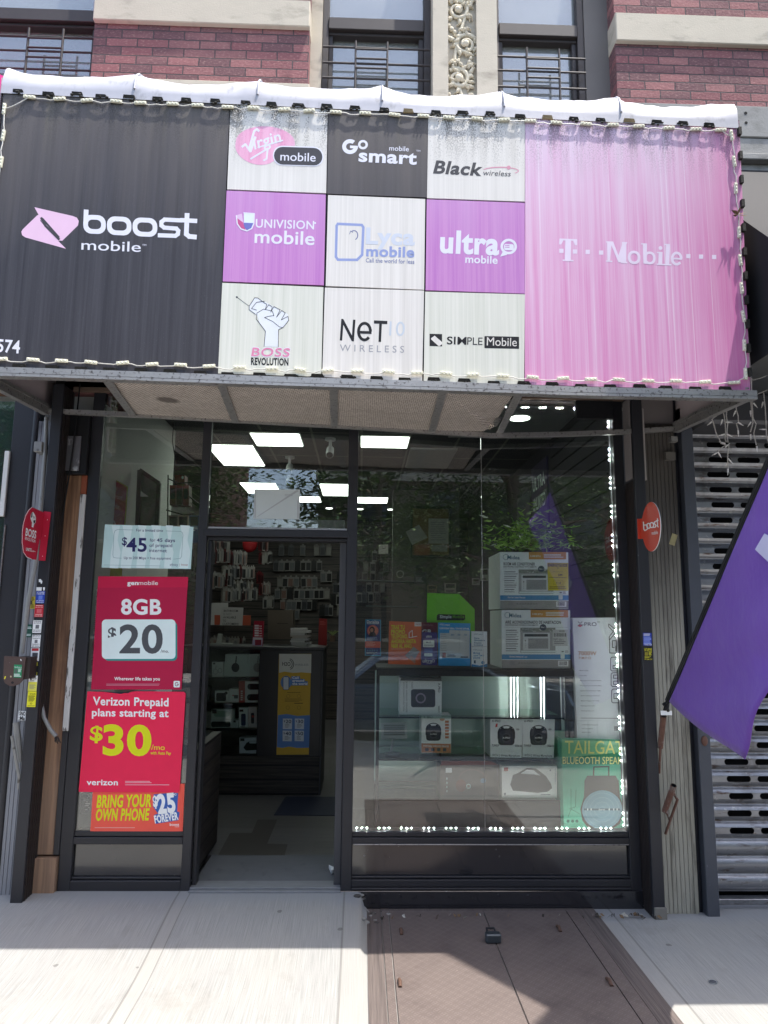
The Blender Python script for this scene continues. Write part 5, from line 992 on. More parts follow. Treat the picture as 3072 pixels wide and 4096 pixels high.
for i in range(9):
    p0 = PY('B3', 985+r7.randint(-12, 12), 1250, 2.55); w = r7.uniform(.13, .2); h = r7.uniform(.012, .022); b = MB(); b.box(p0.x, p0.x+w, 2.5, 2.7, z, z+h, ink(r7.choice(('a9a8a6', 'bdbbb8', '8b8a90', 'a39c93')))); b.build('paper_stack', label='loose grey booklet in the tall paper pile on the counter', cat='booklet', group='booklets piled on the counter'); z += h+.001
carton('dull brown cardboard carton behind the paper pile', 'B3', q4(760, 925, 1000, 1200), 2.8, .2, ink('5a5148'), lambda g: g.fine(850, 1050, 980, 1062, 1, ink('3a342f')))
carton('dark red folder leaning at the counter end', 'B3', [(1238, 1255), (1320, 1262), (1322, 1010), (1248, 1004)], 2.6, .03, ink('8a2724'), lambda g: g.fine(1255, 1030, 1310, 1070, 3, ink('b0504a')), 'folder', 'folder')
b = MB()
for i in range(12):
    a = i*2.4; p = PY('B3', 1375, 1165, 2.7); l = .05+.02*(i % 3); b.tube([p, p+Vector((math.cos(a)*l*.6, .0, .04)), p+Vector((math.cos(a)*l, 0, .03+.02*math.sin(a)))], [.004, .003, .001], ink('6f7f4a'), 5)
b.tube([p+Vector((0, 0, -.06)), p], [.025, .03], ink('6d5a4a'), 10); b.build('potted_plant', label='small spiky plant at the right end of the counter', cat='plant')
b = MB(); q = [PZ('B4', x, y, .004) for x, y in ((820, 1205), (1400, 1210), (1400, 1035), (930, 1035))]; b.prism(q[::1], (0, 0, -.006), ink('23283a')); b.build('floor_mat', label='dark navy mat on the plank floor before the counter', cat='mat')
b = MB(); q = [PZ('B4', x, y, .001) for x, y in ((290, 1590), (920, 1592), (950, 1485), (755, 1480), (850, 1252), (665, 1252), (610, 1378), (405, 1378))]; b.prism(q[::1], (0, 0, -.002), mat('darker_plank', '3a3532', .5)); b.build('dark_planks', kind='structure')
fr('slat_side', (-1.05, -.99, .16, .9, 0, .75), mt=SLAT).parent = None
o = [x for x in bpy.data.objects if x.name.startswith('slat_side')][0]; o.location = (0, 0, 0); tag(o, 'low black slatted side panel inside the doorway on the left', 'panel')
b = MB(); q = PY('B4', 1358, 1690, .3); b.prism([PZ('B4', x, y, .03) for x, y in ((1340, 1680), (1365, 1735), (1385, 1725), (1385, 1700))], (0, 0, -.02), WHITE); b.build('paper_scrap', label='scrap of white paper on the entrance floor by the jamb', cat='paper scrap')
# hanging phone case packs
PK = []
def packmesh(nm, body, win):
    b = MB(); b.box(-.042, .042, 0, .018, -.16, 0, ink(body, .3, .35)); b.box(-.033, .033, -.001, .002, -.145, -.03, ink(win, .3, .35)); b.box(-.014, .014, .006, .010, 0, .022, ink(body, .3, .35)); o = b.build(nm, loc=(0, 0, 0)); return o
protos = [packmesh('phone_case_pack', a, c_) for a, c_ in (('c9c6c2', '3b3c40'), ('bfbcb9', '8d9094'), ('3a393b', '232327'), ('c4bdb8', 'b08a80'), ('85858a', '4b4d55'), ('cfccc8', '1f1f22'), ('7b2f34', '3c1f22'), ('a9a39c', 'c6c3bd'))]
PLAB = ['white hanging phone case pack with dark window', 'white hanging phone case pack with grey window', 'black hanging phone case pack', 'white hanging phone case pack with tan window', 'grey hanging phone case pack', 'white hanging phone case pack with black window', 'dark red hanging phone case pack', 'cream hanging phone case pack with pale window']
used = set(); rp = random.Random(11)
def hang(i, x, y, z, rz=0, s=1, where='on the back wall'):
    p = protos[i]
    if i in used: o = p.copy(); COL.objects.link(o)
    else: o = p; used.add(i)
    o.location = (x, y, z); o.rotation_euler = (0, rp.uniform(-.05, .05), rz); o.scale = (s, s, s)
    tag(o, PLAB[i]+' '+where, 'phone case', 'phone case packs hung on the '+where.split('the ')[-1])
for row, (yy, xs0) in enumerate(((312, (870, 960, 1070, 1200, 1258, 1318)), (458, tuple(range(818, 1275, 51))), (560, (1262, 1320, 1420)), (610, (850, 905, 955, 1008, 1075, 1130, 1180)), (668, (1380, 1420)), (722, (830, 890, 948, 1012, 1065, 1110, 1150, 1200, 1245, 1300)), (778, (1362, 1412)), (828, (880, 940, 985, 1035, 1085, 1132, 1180)), (880, (1255, 1290, 1330, 1420)), (915, (870, 930, 1010)))):
    for x in xs0: q = PY('B3', x+24, yy, 7.13); hang(rp.choice((0, 0, 1, 1, 2, 2, 3, 4, 5, 5, 7)), q.x, 7.13, q.z, rp.uniform(-.15, .15), 1.05)
for yy, xs0 in ((900, (985, 1020)), (955, (945, 975, 1010, 1045, 1075)), (1005, (940, 970, 1010, 1050)), (1060, (945, 990, 1030, 1060)), (1110, (940, 965, 1000, 1035))):
    for x in xs0: q = PY('A7', x, yy, 7.13); hang(rp.choice((0, 1, 2, 5, 7, 4)), q.x, 7.13, q.z, rp.uniform(-.15, .15), 1.0, 'on the back wall')
# edge-on packs on long hooks at the left
fr('left_display_wall', (-2.24, -2.19, 2.2, 7.19, -.0, 2.9), mt=SLAT).parent = None
o = [x for x in bpy.data.objects if x.name.startswith('left_display_wall')][0]; o.location = (0, 0, 0); tag(o, kind='structure'); hookwall = o
for yy, n0, x0, x1 in ((255, 9, 215, 400), (345, 13, 210, 400), (375, 12, 410, 560), (510, 16, 345, 640), (580, 15, 195, 430), (650, 6, 440, 640), (720, 20, 340, 660), (260, 5, 690, 760), (380, 8, 690, 800), (570, 3, 670, 715), (670, 8, 690, 790), (800, 8, 730, 820), (1190, 14, 170, 560)):
    for k in range(n0):
        x = x0+(x1-x0)*k/n0; Y = 3.4+(x-200)/460*2.2
        q = PY('B3', x+8, yy+rp.uniform(-6, 10), Y); hang(rp.choice((0, 1, 3, 5, 7, 7, 4, 6)) if yy != 570 else 6, q.x, Y, q.z, 1.25+rp.uniform(-.15, .2), .98, 'on the left hook wall')
for yy in (270, 400, 525, 640, 760):
    for Y in (3.6, 4.2, 4.8, 5.4): z = PY('B3', 400, yy, Y).z; b = MB(); b.tube([(-2.19, Y, z+.02), (-1.75, Y, z+.02)], .004, DKMET, 5); b.build('hook', hookwall)
b = MB(); q = PY('B3', 590, 300, 3.9); b.ball(q, (.09, .05, .1), ink('8a2226', rough=.25), 10, 7); b.tube([q+Vector((0, 0, .09)), q+Vector((0, 0, .14))], .01, ink('8a2226')); b.build('plastic_bag', label='shiny dark red plastic bag hanging among the phone case packs', cat='bag')
# left window interior
def dr(g):
    for t, x0, x1, y in (('Get on the', 870, 968, 90), ('fastest Verizon', 866, 1008, 172), ('Prepaid plan', 862, 984, 250)): g.text(t, (x0, y), (x1, y+34), 40, ink('d0a9a0'), 2, .0, .0)
    g.text('$50', (850, 470), (960, 470), 90, ink('c8a49c'), 2, .02)
poster('tall red poster with yellow border standing inside the left window', 'B1', [(806, 838), (1010, 840), (1015, 770), (1060, 98), (935, 30), (890, 8), (862, 25)], .55, ink('a23530'), lambda g: (g.line([(806, 770), (862, 25), (890, 8), (935, 30), (1058, 100), (1030, 500)], 10, ink('a8a03c'), 1), g.poly([(802, 838), (1010, 840), (1014, 765), (806, 760)], ink('a8a63a'), 1), dr(g)))
b = MB(); c4 = [PY('B1', x, y, .9) for x, y in ((1140, 420), (1300, 440), (1320, 70), (1160, -40))]
for p, q in zip(c4, c4[1:]+c4[:1]): b.beam(p, q, .025, .03, BLK)
b.prism([p+Vector((0, .012, 0)) for p in c4], (0, .01, 0), mat('grey_board', '6d706c', .8)); g = G('B1', Y=.895, mb=b); g.poly([(1165, 180), (1232, 180), (1215, 165), (1190, 150), (1168, 130)], WHITE, 1); b.build('picture_frame', label='black framed grey board with torn paper inside the left window', cat='frame')
rk = thing('wire_rack', 'black wire rack with red and green boxed earbuds in the left window', 'rack', PY('B1', 1480, 300, .8))
b = MB()
for x0, y0, x1, y1 in ((1395, 0, 1390, 480), (1395, 30, 1480, 70), (1380, 290, 1520, 330), (1480, 70, 1590, 60), (1520, 330, 1612, 322), (1560, 170, 1660, 250), (1600, 100, 1650, 95)): b.tube([PY('B1', x0, y0, .8), PY('B1', x1, y1, .75)], .005, DKMET, 6)
b.build('wire_frame', rk)
for i in range(3): carton('boxed earbuds with %s band on the wire rack' % ('red', 'dark red', 'brown red')[i], 'B1', q4(1408+i*54, 85, 1458+i*54, 250), .78, .1, ink(('5d3a36', '4a3f3d', '6b4240')[i]), lambda g: (g.rr(1414+i*54, 115, 1450+i*54, 200, 14, ink('2c3a37'), 1), g.rect(1408+i*54, 85, 1458+i*54, 108, ink('8a3d38'), 1)), group='boxed earbuds on the wire rack')
carton('red carton on top of the wire rack in the left window', 'B1', q4(1450, 0, 1530, 70), .85, .1, ink('7c2628'), lambda g: g.ell(1515, 20, 10, 14, PALE))
for x0, x1, c_, l in ((1398, 1475, '8a857c', 'grey'), (1478, 1560, 'a59a86', 'beige'), (1570, 1650, '4d6584', 'blue')): carton('%s blister pack hanging under the wire rack' % l, 'B1', q4(x0, 335, x1, 560), .82, .03, ink(c_), lambda g: (g.rect(x0+8, 345, x1-8, 420, ink('3a3a3c'), 1), g.fine(x0+8, 430, x1-10, 470, 3, PALE)), 'blister pack', 'blister_pack', 'blister packs under the wire rack')
for i in range(9): hang((0, 1, 7, 5)[i % 4], PY('B1', 1560+i*9, 560, .9+i*.05).x, .9+.05*i, PY('B1', 1580, 560+60*(i % 3), .9).z, 1.3, 1, 'behind the left window posters')
b = MB(); b.tube([PY('A6', 1440, 600, .7), PY('A6', 1430, 760, .7), PY('A6', 1455, 900, .7), PY('A6', 1450, 1000, .7)], .004, BLKD); b.build('hanging_cord', label='thin black cord hanging from the ceiling in the left window', cat='cord')
BB = ink('f2f8f7'); MBL = ink('3f83b5')
def acbox(lab, k, x0, y0, x1, y1, Y, d, head, sub, big=True, es=False):
    def dr(g):
        w, h = x1-x0, y1-y0; u = lambda a: x0+w*a; v = lambda a: y0+h*a
        g.rect(x0, v(.765), x1, v(.85), ink('4f94c6'), 1); g.rect(x0, v(.86), x1, y1, ink('a3a29e'), 1)
        TEAL = ink('3c6f85'); g.ring(u(.085), v(.09), w*.045, h*.05, 4, TEAL, 1, 22, .9, 6.1); g.text('Midea', (u(.105), v(.125)), (u(.285), v(.13)), h*.062, TEAL, 2, .03)
        g.text(head, (u(.05), v(.235)), (u(.05+.0102*len(head)*2.25 if not es else .86), v(.24)), h*.05, ink('222426'), 2, .035); g.text(sub, (u(.05), v(.272)), (u(.53), v(.277)), h*.024, ink('222426'), 2, .03)
        if not big: g.fine(u(.06), v(.36), u(.3), v(.72), 11, GREY, 2); return
        g.rect(u(.42), y0+1, u(.965), v(.13), ink('d09445'), 1); g.text('5,000 BTU', (u(.44), v(.085)), (u(.59), v(.09)), h*.03, PALE, 2, .015); g.fine(u(.64), v(.04), u(.93), v(.11), 3, PALE, 2, rag=.15)
        g.line([(u(.04), v(.3)), (u(.96), v(.3))], 2, GREY, 2)
        g.rect(u(.27), v(.31), u(.78), v(.74), ink('aeb0ae'), 1); g.rect(u(.27), v(.31), u(.78), v(.375), ink('8b9088'), 2); g.rect(u(.28), v(.7), u(.8), v(.73), PALE, 2)
        for i in range(40): g.ell(u(.27+.51*random.random()), v(.315+.055*random.random()), 6, 5, ink(random.choice(('d9dbd5', '5f6a5c'))), 3, 6)
        g.rect(u(.31), v(.4), u(.70), v(.69), ink('dfe3e2'), 2); g.rect(u(.33), v(.415), u(.67), v(.46), ink('3d4548'), 3); g.rect(u(.38), v(.49), u(.68), v(.67), ink('d0d3d2'), 3)
        for i in range(11): g.rect(u(.385), v(.495+.0158*i), u(.675), v(.503+.0158*i), ink('4b5052'), 4)
        for i in range(4): g.ell(u(.345), v(.55+.03*i), 4, 4, GREY, 3, 8)
        g.rect(u(.335), v(.52), u(.352), v(.535), BLACK, 3)
        for i in range(5): g.fine(u(.06), v(.345+.078*i), u(.25), v(.372+.078*i), 1, ink('4a4c4e'), 2, rag=.3); g.fine(u(.06), v(.378+.078*i), u(.26), v(.405+.078*i), 2, GREY, 2)
        g.ell(u(.6), v(.3), w*.048, h*.055, ink('3a4a5c'), 4); g.text('No.1', (u(.57), v(.31)), (u(.63), v(.312)), h*.026, WHITE, 5, .02)
        g.text('One-Year Limited Warranty' if not es else 'Garantia limitada de 1 ano', (u(.11), v(.815)), (u(.37), v(.82)), h*.028, WHITE, 2, .02)
        g.rr(u(.855), v(.69), u(.915), v(.84), 8, PALE, 3); g.rect(u(.87), v(.71), u(.9), v(.725), BLACK, 4); g.fine(u(.92), v(.7), u(.97), v(.75), 3, GREY, 3)
        for i in range(8): g.line([(u(.24+.04*i), v(.93)), (u(.255+.04*i), v(.9)), (u(.262+.04*i), v(.93))], 3, ink('55575a'), 2)
        g.fine(u(.12), v(.88), u(.2), v(.95), 4, GREY, 2); g.rect(u(.82), v(.875), u(.97), v(.97), WHITE, 2); g.bars(u(.84), v(.885), u(.95), v(.95), BLACK, 3)
        if not es:
            YG = ink('d8c438'); g.poly([(u(.7), v(.68)), (u(1.0), v(.685)), (u(.995), v(.195)), (u(.69), v(.19))], YG, 5); g.text('ENERGYGUIDE', (u(.7), v(.255)), (u(.985), v(.26)), h*.05, BLACK, 6, .04)
            g.line([(u(.845), v(.26)), (u(.845), v(.295))], 5, BLACK, 6); g.text('$44', (u(.85), v(.42)), (u(.91), v(.42)), h*.034, BLACK, 6, .03); g.text('11.0', (u(.82), v(.56)), (u(.89), v(.56)), h*.03, BLACK, 6, .02); g.line([(u(.72), v(.45)), (u(.97), v(.455))], 4, BLACK, 6); g.line([(u(.78), v(.51)), (u(.92), v(.51)), (u(.92), v(.58)), (u(.78), v(.58))], 2, ink('8a7d2c'), 6, True); g.line([(u(.77), v(.35)), (u(.92), v(.352))], 3, ink('6d6220'), 6); g.fine(u(.72), v(.61), u(.97), v(.66), 2, ink('6d6220'), 6, rag=.1)
        else: g.rect(u(.74), v(.34), u(.96), v(.62), ink('cfd1cf'), 5); g.bars(u(.76), v(.4), u(.94), v(.46), BLACK, 6, 18); g.bars(u(.84), v(.35), u(.92), v(.38), BLACK, 6, 8); g.text('DEPT 00011', (u(.75), v(.525)), (u(.9), v(.53)), h*.035, ink('55575a'), 6); g.fine(u(.76), v(.54), u(.95), v(.6), 2, GREY, 6)
        s = G(k, X=PY(k, x0, y0, Y).x); sx = s.X
        g.mb.add([(sx-.001, Y+.04, PY(k, x0, v(.18), Y).z), (sx-.001, Y+d-.06, PY(k, x0, v(.18), Y).z), (sx-.001, Y+d-.06, PY(k, x0, v(.13), Y).z), (sx-.001, Y+.04, PY(k, x0, v(.13), Y).z)], [(3, 2, 1, 0)], TEAL)
        for yy_, h_ in ((.3, .1), (.45, .14), (.62, .1)): 
            for a in (.08, .22, .34): g.mb.add([(sx-.001, Y+a, PY(k, x0, v(yy_+h_), Y).z), (sx-.001, Y+a+.08, PY(k, x0, v(yy_+h_), Y).z), (sx-.001, Y+a+.08, PY(k, x0, v(yy_), Y).z), (sx-.001, Y+a, PY(k, x0, v(yy_), Y).z)], [(3, 2, 1, 0)], ink('7f8b92' if a != .22 else '59646c'))
        g.mb.add([(sx-.001, Y, PY(k, x0, v(.85), Y).z), (sx-.001, Y+d, PY(k, x0, v(.85), Y).z), (sx-.001, Y+d, PY(k, x0, v(.765), Y).z), (sx-.001, Y, PY(k, x0, v(.765), Y).z)], [(3, 2, 1, 0)], ink('4f94c6'))
    return carton(lab, k, [(x0, y1), (x1, y1+4), (x1-4, y0+4), (x0-2, y0)], Y, d, BB, dr, 'box', 'carton')
acbox('air conditioner carton with yellow energy label, upper of the stacked pair', 'B7', 140, 160, 896, 786, .22, .42, 'ROOM AIR CONDITIONER', 'ELECTRONIC CONTROLS WITH REMOTE')
acbox('air conditioner carton in Spanish, lower of the stacked pair', 'B7', 158, 800, 918, 1444, .22, .42, 'AIRE ACONDICIONADO DE HABITACION', 'CONTROLES ELECTRONICOS CON REMOTO', True, True)
for y0, y1, l in ((945, 1440, 'top'), (1455, 1905, 'middle'), (1915, 2380, 'bottom')): acbox('white appliance carton behind the left window posters, %s of the stack' % l, 'B1', 745-.06*(y0-945), y0, 1290, y1, .32, .4, 'ROOM AIR CONDITIONER', 'ELECTRONIC CONTROLS WITH REMOTE', False)
carton('dark carton with white print low behind the orange poster', 'B2', q4(665, 985, 880, 1150), .3, .25, ink('3a3f40'), lambda g: [g.rect(690+random.random()*60, 1000+i*16, 700+random.random()*50, 1008+i*16, WHITE, 1) for i in range(8)])
b = MB(); b.box(-1.64, -1.02, .12, .75, -.05, .27, ink('9aa09c')); b.build('window_plinth', label='pale plinth carrying the cartons inside the left window', cat='plinth')
# ---------------------------------------------------------------- right window display
cab = thing('display_case', 'dark edged glass display case holding boxed speakers in the right window', 'display case', (.7, .4, .27))
CX0, CX1, CYF, CYB2, CT = .10, 1.30, .20, .68, 1.25
GSH = glass('green_shelf_glass', (.72, .88, .82), 1.5)
fr('frame', (CX0, CX1+.06, CYF-.01, CYF+.02, CT-.05, CT-.005), (CX0, CX0+.02, CYF, CYF+.02, .36, CT-.05), (CX1, CX1+.055, CYF, CYF+.03, .3, CT-.05), (CX0, CX1+.06, CYF, CYB2, CT-.004, CT), mt=CB, par=cab)
fr('back_mirror', (CX0, CX1, CYB2, CYB2+.01, .46, CT-.05), mt=mat('case_back', 'b9ccc2', .2, .4, var=.05), par=cab)
shz = [PY('B6', 700, y, CYF+.03).z for y in (312, 556, 778)]
for z in shz: fr('glass_shelf', (CX0+.02, CX1, CYF+.02, CYB2-.01, z-.012, z-.003), mt=GSH, par=cab, bev=0)
fr('upright', (.545, .56, CYB2-.04, CYB2-.01, .46, CT-.05), mt=CB, par=cab); fr('base', (CX0, CX1, CYF+.03, CYB2, .275, .44), mt=ink('33312f'), par=cab)
DOT = glow('led_dot', 'f0f4f4', 480)
DOT2 = glow('case_led_dot', 'f0f4f4', 18)
for x, Y in ((815, .5), (845, .5), (877, .5), (1095, .4), (1125, .45)):
    b = MB()
    for i in range(22): q = PY('C6', x+.3*i*(1 if x > 1000 else .1), 245+i*18, Y); b.ball(q, .0022, DOT2, 5, 3)
    b.build('led_row', cab)
def xbox(g, cx, cy, r, hw=True):
    D = ink('30303a'); g.rr(cx-r, cy-r*.95, cx+r, cy+r*1.1, r*.42, D, 1); g.rr(cx-r*.82, cy-r*.7, cx+r*.82, cy+r*.95, r*.36, ink('3f3f4a'), 2); g.ell(cx-r*.5, cy-r*.98, r*.2, r*.14, D, 1, 10); g.ell(cx+r*.5, cy-r*.98, r*.2, r*.14, D, 1, 10)
    g.ell(cx, cy+r*.2, r*.56, r*.56, ink('55565f'), 3); g.ell(cx, cy+r*.2, r*.44, r*.44, ink('26262c'), 4); g.text('X-PRO', (cx-r*.45, cy+r*.3), (cx+r*.45, cy+r*.3), r*.2, WHITE, 5, .03)
    g.ring(cx, cy-r*.5, r*1.05, r*.85, 5, D, 1, 20, math.pi, 2*math.pi); g.line([(cx-r*1.02, cy-r*.5), (cx-r*1.02, cy+r*.3)], 5, D, 1); g.line([(cx+r*1.02, cy-r*.5), (cx+r*1.02, cy+r*.3)], 5, D, 1)
SPW = ink('f4f6f6'); SG = 'white boxed speakers in the display case'
def dr(g):
    g.rr(352, 154, 492, 258, 14, ink('3a3840'), 1); g.ring(408, 206, 30, 30, 9, ink('9a8a9c'), 2); g.text('X-PRO', (508, 118), (508, 172), 12, BLACK, 2, .02, tl=(521, 118)); g.text('3000W', (508, 250), (508, 290), 9, BLACK, 2, .0, tl=(518, 250)); g.text('XS650', (354, 112), (354, 150), 10, GREY, 2, tl=(364, 112))
    g.text('SUPER WIRELESS SPEAKER', (322, 110), (322, 288), 8, GREY, 2, .01, tl=(331, 110)); g.text('WITH KARAOKE FUNCTION', (306, 112), (306, 280), 8, GREY, 2, .01, tl=(315, 112)); g.poly([(290, 104), (530, 108), (528, 92), (296, 88)], ink('6a6c6e'), 1)
carton('white speaker carton turned on its side on the top glass shelf', 'B6', [(288, 300), (528, 302), (530, 94), (290, 90)], .3, .2, SPW, dr, group=SG)
def dr(g):
    xbox(g, 481, 405, 42); g.text('X-PRO', (424, 318), (476, 318), 12, BLACK, 2, .02); g.poly([(412, 520), (582, 522), (582, 470), (412, 466)], ink('c77f55'), 1); g.text('PORTABLE WIRELESS SPEAKER', (424, 486), (570, 490), 10, WHITE, 2, .02)
    for i in range(4): g.rr(434+i*34, 494, 454+i*34, 512, 3, ink('4a4c52'), 2)
    for i in range(6): g.rect(548, 335+i*18, 570, 348+i*18, ink('c77f55'), 2)
    g.ell(532, 326, 14, 12, ink('d9b49a'), 2)
carton('white speaker carton with orange bottom band on the middle shelf', 'B6', q4(412, 304, 583, 522), .3, .16, SPW, dr, group=SG)
for x0, l in ((810, 'red price tag, left of the pair'), (996, 'right of the pair, beside the case edge')):
    def dr(g):
        xbox(g, x0+92, 425, 47); g.text('X-PRO', (x0+8, 344), (x0+58, 344), 12, BLACK, 2, .02); g.text('TUNEUP', (x0+8, 484), (x0+50, 485), 12, BLACK, 2, .02); g.text('XS610', (x0+142, 486), (x0+180, 488), 12, BLACK, 2, .02); g.text('WITH 2 Wirless Microphone', (x0+10, 541), (x0+170, 545), 13, ink('5a5f66'), 2, .015); g.ell(x0+158, 386, 10, 6, ink('b5b5b5'), 2)
        if x0 < 900: g.poly([(x0+28, 374), (x0+40, 372), (x0+42, 352), (x0+32, 354)], ink('d8423c'), 3)
    carton('white carton with black round cornered speaker, '+l, 'B6', [(x0, 546), (x0+180, 550), (x0+186, 330), (x0, 324)], .26, .2, SPW, dr, group=SG)
def dr(g):
    D = ink('66605c'); g.poly([(925, 705), (940, 740), (1080, 752), (1140, 745), (1166, 725), (1160, 700), (1130, 655), (1075, 612), (1020, 608), (975, 635), (940, 650)], D, 1); g.poly([(985, 640), (1060, 645), (1098, 652), (1060, 622), (1020, 618)], SPW, 2); g.rect(888, 606, 912, 626, ink('b0504a'), 2); g.ell(1156, 622, 5, 5, GREY, 2, 10)
    g.text('BOOMS BOX 1', (1182, 612), (1182, 700), 7, GREY, 2, tl=(1189, 612)); g.fine(1100, 760, 1185, 770, 1, GREY); g.rect(888, 752, 900, 766, GREY, 2)
carton('wide white carton picturing a grey handled boombox on the lowest shelf', 'B6', q4(878, 598, 1195, 782), .24, .2, ink('ecebe7'), dr, group=SG)
def dr(g):
    g.rect(552, 608, 588, 636, WHITE, 1); g.ring(705, 670, 78, 55, 6, ink('8d7b74'), 1, 26, math.pi*.9, math.pi*1.9); g.ell(640, 710, 30, 36, ink('8a6458'), 1, 18); g.ring(684, 714, 14, 14, 5, PALE, 2); g.ell(768, 682, 16, 14, ink('7f97ad'), 2, 14); g.text('BOOMBOX3', (848, 610), (848, 676), 8, GREY, 2, tl=(856, 610)); g.poly([(522, 594), (850, 590), (800, 562), (530, 566)], ink('7d4238'), 1)
    for i in range(4): g.rect(556, 664+i*24, 562, 676+i*24, PALE, 2)
carton('brown grey boombox carton with reddish lid on the lowest shelf', 'B6', q4(522, 590, 860, 780), .3, .25, ink('7d746d'), dr)
b = MB(); lp = [PY('B6', x, y, .4) for x, y in ((178, 350), (330, 345), (330, 440), (180, 445))]; b.prism(lp[::-1], (0, .01, 0), ink('a3a9a9'))
g = G('B6', Y=.398, mb=b)
for i in range(6): g.rect(195, 360+i*11, 315, 364+i*11, ink('4d5355'), 1)
b.beam(PY('B6', 250, 440, .41), PY('B6', 235, 520, .41), .05, .012, ink('8d9393')); b.tube([PY('B6', 245, 522, .36), PY('B6', 245, 526, .36)], .05, ink('8d9393'), 16); b.build('laptop_stand', label='silver slotted laptop stand on the middle glass shelf', cat='stand')
# on top of the case
def dr(g):
    for t, w, y in (('TRAE TU', 128, 868), ('PROPIO', 130, 912), ('TELEFONO.', 158, 956), ('AHORRA HASTA', 236, 1002), ('$600 AL ANO.', 200, 1046)): g.text(t, (390, y), (390+w, y), 36, VY, 2, .045)
    g.rr(612, 802, 676, 842, 4, ink('d9d2cf'), 2); g.text('boost', (622, 826), (668, 826), 12, ink('a04434'), 3, .02); g.line([(560, 905), (590, 880), (592, 945), (636, 935), (560, 950)], 5, WHITE, 2, True)
    g.poly([(520, 1120), (600, 1180), (660, 1080), (605, 1035)], ink('8d8a88'), 2); g.poly([(560, 1150), (615, 1195), (625, 1160), (580, 1120)], ink('b98a74'), 3); g.line([(530, 1110), (640, 1070)], 4, ink('5f5d5c'), 3); g.fine(388, 1054, 560, 1066, 1, ink('e0a590'))
DTOP = .24
poster('orange Spanish leaflet with yellow lettering on the display case', 'B5', [(362, 1200), (672, 1208), (678, 804), (372, 792)], DTOP, ink('e0662f'), dr, 'leaflet', 'leaflet', .004)
poster('dark maroon leaflet half hidden between the orange and blue leaflets', 'B5', [(676, 1000), (832, 1000), (832, 806), (680, 804)], DTOP+.03, ink('6d1f33'), lambda g: (g.text('mobile', (688, 838), (788, 840), 22, ink('a06a76'), 1), g.text('GB', (684, 914), (770, 914), 40, PALE, 1, .04)), 'leaflet', 'leaflet', .004)
def dr(g):
    g.text('ultra', (722, 948), (775, 948), 24, WHITE, 2, .03); g.rr(692, 975, 800, 1040, 8, PALE, 2); g.text('MAS', (722, 1000), (768, 1000), 14, NAVY, 3, .02); g.text('QUE NUNCA!', (702, 1028), (790, 1028), 12, NAVY, 3, .02); g.rr(702, 1052, 784, 1088, 6, ink('4f6cb0'), 2); g.rr(702, 1098, 782, 1126, 8, PALE, 2); g.text('ultra', (688, 1184), (776, 1186), 34, WHITE, 2, .02); g.ring(790, 1170, 15, 14, 5, WHITE, 2, 16); g.text('mobile', (728, 1198), (776, 1198), 11, WHITE, 2)
poster('narrow violet leaflet stack in front of the maroon leaflet', 'B5', [(676, 1208), (824, 1212), (830, 900), (684, 896)], DTOP-.01, ink('43397f'), dr, 'leaflet', 'leaflet', .02)
def dr(g):
    g.text('AT&T prepaid', (850, 832), (946, 836), 16, WHITE, 2, .02); g.text('Unlimited data. Unreal prices.', (850, 868), (1132, 872), 20, WHITE, 2, .03); g.poly([(852, 1140), (1134, 1146), (1136, 882), (942, 876), (942, 906), (852, 906)], ink('c6cccd'), 2)
    for i, t in enumerate(('$35', '$45', '$60')): g.text(t, (958+i*62, 928), (986+i*62, 930), 14, ink('3a78a0'), 3, .02)
    for i in range(9): g.fine(860, 915+i*22, 920, 923+i*22, 1, GREY, 3); g.ell(1036+64*(i % 2), 965+i*13, 3, 3, BLACK, 3, 8)
    g.rect(876, 1094, 908, 1138, ink('a9604a'), 3); g.fine(922, 1108, 1010, 1132, 2, ink('3a4c58'), 3, fill=.7); g.rr(1048, 1128, 1120, 1140, 4, ink('33414c'), 3)
poster('bright blue price leaflet with white table on the display case', 'B5', [(838, 1216), (1142, 1220), (1140, 814), (836, 806)], DTOP, ink('36a0de'), dr, 'leaflet', 'leaflet', .004)
def dr(g):
    for t, y in (('Datos', 962), ('ilimitados.', 982), ('Precios', 1006), ('Irreales.', 1026)): g.text(t, (1178, y), (1178+9.6*len(t), y), 15, ink('2a6f96'), 2, .03)
    g.text('AT&T prepaid', (1176, 922), (1262, 924), 12, ink('4a7f96'), 2); g.line([(1156, 1034), (1300, 1036)], 3, GREY, 2); g.text('AT&T prepaid', (1168, 1070), (1252, 1072), 12, ink('2a6f96'), 2)
    for t, y in (('Bring', 1104), ('your own', 1126), ('phone', 1148)): g.text(t, (1170, y), (1170+12.5*len(t), y), 18, ink('2a86bd'), 2, .03)
    g.poly([(1152, 1226), (1302, 1228), (1303, 1196), (1230, 1214), (1154, 1200)], ink('2b86bd'), 2); g.ell(1260, 1186, 16, 17, ink('2b86bd'), 3); g.rect(1174, 1164, 1192, 1194, ink('33506a'), 2)
poster('small white and blue leaflet pair at the right of the price leaflet', 'B5', [(1152, 1228), (1303, 1228), (1300, 892), (1152, 888)], DTOP-.005, ink('eef4f5'), dr, 'leaflet', 'leaflet', .012)
poster('tall lime green display card with cut corner on the display case', 'B5', [(726, 1000), (1184, 1000), (1182, 678), (1036, 536), (732, 526)], DTOP+.08, ink('7ad030'), lambda g: (g.poly([(823, 786), (1076, 786), (1092, 772), (1090, 732), (838, 726), (823, 740)], ink('16261c'), 1), g.text('Simple', (852, 764), (962, 764), 28, PALE, 2, .035), g.text('Mobile', (972, 764), (1084, 764), 28, ink('5cab24'), 2, .035)), 'display card', 'display_card', .01)
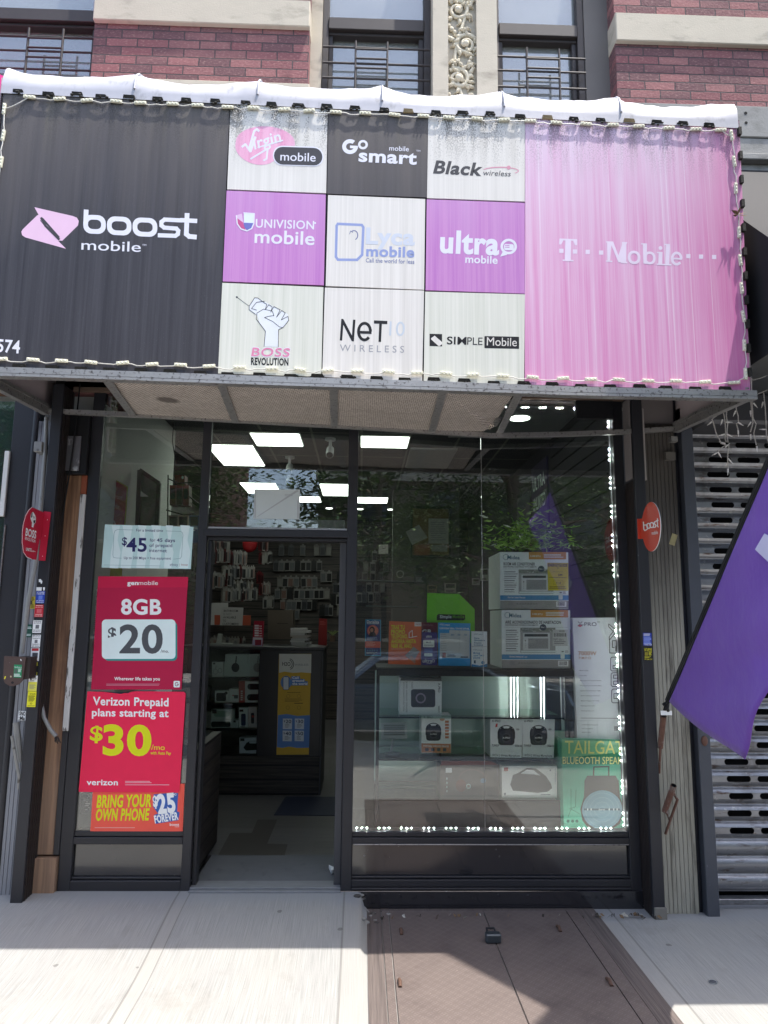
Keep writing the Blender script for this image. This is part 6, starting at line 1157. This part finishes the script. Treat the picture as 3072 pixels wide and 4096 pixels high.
def dr(g):
    g.text('Darializa', (160, 810), (276, 812), 24, WHITE, 2, .03); g.fine(160, 816, 276, 826, 1, PALE, 2, rag=.02); g.ell(216, 884, 54, 54, ink('d86a54'), 1, 24); g.ell(215, 884, 46, 46, ink('e0836c'), 2, 24)
    HR = ink('2a2022'); g.ell(210, 876, 26, 32, HR, 3, 16); g.poly([(176, 938), (252, 936), (240, 905), (225, 890), (200, 892), (184, 912)], ink('1f1d22'), 4); g.ell(206, 878, 15, 20, ink('c08a70'), 5, 14); g.fine(160, 945, 275, 975, 4, ink('9fb4cc'), 2); g.poly([(143, 1044), (290, 1046), (290, 985), (144, 983)], ink('d8624f'), 2); g.fine(152, 995, 245, 1035, 4, ink('f0b0a4'), 3)
    for i in range(5): g.ell(168+i*22, 1072, 7, 9, ink('4a8ba5'), 3, 8)
    g.fine(155, 1088, 270, 1104, 2, PALE, 3)
poster('narrow blue flyer with a dark haired portrait taped inside the right window', 'B5', [(140, 1118), (292, 1121), (292, 780), (146, 778)], .036, ink('2f3f7a'), lambda g: (g.line([(144, 1116), (289, 1118), (289, 783), (150, 781)], 8, ink('4aa3c4'), 1, True), dr(g)), 'flyer', 'flyer')
# tall speaker carton and tailgate carton
OUT = ink('26262b')
def dr(g):
    g.text('-PRO', (283, 230), (412, 230), 32, ink('45454c'), 2, .01); g.line([(248, 192), (262, 204), (272, 204), (284, 192)], 5, ink('45454c'), 2); g.line([(246, 230), (260, 216), (274, 216), (288, 230)], 5, ink('45454c'), 2); g.ell(266, 229, 16, 9, ink('d8605a'), 3, 12); g.text('TM', (416, 204), (440, 204), 16, ink('45454c'), 2)
    TAN = ink('c0976a'); g.text('7000W', (250, 488), (412, 488), 33, TAN, 2, .04); g.text('P.M.P.O', (256, 524), (362, 524), 22, TAN, 2, .01)
    for i, t in enumerate(('Model: XS680', 'Power: 80W', 'Main input: AC110-240V 50/60Hz', 'Frequency response: 40Hz-20kHz', 'Signal to Noise Ration: 75dB', 'Speaker Diameter: 8"x2+1.5"', 'Battery Output: 12V / 4.5A', 'Recharge Time: 5-6H', 'Discharge Time: 1H')): g.text(t, (262+i*1.8, 628+i*44.6), (262+i*1.8+6.3*len(t), 629+i*44.6), 9, ink('6d6f74'), 2, .01)
    for i, t in enumerate(('X-PRO Mobile Accessories', 'Email: xpro@mail', 'MADE IN CHINA')): g.text(t, (282+i, 1108+i*33), (282+i+6*len(t), 1109+i*33), 8, ink('6d6f74'), 2, .01)
    g.line([(275, 1045), (660, 1047)], 4, ink('3c3d42'), 2); g.bars(568, 1116, 655, 1158, ink('3c3d42'), 2, 18)
    g.line([(520, 212), (520, 238), (560, 278), (524, 325), (525, 355), (572, 298), (614, 344), (612, 318), (585, 280), (604, 248), (604, 212), (572, 256)], 6, OUT, 2, True)
    for y0, y1, dx in ((365, 478, 0),):
        g.line([(528, 360), (528, 468), (612, 472), (612, 412), (582, 410), (582, 450)], 6, OUT, 2); g.line([(612, 472), (616, 478), (614, 362), (552, 360), (552, 420), (570, 422)], 6, OUT, 2)
    for cy, lab in ((568, '6'), (706, '8'), (850, '0')):
        dx = (cy-568)*.035; a, c_ = 536+dx, 626+dx; g.line([(a, cy-50), (a+12, cy-62), (c_-12, cy-62), (c_, cy-50), (c_, cy+48), (c_-12, cy+60), (a+12, cy+60), (a, cy+48)], 6, OUT, 2, True)
        if lab == '0': g.line([(a+20, cy-22), (c_-20, cy-22), (c_-20, cy+22), (a+20, cy+22)], 6, OUT, 2, True)
        else:
            for e in (-28, 26) if lab == '8' else (26,): g.line([(a+22, cy+e-14), (c_-22, cy+e-14), (c_-22, cy+e+14), (a+22, cy+e+14)], 6, OUT, 2, True)
    g.line([(205, 158), (640, 154)], 3, GREY, 2)
carton('tall white speaker carton with outlined XS680 lettering in the right window', 'C7', [(243, 1240), (678, 1242), (648, 156), (200, 158)], .2, .36, ink('eef2f5'), lambda g: (dr(g), g.mb.add([(PY('C7', 225, 900, .2).x-.004, .24, .9), (PY('C7', 225, 900, .2).x-.004, .5, .9), (PY('C7', 225, 900, .2).x-.004, .5, 1.5), (PY('C7', 225, 900, .2).x-.004, .24, 1.5)], [(3, 2, 1, 0)], ink('3a3848'))))
GRN = ink('5fb896'); DGR = ink('328a66'); TY = ink('eae68c')
def dr(g):
    g.poly([(102, 1455), (690, 1455), (676, 1240), (104, 1228)], DGR, 1); g.poly([(104, 1400), (688, 1340), (682, 1255), (108, 1232)], ink('7fbf94'), 2); g.text('TAILGATE', (132, 1358), (716, 1362), 112, TY, 3, .005); g.text('BLUETOOTH SPEAKER'.replace('BLUETOOTH', 'BLUEOOTH'), (112, 1450), (712, 1452), 62, TY, 3, .01)
    D = ink('5a564f'); g.poly([(305, 1600), (330, 1555), (580, 1555), (608, 1600), (618, 1740), (655, 1850), (620, 1980), (560, 2020), (340, 2020), (285, 1950), (268, 1850), (300, 1740)], D, 2); g.line([(385, 1555), (388, 1478), (520, 1474), (520, 1552)], 12, D, 2)
    g.ell(462, 1856, 178, 172, ink('7fa0ab'), 3, 36)
    for r in (150, 110, 70, 30): g.ring(462, 1856, r, r, 3, ink('9ab5bd'), 4, 30)
    g.rect(300, 1845, 620, 1862, ink('55696f'), 5); g.text('iburst', (430, 1861), (486, 1861), 14, PALE, 6); 
    for x in (330, 360, 520, 560, 590): g.rect(x, 1845, x+8, 1862, PALE, 6)
    T = ink('2f6a58'); g.line([(186, 1670), (186, 1850), (160, 1920)], 4, T, 3); g.line([(186, 1850), (262, 1892)], 4, T, 3); g.line([(230, 1680), (226, 1830), (170, 1850)], 4, T, 3); g.poly([(625, 1490), (668, 1590), (690, 1610), (690, 1490)], DGR, 3)
    for x in (160, 200, 238): g.ell(x, 1957, 14, 14, T, 3, 14)
    g.text('Bluetooth', (176, 2034), (282, 2034), 18, ink('8fc4b0'), 3)
carton('green Bluetooth speaker carton with yellow lettering in the window corner', 'C7', [(126, 2060), (704, 2062), (676, 1244), (102, 1226)], .16, .35, GRN, dr)
# led dots round the right window
ld = thing('window_led_strip', 'strip of glowing white led dots along the edges of the right window', 'light strip', (1.58, .05, .33))
def dots(pts):
    b = MB()
    for p in pts: b.ball(p, .0012, DOT, 6, 4)
    b.build('led_cluster', ld)
for i in range(14):
    z = .345+i*.187; dots([(1.588, .05, z+d) for d in (0, .035, .07)])
for i in range(12): x = -.01+i*.133; dots([(x+d, .05, .328) for d in (0, .03, .06)])
for i in range(14): x = .02+i*.1125; dots([(x+d, .05, 2.93) for d in (0, .018, .036)])
b = MB(); b.tube([(1.597, .05, .33), (1.597, .05, 2.93)], .004, ink('bfc3c6'), 5); b.build('strip', ld)
fr('slat_sign', (1.36, 1.6, -.03, -.002, 2.84, 2.96), mt=DKMET).parent = None
o = [x for x in bpy.data.objects if x.name.startswith('slat_sign')][0]; o.location = (0, 0, 0); o.name = 'vent_louvre'; tag(o, 'small dark ribbed vent under the awning at the top right of the window', 'vent')
# deeper right part of the shop
b = MB(); p0, p1 = PY('A7', 1108, 1200, 4.6), PY('A7', 1450, 515, 4.6); b.box(p0.x, p1.x, 4.6, 4.75, 0, 3.22, mat('grey_partition', '55564f', .85)); b.build('partition', kind='structure')
def dr(g):
    g.poly([(1212, 918), (1398, 920), (1396, 684), (1214, 682)], ink('6b5535'), 1); g.poly([(1294, 860), (1396, 862), (1396, 734), (1294, 732)], ink('a5a7a4'), 2); g.fine(1305, 750, 1385, 850, 9, GREY, 3); g.poly([(1210, 868), (1290, 830), (1245, 764), (1178, 800)], ink('9a9c98'), 3); g.poly([(1222, 920), (1300, 920), (1300, 866), (1222, 866)], ink('8d5a3c'), 2); g.poly([(1310, 900), (1390, 902), (1390, 866), (1310, 866)], ink('8d8f8c'), 2)
poster('cork notice board with dark frame and pinned papers deep in the shop', 'A7', [(1202, 930), (1408, 932), (1410, 672), (1205, 670)], 4.55, BLKD, dr, 'notice board', 'notice_board', .03)
g = G('B5', Y=3.2); g.slab([(270, 155), (362, 152), (362, 65), (275, 70)], .03, ink('a9a59f')); g.ring(322, 90, 20, 16, 3, BLACK, 1, 12, .2, 2.9); g.ell(310, 84, 3, 3, BLACK, 1, 8); g.ell(338, 82, 3, 3, BLACK, 1, 8); g.mb.build('gift_bag', label='crinkled pale bag with a smile mark hanging deep in the shop', cat='bag')
g = G('B5', Y=3.3); g.ring(475, 348, 36, 36, 8, ink('8d8a84'), 0, 22); g.mb.build('cable_coil', label='pale coiled cable hanging on the dark wall panel', cat='cable')
carton('black framed blister pack hanging on the dark wall panel', 'B5', q4(608, 265, 726, 440), 3.3, .03, ink('3b3d40'), lambda g: (g.rect(622, 285, 712, 360, ink('1d1e20'), 1), g.fine(622, 380, 700, 425, 4, GREY)), 'blister pack', 'blister_pack')
for x0, y0, x1, y1, c_, l in ((735, 452, 825, 520, '7d6f5c', 'tan'), (900, 432, 1004, 525, '8d857b', 'beige'), (1160, 385, 1230, 450, '8b8387', 'pinkish'), (1240, 295, 1315, 410, '9a9c98', 'white')): carton('%s accessory pack on the wall behind the green card' % l, 'B5', q4(x0, y0, x1, y1), 3.2, .03, ink(c_), lambda g: (g.rect(x0+10, y0+10, x1-10, (y0+y1)/2, ink('3f3c3a'), 1), g.fine(x0+10, y1-25, x1-10, y1-6, 2, BLACK)), 'accessory pack', 'accessory_pack')
b = MB(); b.beam(PY('B5', 70, 410, 3.4), PY('B5', 600, 425, 3.4), .3, .01, ink('5f6664')); b.build('wall_shelf', label='pale wall shelf deep in the shop above the green display card', cat='shelf')
b = MB(); b.beam(PY('B5', 150, 650, 3.2), PY('B5', 640, 660, 3.2), .3, .012, ink('55605e')); b.build('wall_shelf', label='pale wall shelf deep in the shop behind the orange leaflet', cat='shelf')
# right side wall: slats and posters
b = MB()
for i in range(12): z = 1.9+i*.115; b.box(1.728, 1.7395, .5, 2.0, z, z+.012, BLKD)
b.build('slat_panel', kind='structure')
for y0, y1, z0, z1, c_, t, l in ((2.1, 2.7, 2.2, 3.1, '3f3a55', 'ULTRA UNLIMITED', 'dim violet poster reading ULTRA UNLIMITED on the right shop wall'), (2.8, 3.4, 1.9, 2.9, '55565c', 'Unlimited', 'dim grey poster reading Unlimited on the right shop wall')):
    b = MB(); b.box(1.72, 1.7385, y0, y1, z0, z1, ink(c_)); g = G('F', mb=b, f=lambda k, x, y, L: Vector((1.7195-.001*L, x, y)))
    if ' ' in t: g.text('ULTRA', (y1-.06, z1-.25), (y0+.06, z1-.25), .12, PALE, 1, .03, tl=(y1-.06, z1-.13)); g.text('UNLIMITED', (y1-.06, z1-.45), (y0+.06, z1-.45), .1, PALE, 1, .03, tl=(y1-.06, z1-.33))
    else: g.text(t, (y1-.06, z1-.5), (y0+.06, z1-.5), .1, PALE, 1, .02, tl=(y1-.06, z1-.4))
    b.build('wall_poster', label=l, cat='poster')

# plant on the stacked cartons
pt = thing('leafy_plant', 'bushy green leafy plant showing above the stacked air conditioner cartons', 'plant', (1.1, .42, 2.01)); rr = random.Random(8)
PG = [mat('plant_green_a', '7ba842', .5, var=.3), mat('plant_green_b', 'a6cf66', .5, var=.3), mat('plant_green_c', '557d34', .5, var=.3)]; PW = ink('dfe6da')
b = MB(); b.tube([(1.1, .45, 2.004), (1.1, .45, 2.09)], [.06, .075], ink('3f3a36'), 14)
for i in range(14): a = i*2.4; b.tube([(1.1, .45, 2.08), (1.1+.1*math.cos(a), .42+.05*math.sin(a), 2.16), (1.12+(.12+.02*i)*math.cos(a), .40+.1*math.sin(a), 2.1+.02*(i % 8))], .004, PG[2], 5)
b.build('stem', pt); b = MB()
for i in range(620):
    u = rr.random(); c = Vector((1.13+rr.gauss(0, .14), .36+rr.gauss(0, .07), 2.03+abs(rr.gauss(0, .11)))); c.x = min(1.42, max(.84, c.x)); c.y = max(.2, c.y)
    a = rr.random()*6.3; L_ = rr.uniform(.018, .04); d = Vector((math.cos(a), -abs(math.sin(a))*.5, rr.uniform(-.7, .5)))*L_; w = Vector((-math.sin(a)*.6, .2, rr.uniform(-.7, .7)))*L_*.4; k_ = PW if i % 23 == 0 else PG[rr.choice((0, 0, 1, 1, 2))]
    b.add([c-d, c-w+Vector((0, -.004, 0)), c+d, c+w], [(0, 1, 2, 3)], k_)
b.build('foliage', pt)
# ---------------------------------------------------------------- street behind the viewer (seen in the glass)
FOL = [mat('leaf_green_dark', '3f5a2c', .6, var=.3), mat('leaf_green', '55733a', .6, var=.3), mat('leaf_green_light', '74914c', .6, var=.3)]
BARK = mat('grey_bark', '6b5e50', .9, var=.3, sc=(9, 9, 3), b=.5, bs=(30, 30, 8))
def tree(lab, x, y, h, r, n_, seed, ls=.09):
    t = thing('street_tree', lab, 'tree', (x, y, -.15), 'street trees at the kerb'); rr = random.Random(seed); b = MB()
    b.tube([(x, y, -.2), (x+.03, y, .5), (x-.04, y+.03, h*.35), (x+.05, y, h*.62), (x, y, h*.8)], [.17, .13, .11, .07, .03], BARK, 10); cl = []
    for i in range(11):
        a = i*2.4; z0 = h*(.24+.045*i); e = Vector((x+math.cos(a)*r*rr.uniform(.5, .95), y+math.sin(a)*r*rr.uniform(.5, .95), z0+rr.uniform(.1, 1.5))); m_ = Vector((x, y, z0)).lerp(e, .5)+Vector((0, 0, .25)); b.tube([(x, y, z0), m_, e], [.05, .035, .012], BARK, 6); cl += [e, m_.lerp(e, .5)]
    b.build('trunk', t); b = MB()
    for i in range(n_):
        c = rr.choice(cl)+Vector((rr.gauss(0, .42), rr.gauss(0, .42), rr.gauss(0, .34))); a = rr.random()*6.3; d = Vector((math.cos(a), math.sin(a), rr.uniform(-.6, .3)))*ls; w = Vector((-math.sin(a), math.cos(a), rr.uniform(-.4, .4)))*ls*.42
        if c.y > -4.95 and y > -8: continue
        b.add([c-d, c-w, c+d, c+w], [(0, 1, 2, 3)], FOL[rr.randrange(3)])
    for i in range(1800 if seed == 4 else 0):
        c = Vector((1.7+rr.gauss(0, .28), -5.05+rr.gauss(0, .12), 2.75+rr.gauss(0, .2))); a = rr.random()*6.3; d = Vector((math.cos(a), math.sin(a)*.6, rr.uniform(-.7, .2)))*.04; w = Vector((-math.sin(a), math.cos(a), rr.uniform(-.3, .3)))*.018
        b.add([c-d, c-w, c+d, c+w], [(0, 1, 2, 3)], FOL[rr.choice((1, 2, 2))])
    b.build('crown', t)
tree('leafy street tree across the pavement mirrored in the right window', 2.1, -5.4, 6.2, 1.9, 40000, 4, .045)
tree('second leafy street tree mirrored in the left window', -3.2, -5.5, 7.0, 2.1, 34000, 9, .045)
tree('third street tree further down the pavement', 6.4, -5.5, 6.8, 2.1, 20000, 12, .06)
tree('street tree beyond the road', .4, -14.2, 8.5, 2.6, 6000, 21, .14); tree('tall street tree beyond the road at the right', 7.5, -14.5, 9, 2.8, 5000, 22, .15)
b = MB(); rr = random.Random(2); 
for i in range(2600):
    x, y = rr.uniform(1.0, 3.4), rr.uniform(-5.95, -5.0); h = rr.uniform(.05, .16); a = rr.random()*6; b.add([(x, y, -.18), (x+.012*math.cos(a), y+.012*math.sin(a), -.18), (x+rr.uniform(-.05, .05), y+rr.uniform(-.05, .05), -.17+h)], [(0, 1, 2)], FOL[rr.randrange(3)])
b.box(1.0, 3.4, -5.97, -5.0, -.2, -.145, mat('soil', '4a3d30', .95)); b.build('grass', kind='stuff')
tg = thing('tree_guard', 'low black iron hoop fence round the tree bed', 'fence', (2.2, -5.0, -.15)); b = MB()
b.tube([(.95, -4.97, .3), (3.45, -4.97, .3)], .012, DKMET, 6); b.tube([(.95, -4.97, -.02), (3.45, -4.97, -.02)], .01, DKMET, 6)
for i in range(21):
    x = .95+i*.125; b.tube([(x, -4.97, -.16), (x, -4.97, .3)], .007, DKMET, 5)
b.build('railing', tg)
car = thing('parked_car', 'blue grey saloon car parked at the kerb beyond the tree bed', 'car', (1.0, -7.2, -.3))
CP = mat('blue_grey_car_paint', '6f7f8f', .25, .4, var=.05); TYR = mat('tyre_rubber', '161616', .8); CGL = mat('car_glass_dark', '20262a', .08, spec=.8)
body = [(-2.25, .25), (-2.28, .55), (-2.2, .78), (-1.3, .9), (-.75, 1.32), (.55, 1.36), (1.25, .98), (2.1, .88), (2.25, .62), (2.22, .25)]
def loft(b, prof, ws, cx, cy, mt):
    n_ = len(prof); vs = []
    for sy, in ((-1,), (-.8,), (.8,), (1,)):
        for (x, z), w in zip(prof, ws): vs.append((cx+x*(1 if abs(sy) < 1 else .985), cy+sy*w, -.3+z*(1 if abs(sy) < 1 else .97)+(0 if abs(sy) < 1 else .01)))
    b.add(vs, [(j*n_+i, j*n_+i+1, (j+1)*n_+i+1, (j+1)*n_+i) for j in range(3) for i in range(n_-1)]+[list(range(n_))[::-1], list(range(3*n_, 4*n_))], mt, False)
b = MB(); loft(b, body, [.8, .86, .88, .88, .68, .66, .8, .86, .84, .8], 1.0, -7.2, CP); b.build('body', car, bev=.04)
b = MB()
for sy in (-1, 1): b.prism([(1.0+x, -7.2+sy*(.885-.42*(z-.93)), -.3+z) for x, z in ((-1.15, .93), (-.72, 1.26), (.5, 1.29), (1.1, .99))], (0, .01*sy, 0), CGL)
b.build('side_window', car)
for wx in (-1.4, 1.38):
    for wy in (-.8, .8):
        b = MB(); b.tube([(1+wx, -7.2+wy-.1, 0), (1+wx, -7.2+wy+.1, 0)], .31, TYR, 20); w_ = b.build('wheel', car); b = MB(); b.tube([(1+wx, -7.2+wy-.105, 0), (1+wx, -7.2+wy+.105, 0)], .19, ALU, 14); b.build('rim', w_)
TAN = mat('tan_brick', '6f6254', .85, var=.15, sc=(3, 3, 3)); RB = mat('red_brown_brick', '5c3a32', .85, var=.15, sc=(3, 3, 3))
for x0, x1, H, mt, l in ((-22, -5, 9, RB, 'red brown apartment block across the street, left of the gap'), (-1.5, 14, 6.8, TAN, 'tan apartment block across the street facing the shop'), (15, 30, 9, RB, 'red brown apartment block across the street, far right')):
    t = thing('apartment_block', l, 'building', ((x0+x1)/2, -20, -.3), 'buildings across the street'); b = MB(); b.box(x0, x1, -26, -19, -.3, H, mt); b.box(x0-.1, x1+.1, -19.3, -18.9, H-.6, H, STONE); b.build('wall', t)
    for z in [1+3.1*i for i in range(int(H/3.3))]:
        x = x0+1.2
        while x < x1-1.6:
            b = MB(); b.box(x, x+1.1, -18.99, -18.9, z, z+1.7, CGL); b.box(x-.08, x+1.18, -18.99, -18.86, z-.12, z-.005, STONE); b.build('window', t); x += 2.4
b = MB(); b.box(-40, 40, -18.9, -15.5, -.35, -.16, CONC); b.build('far_pavement', kind='structure')
# added unseen panel and pole, shaped to throw the slanted shade on the hatch
sg = thing('shade_caster', 'added dark panel on a pole arm, out of view, shading the hatch', 'sign', (2.2, -1.6, 4)); b = MB()
def unshadow(x, y, X=2.2): h = (X-x)/(SUN.x/SUN.z); return Vector((X, y+h*SUN.y/SUN.z, hz(x, y)+h))
b.prism([unshadow(*p) for p in ((.42, -.55), (.828, -1.071), (.60, -1.36), (.55, -2.1), (1.0, -2.1), (1.24, -1.6), (1.25, -.56))], (.06, 0, 0), BLKD); b.build('panel', sg)
q = unshadow(.8, -2.0); b = MB(); b.beam(q, (3.9, q.y, q.z), .05, .05, DKMET); b.build('arm', sg); b = MB(); b.tube([(3.9, q.y, -.13), (3.9, q.y, q.z+.2)], .06, DKMET, 12); b.build('pole', sg)
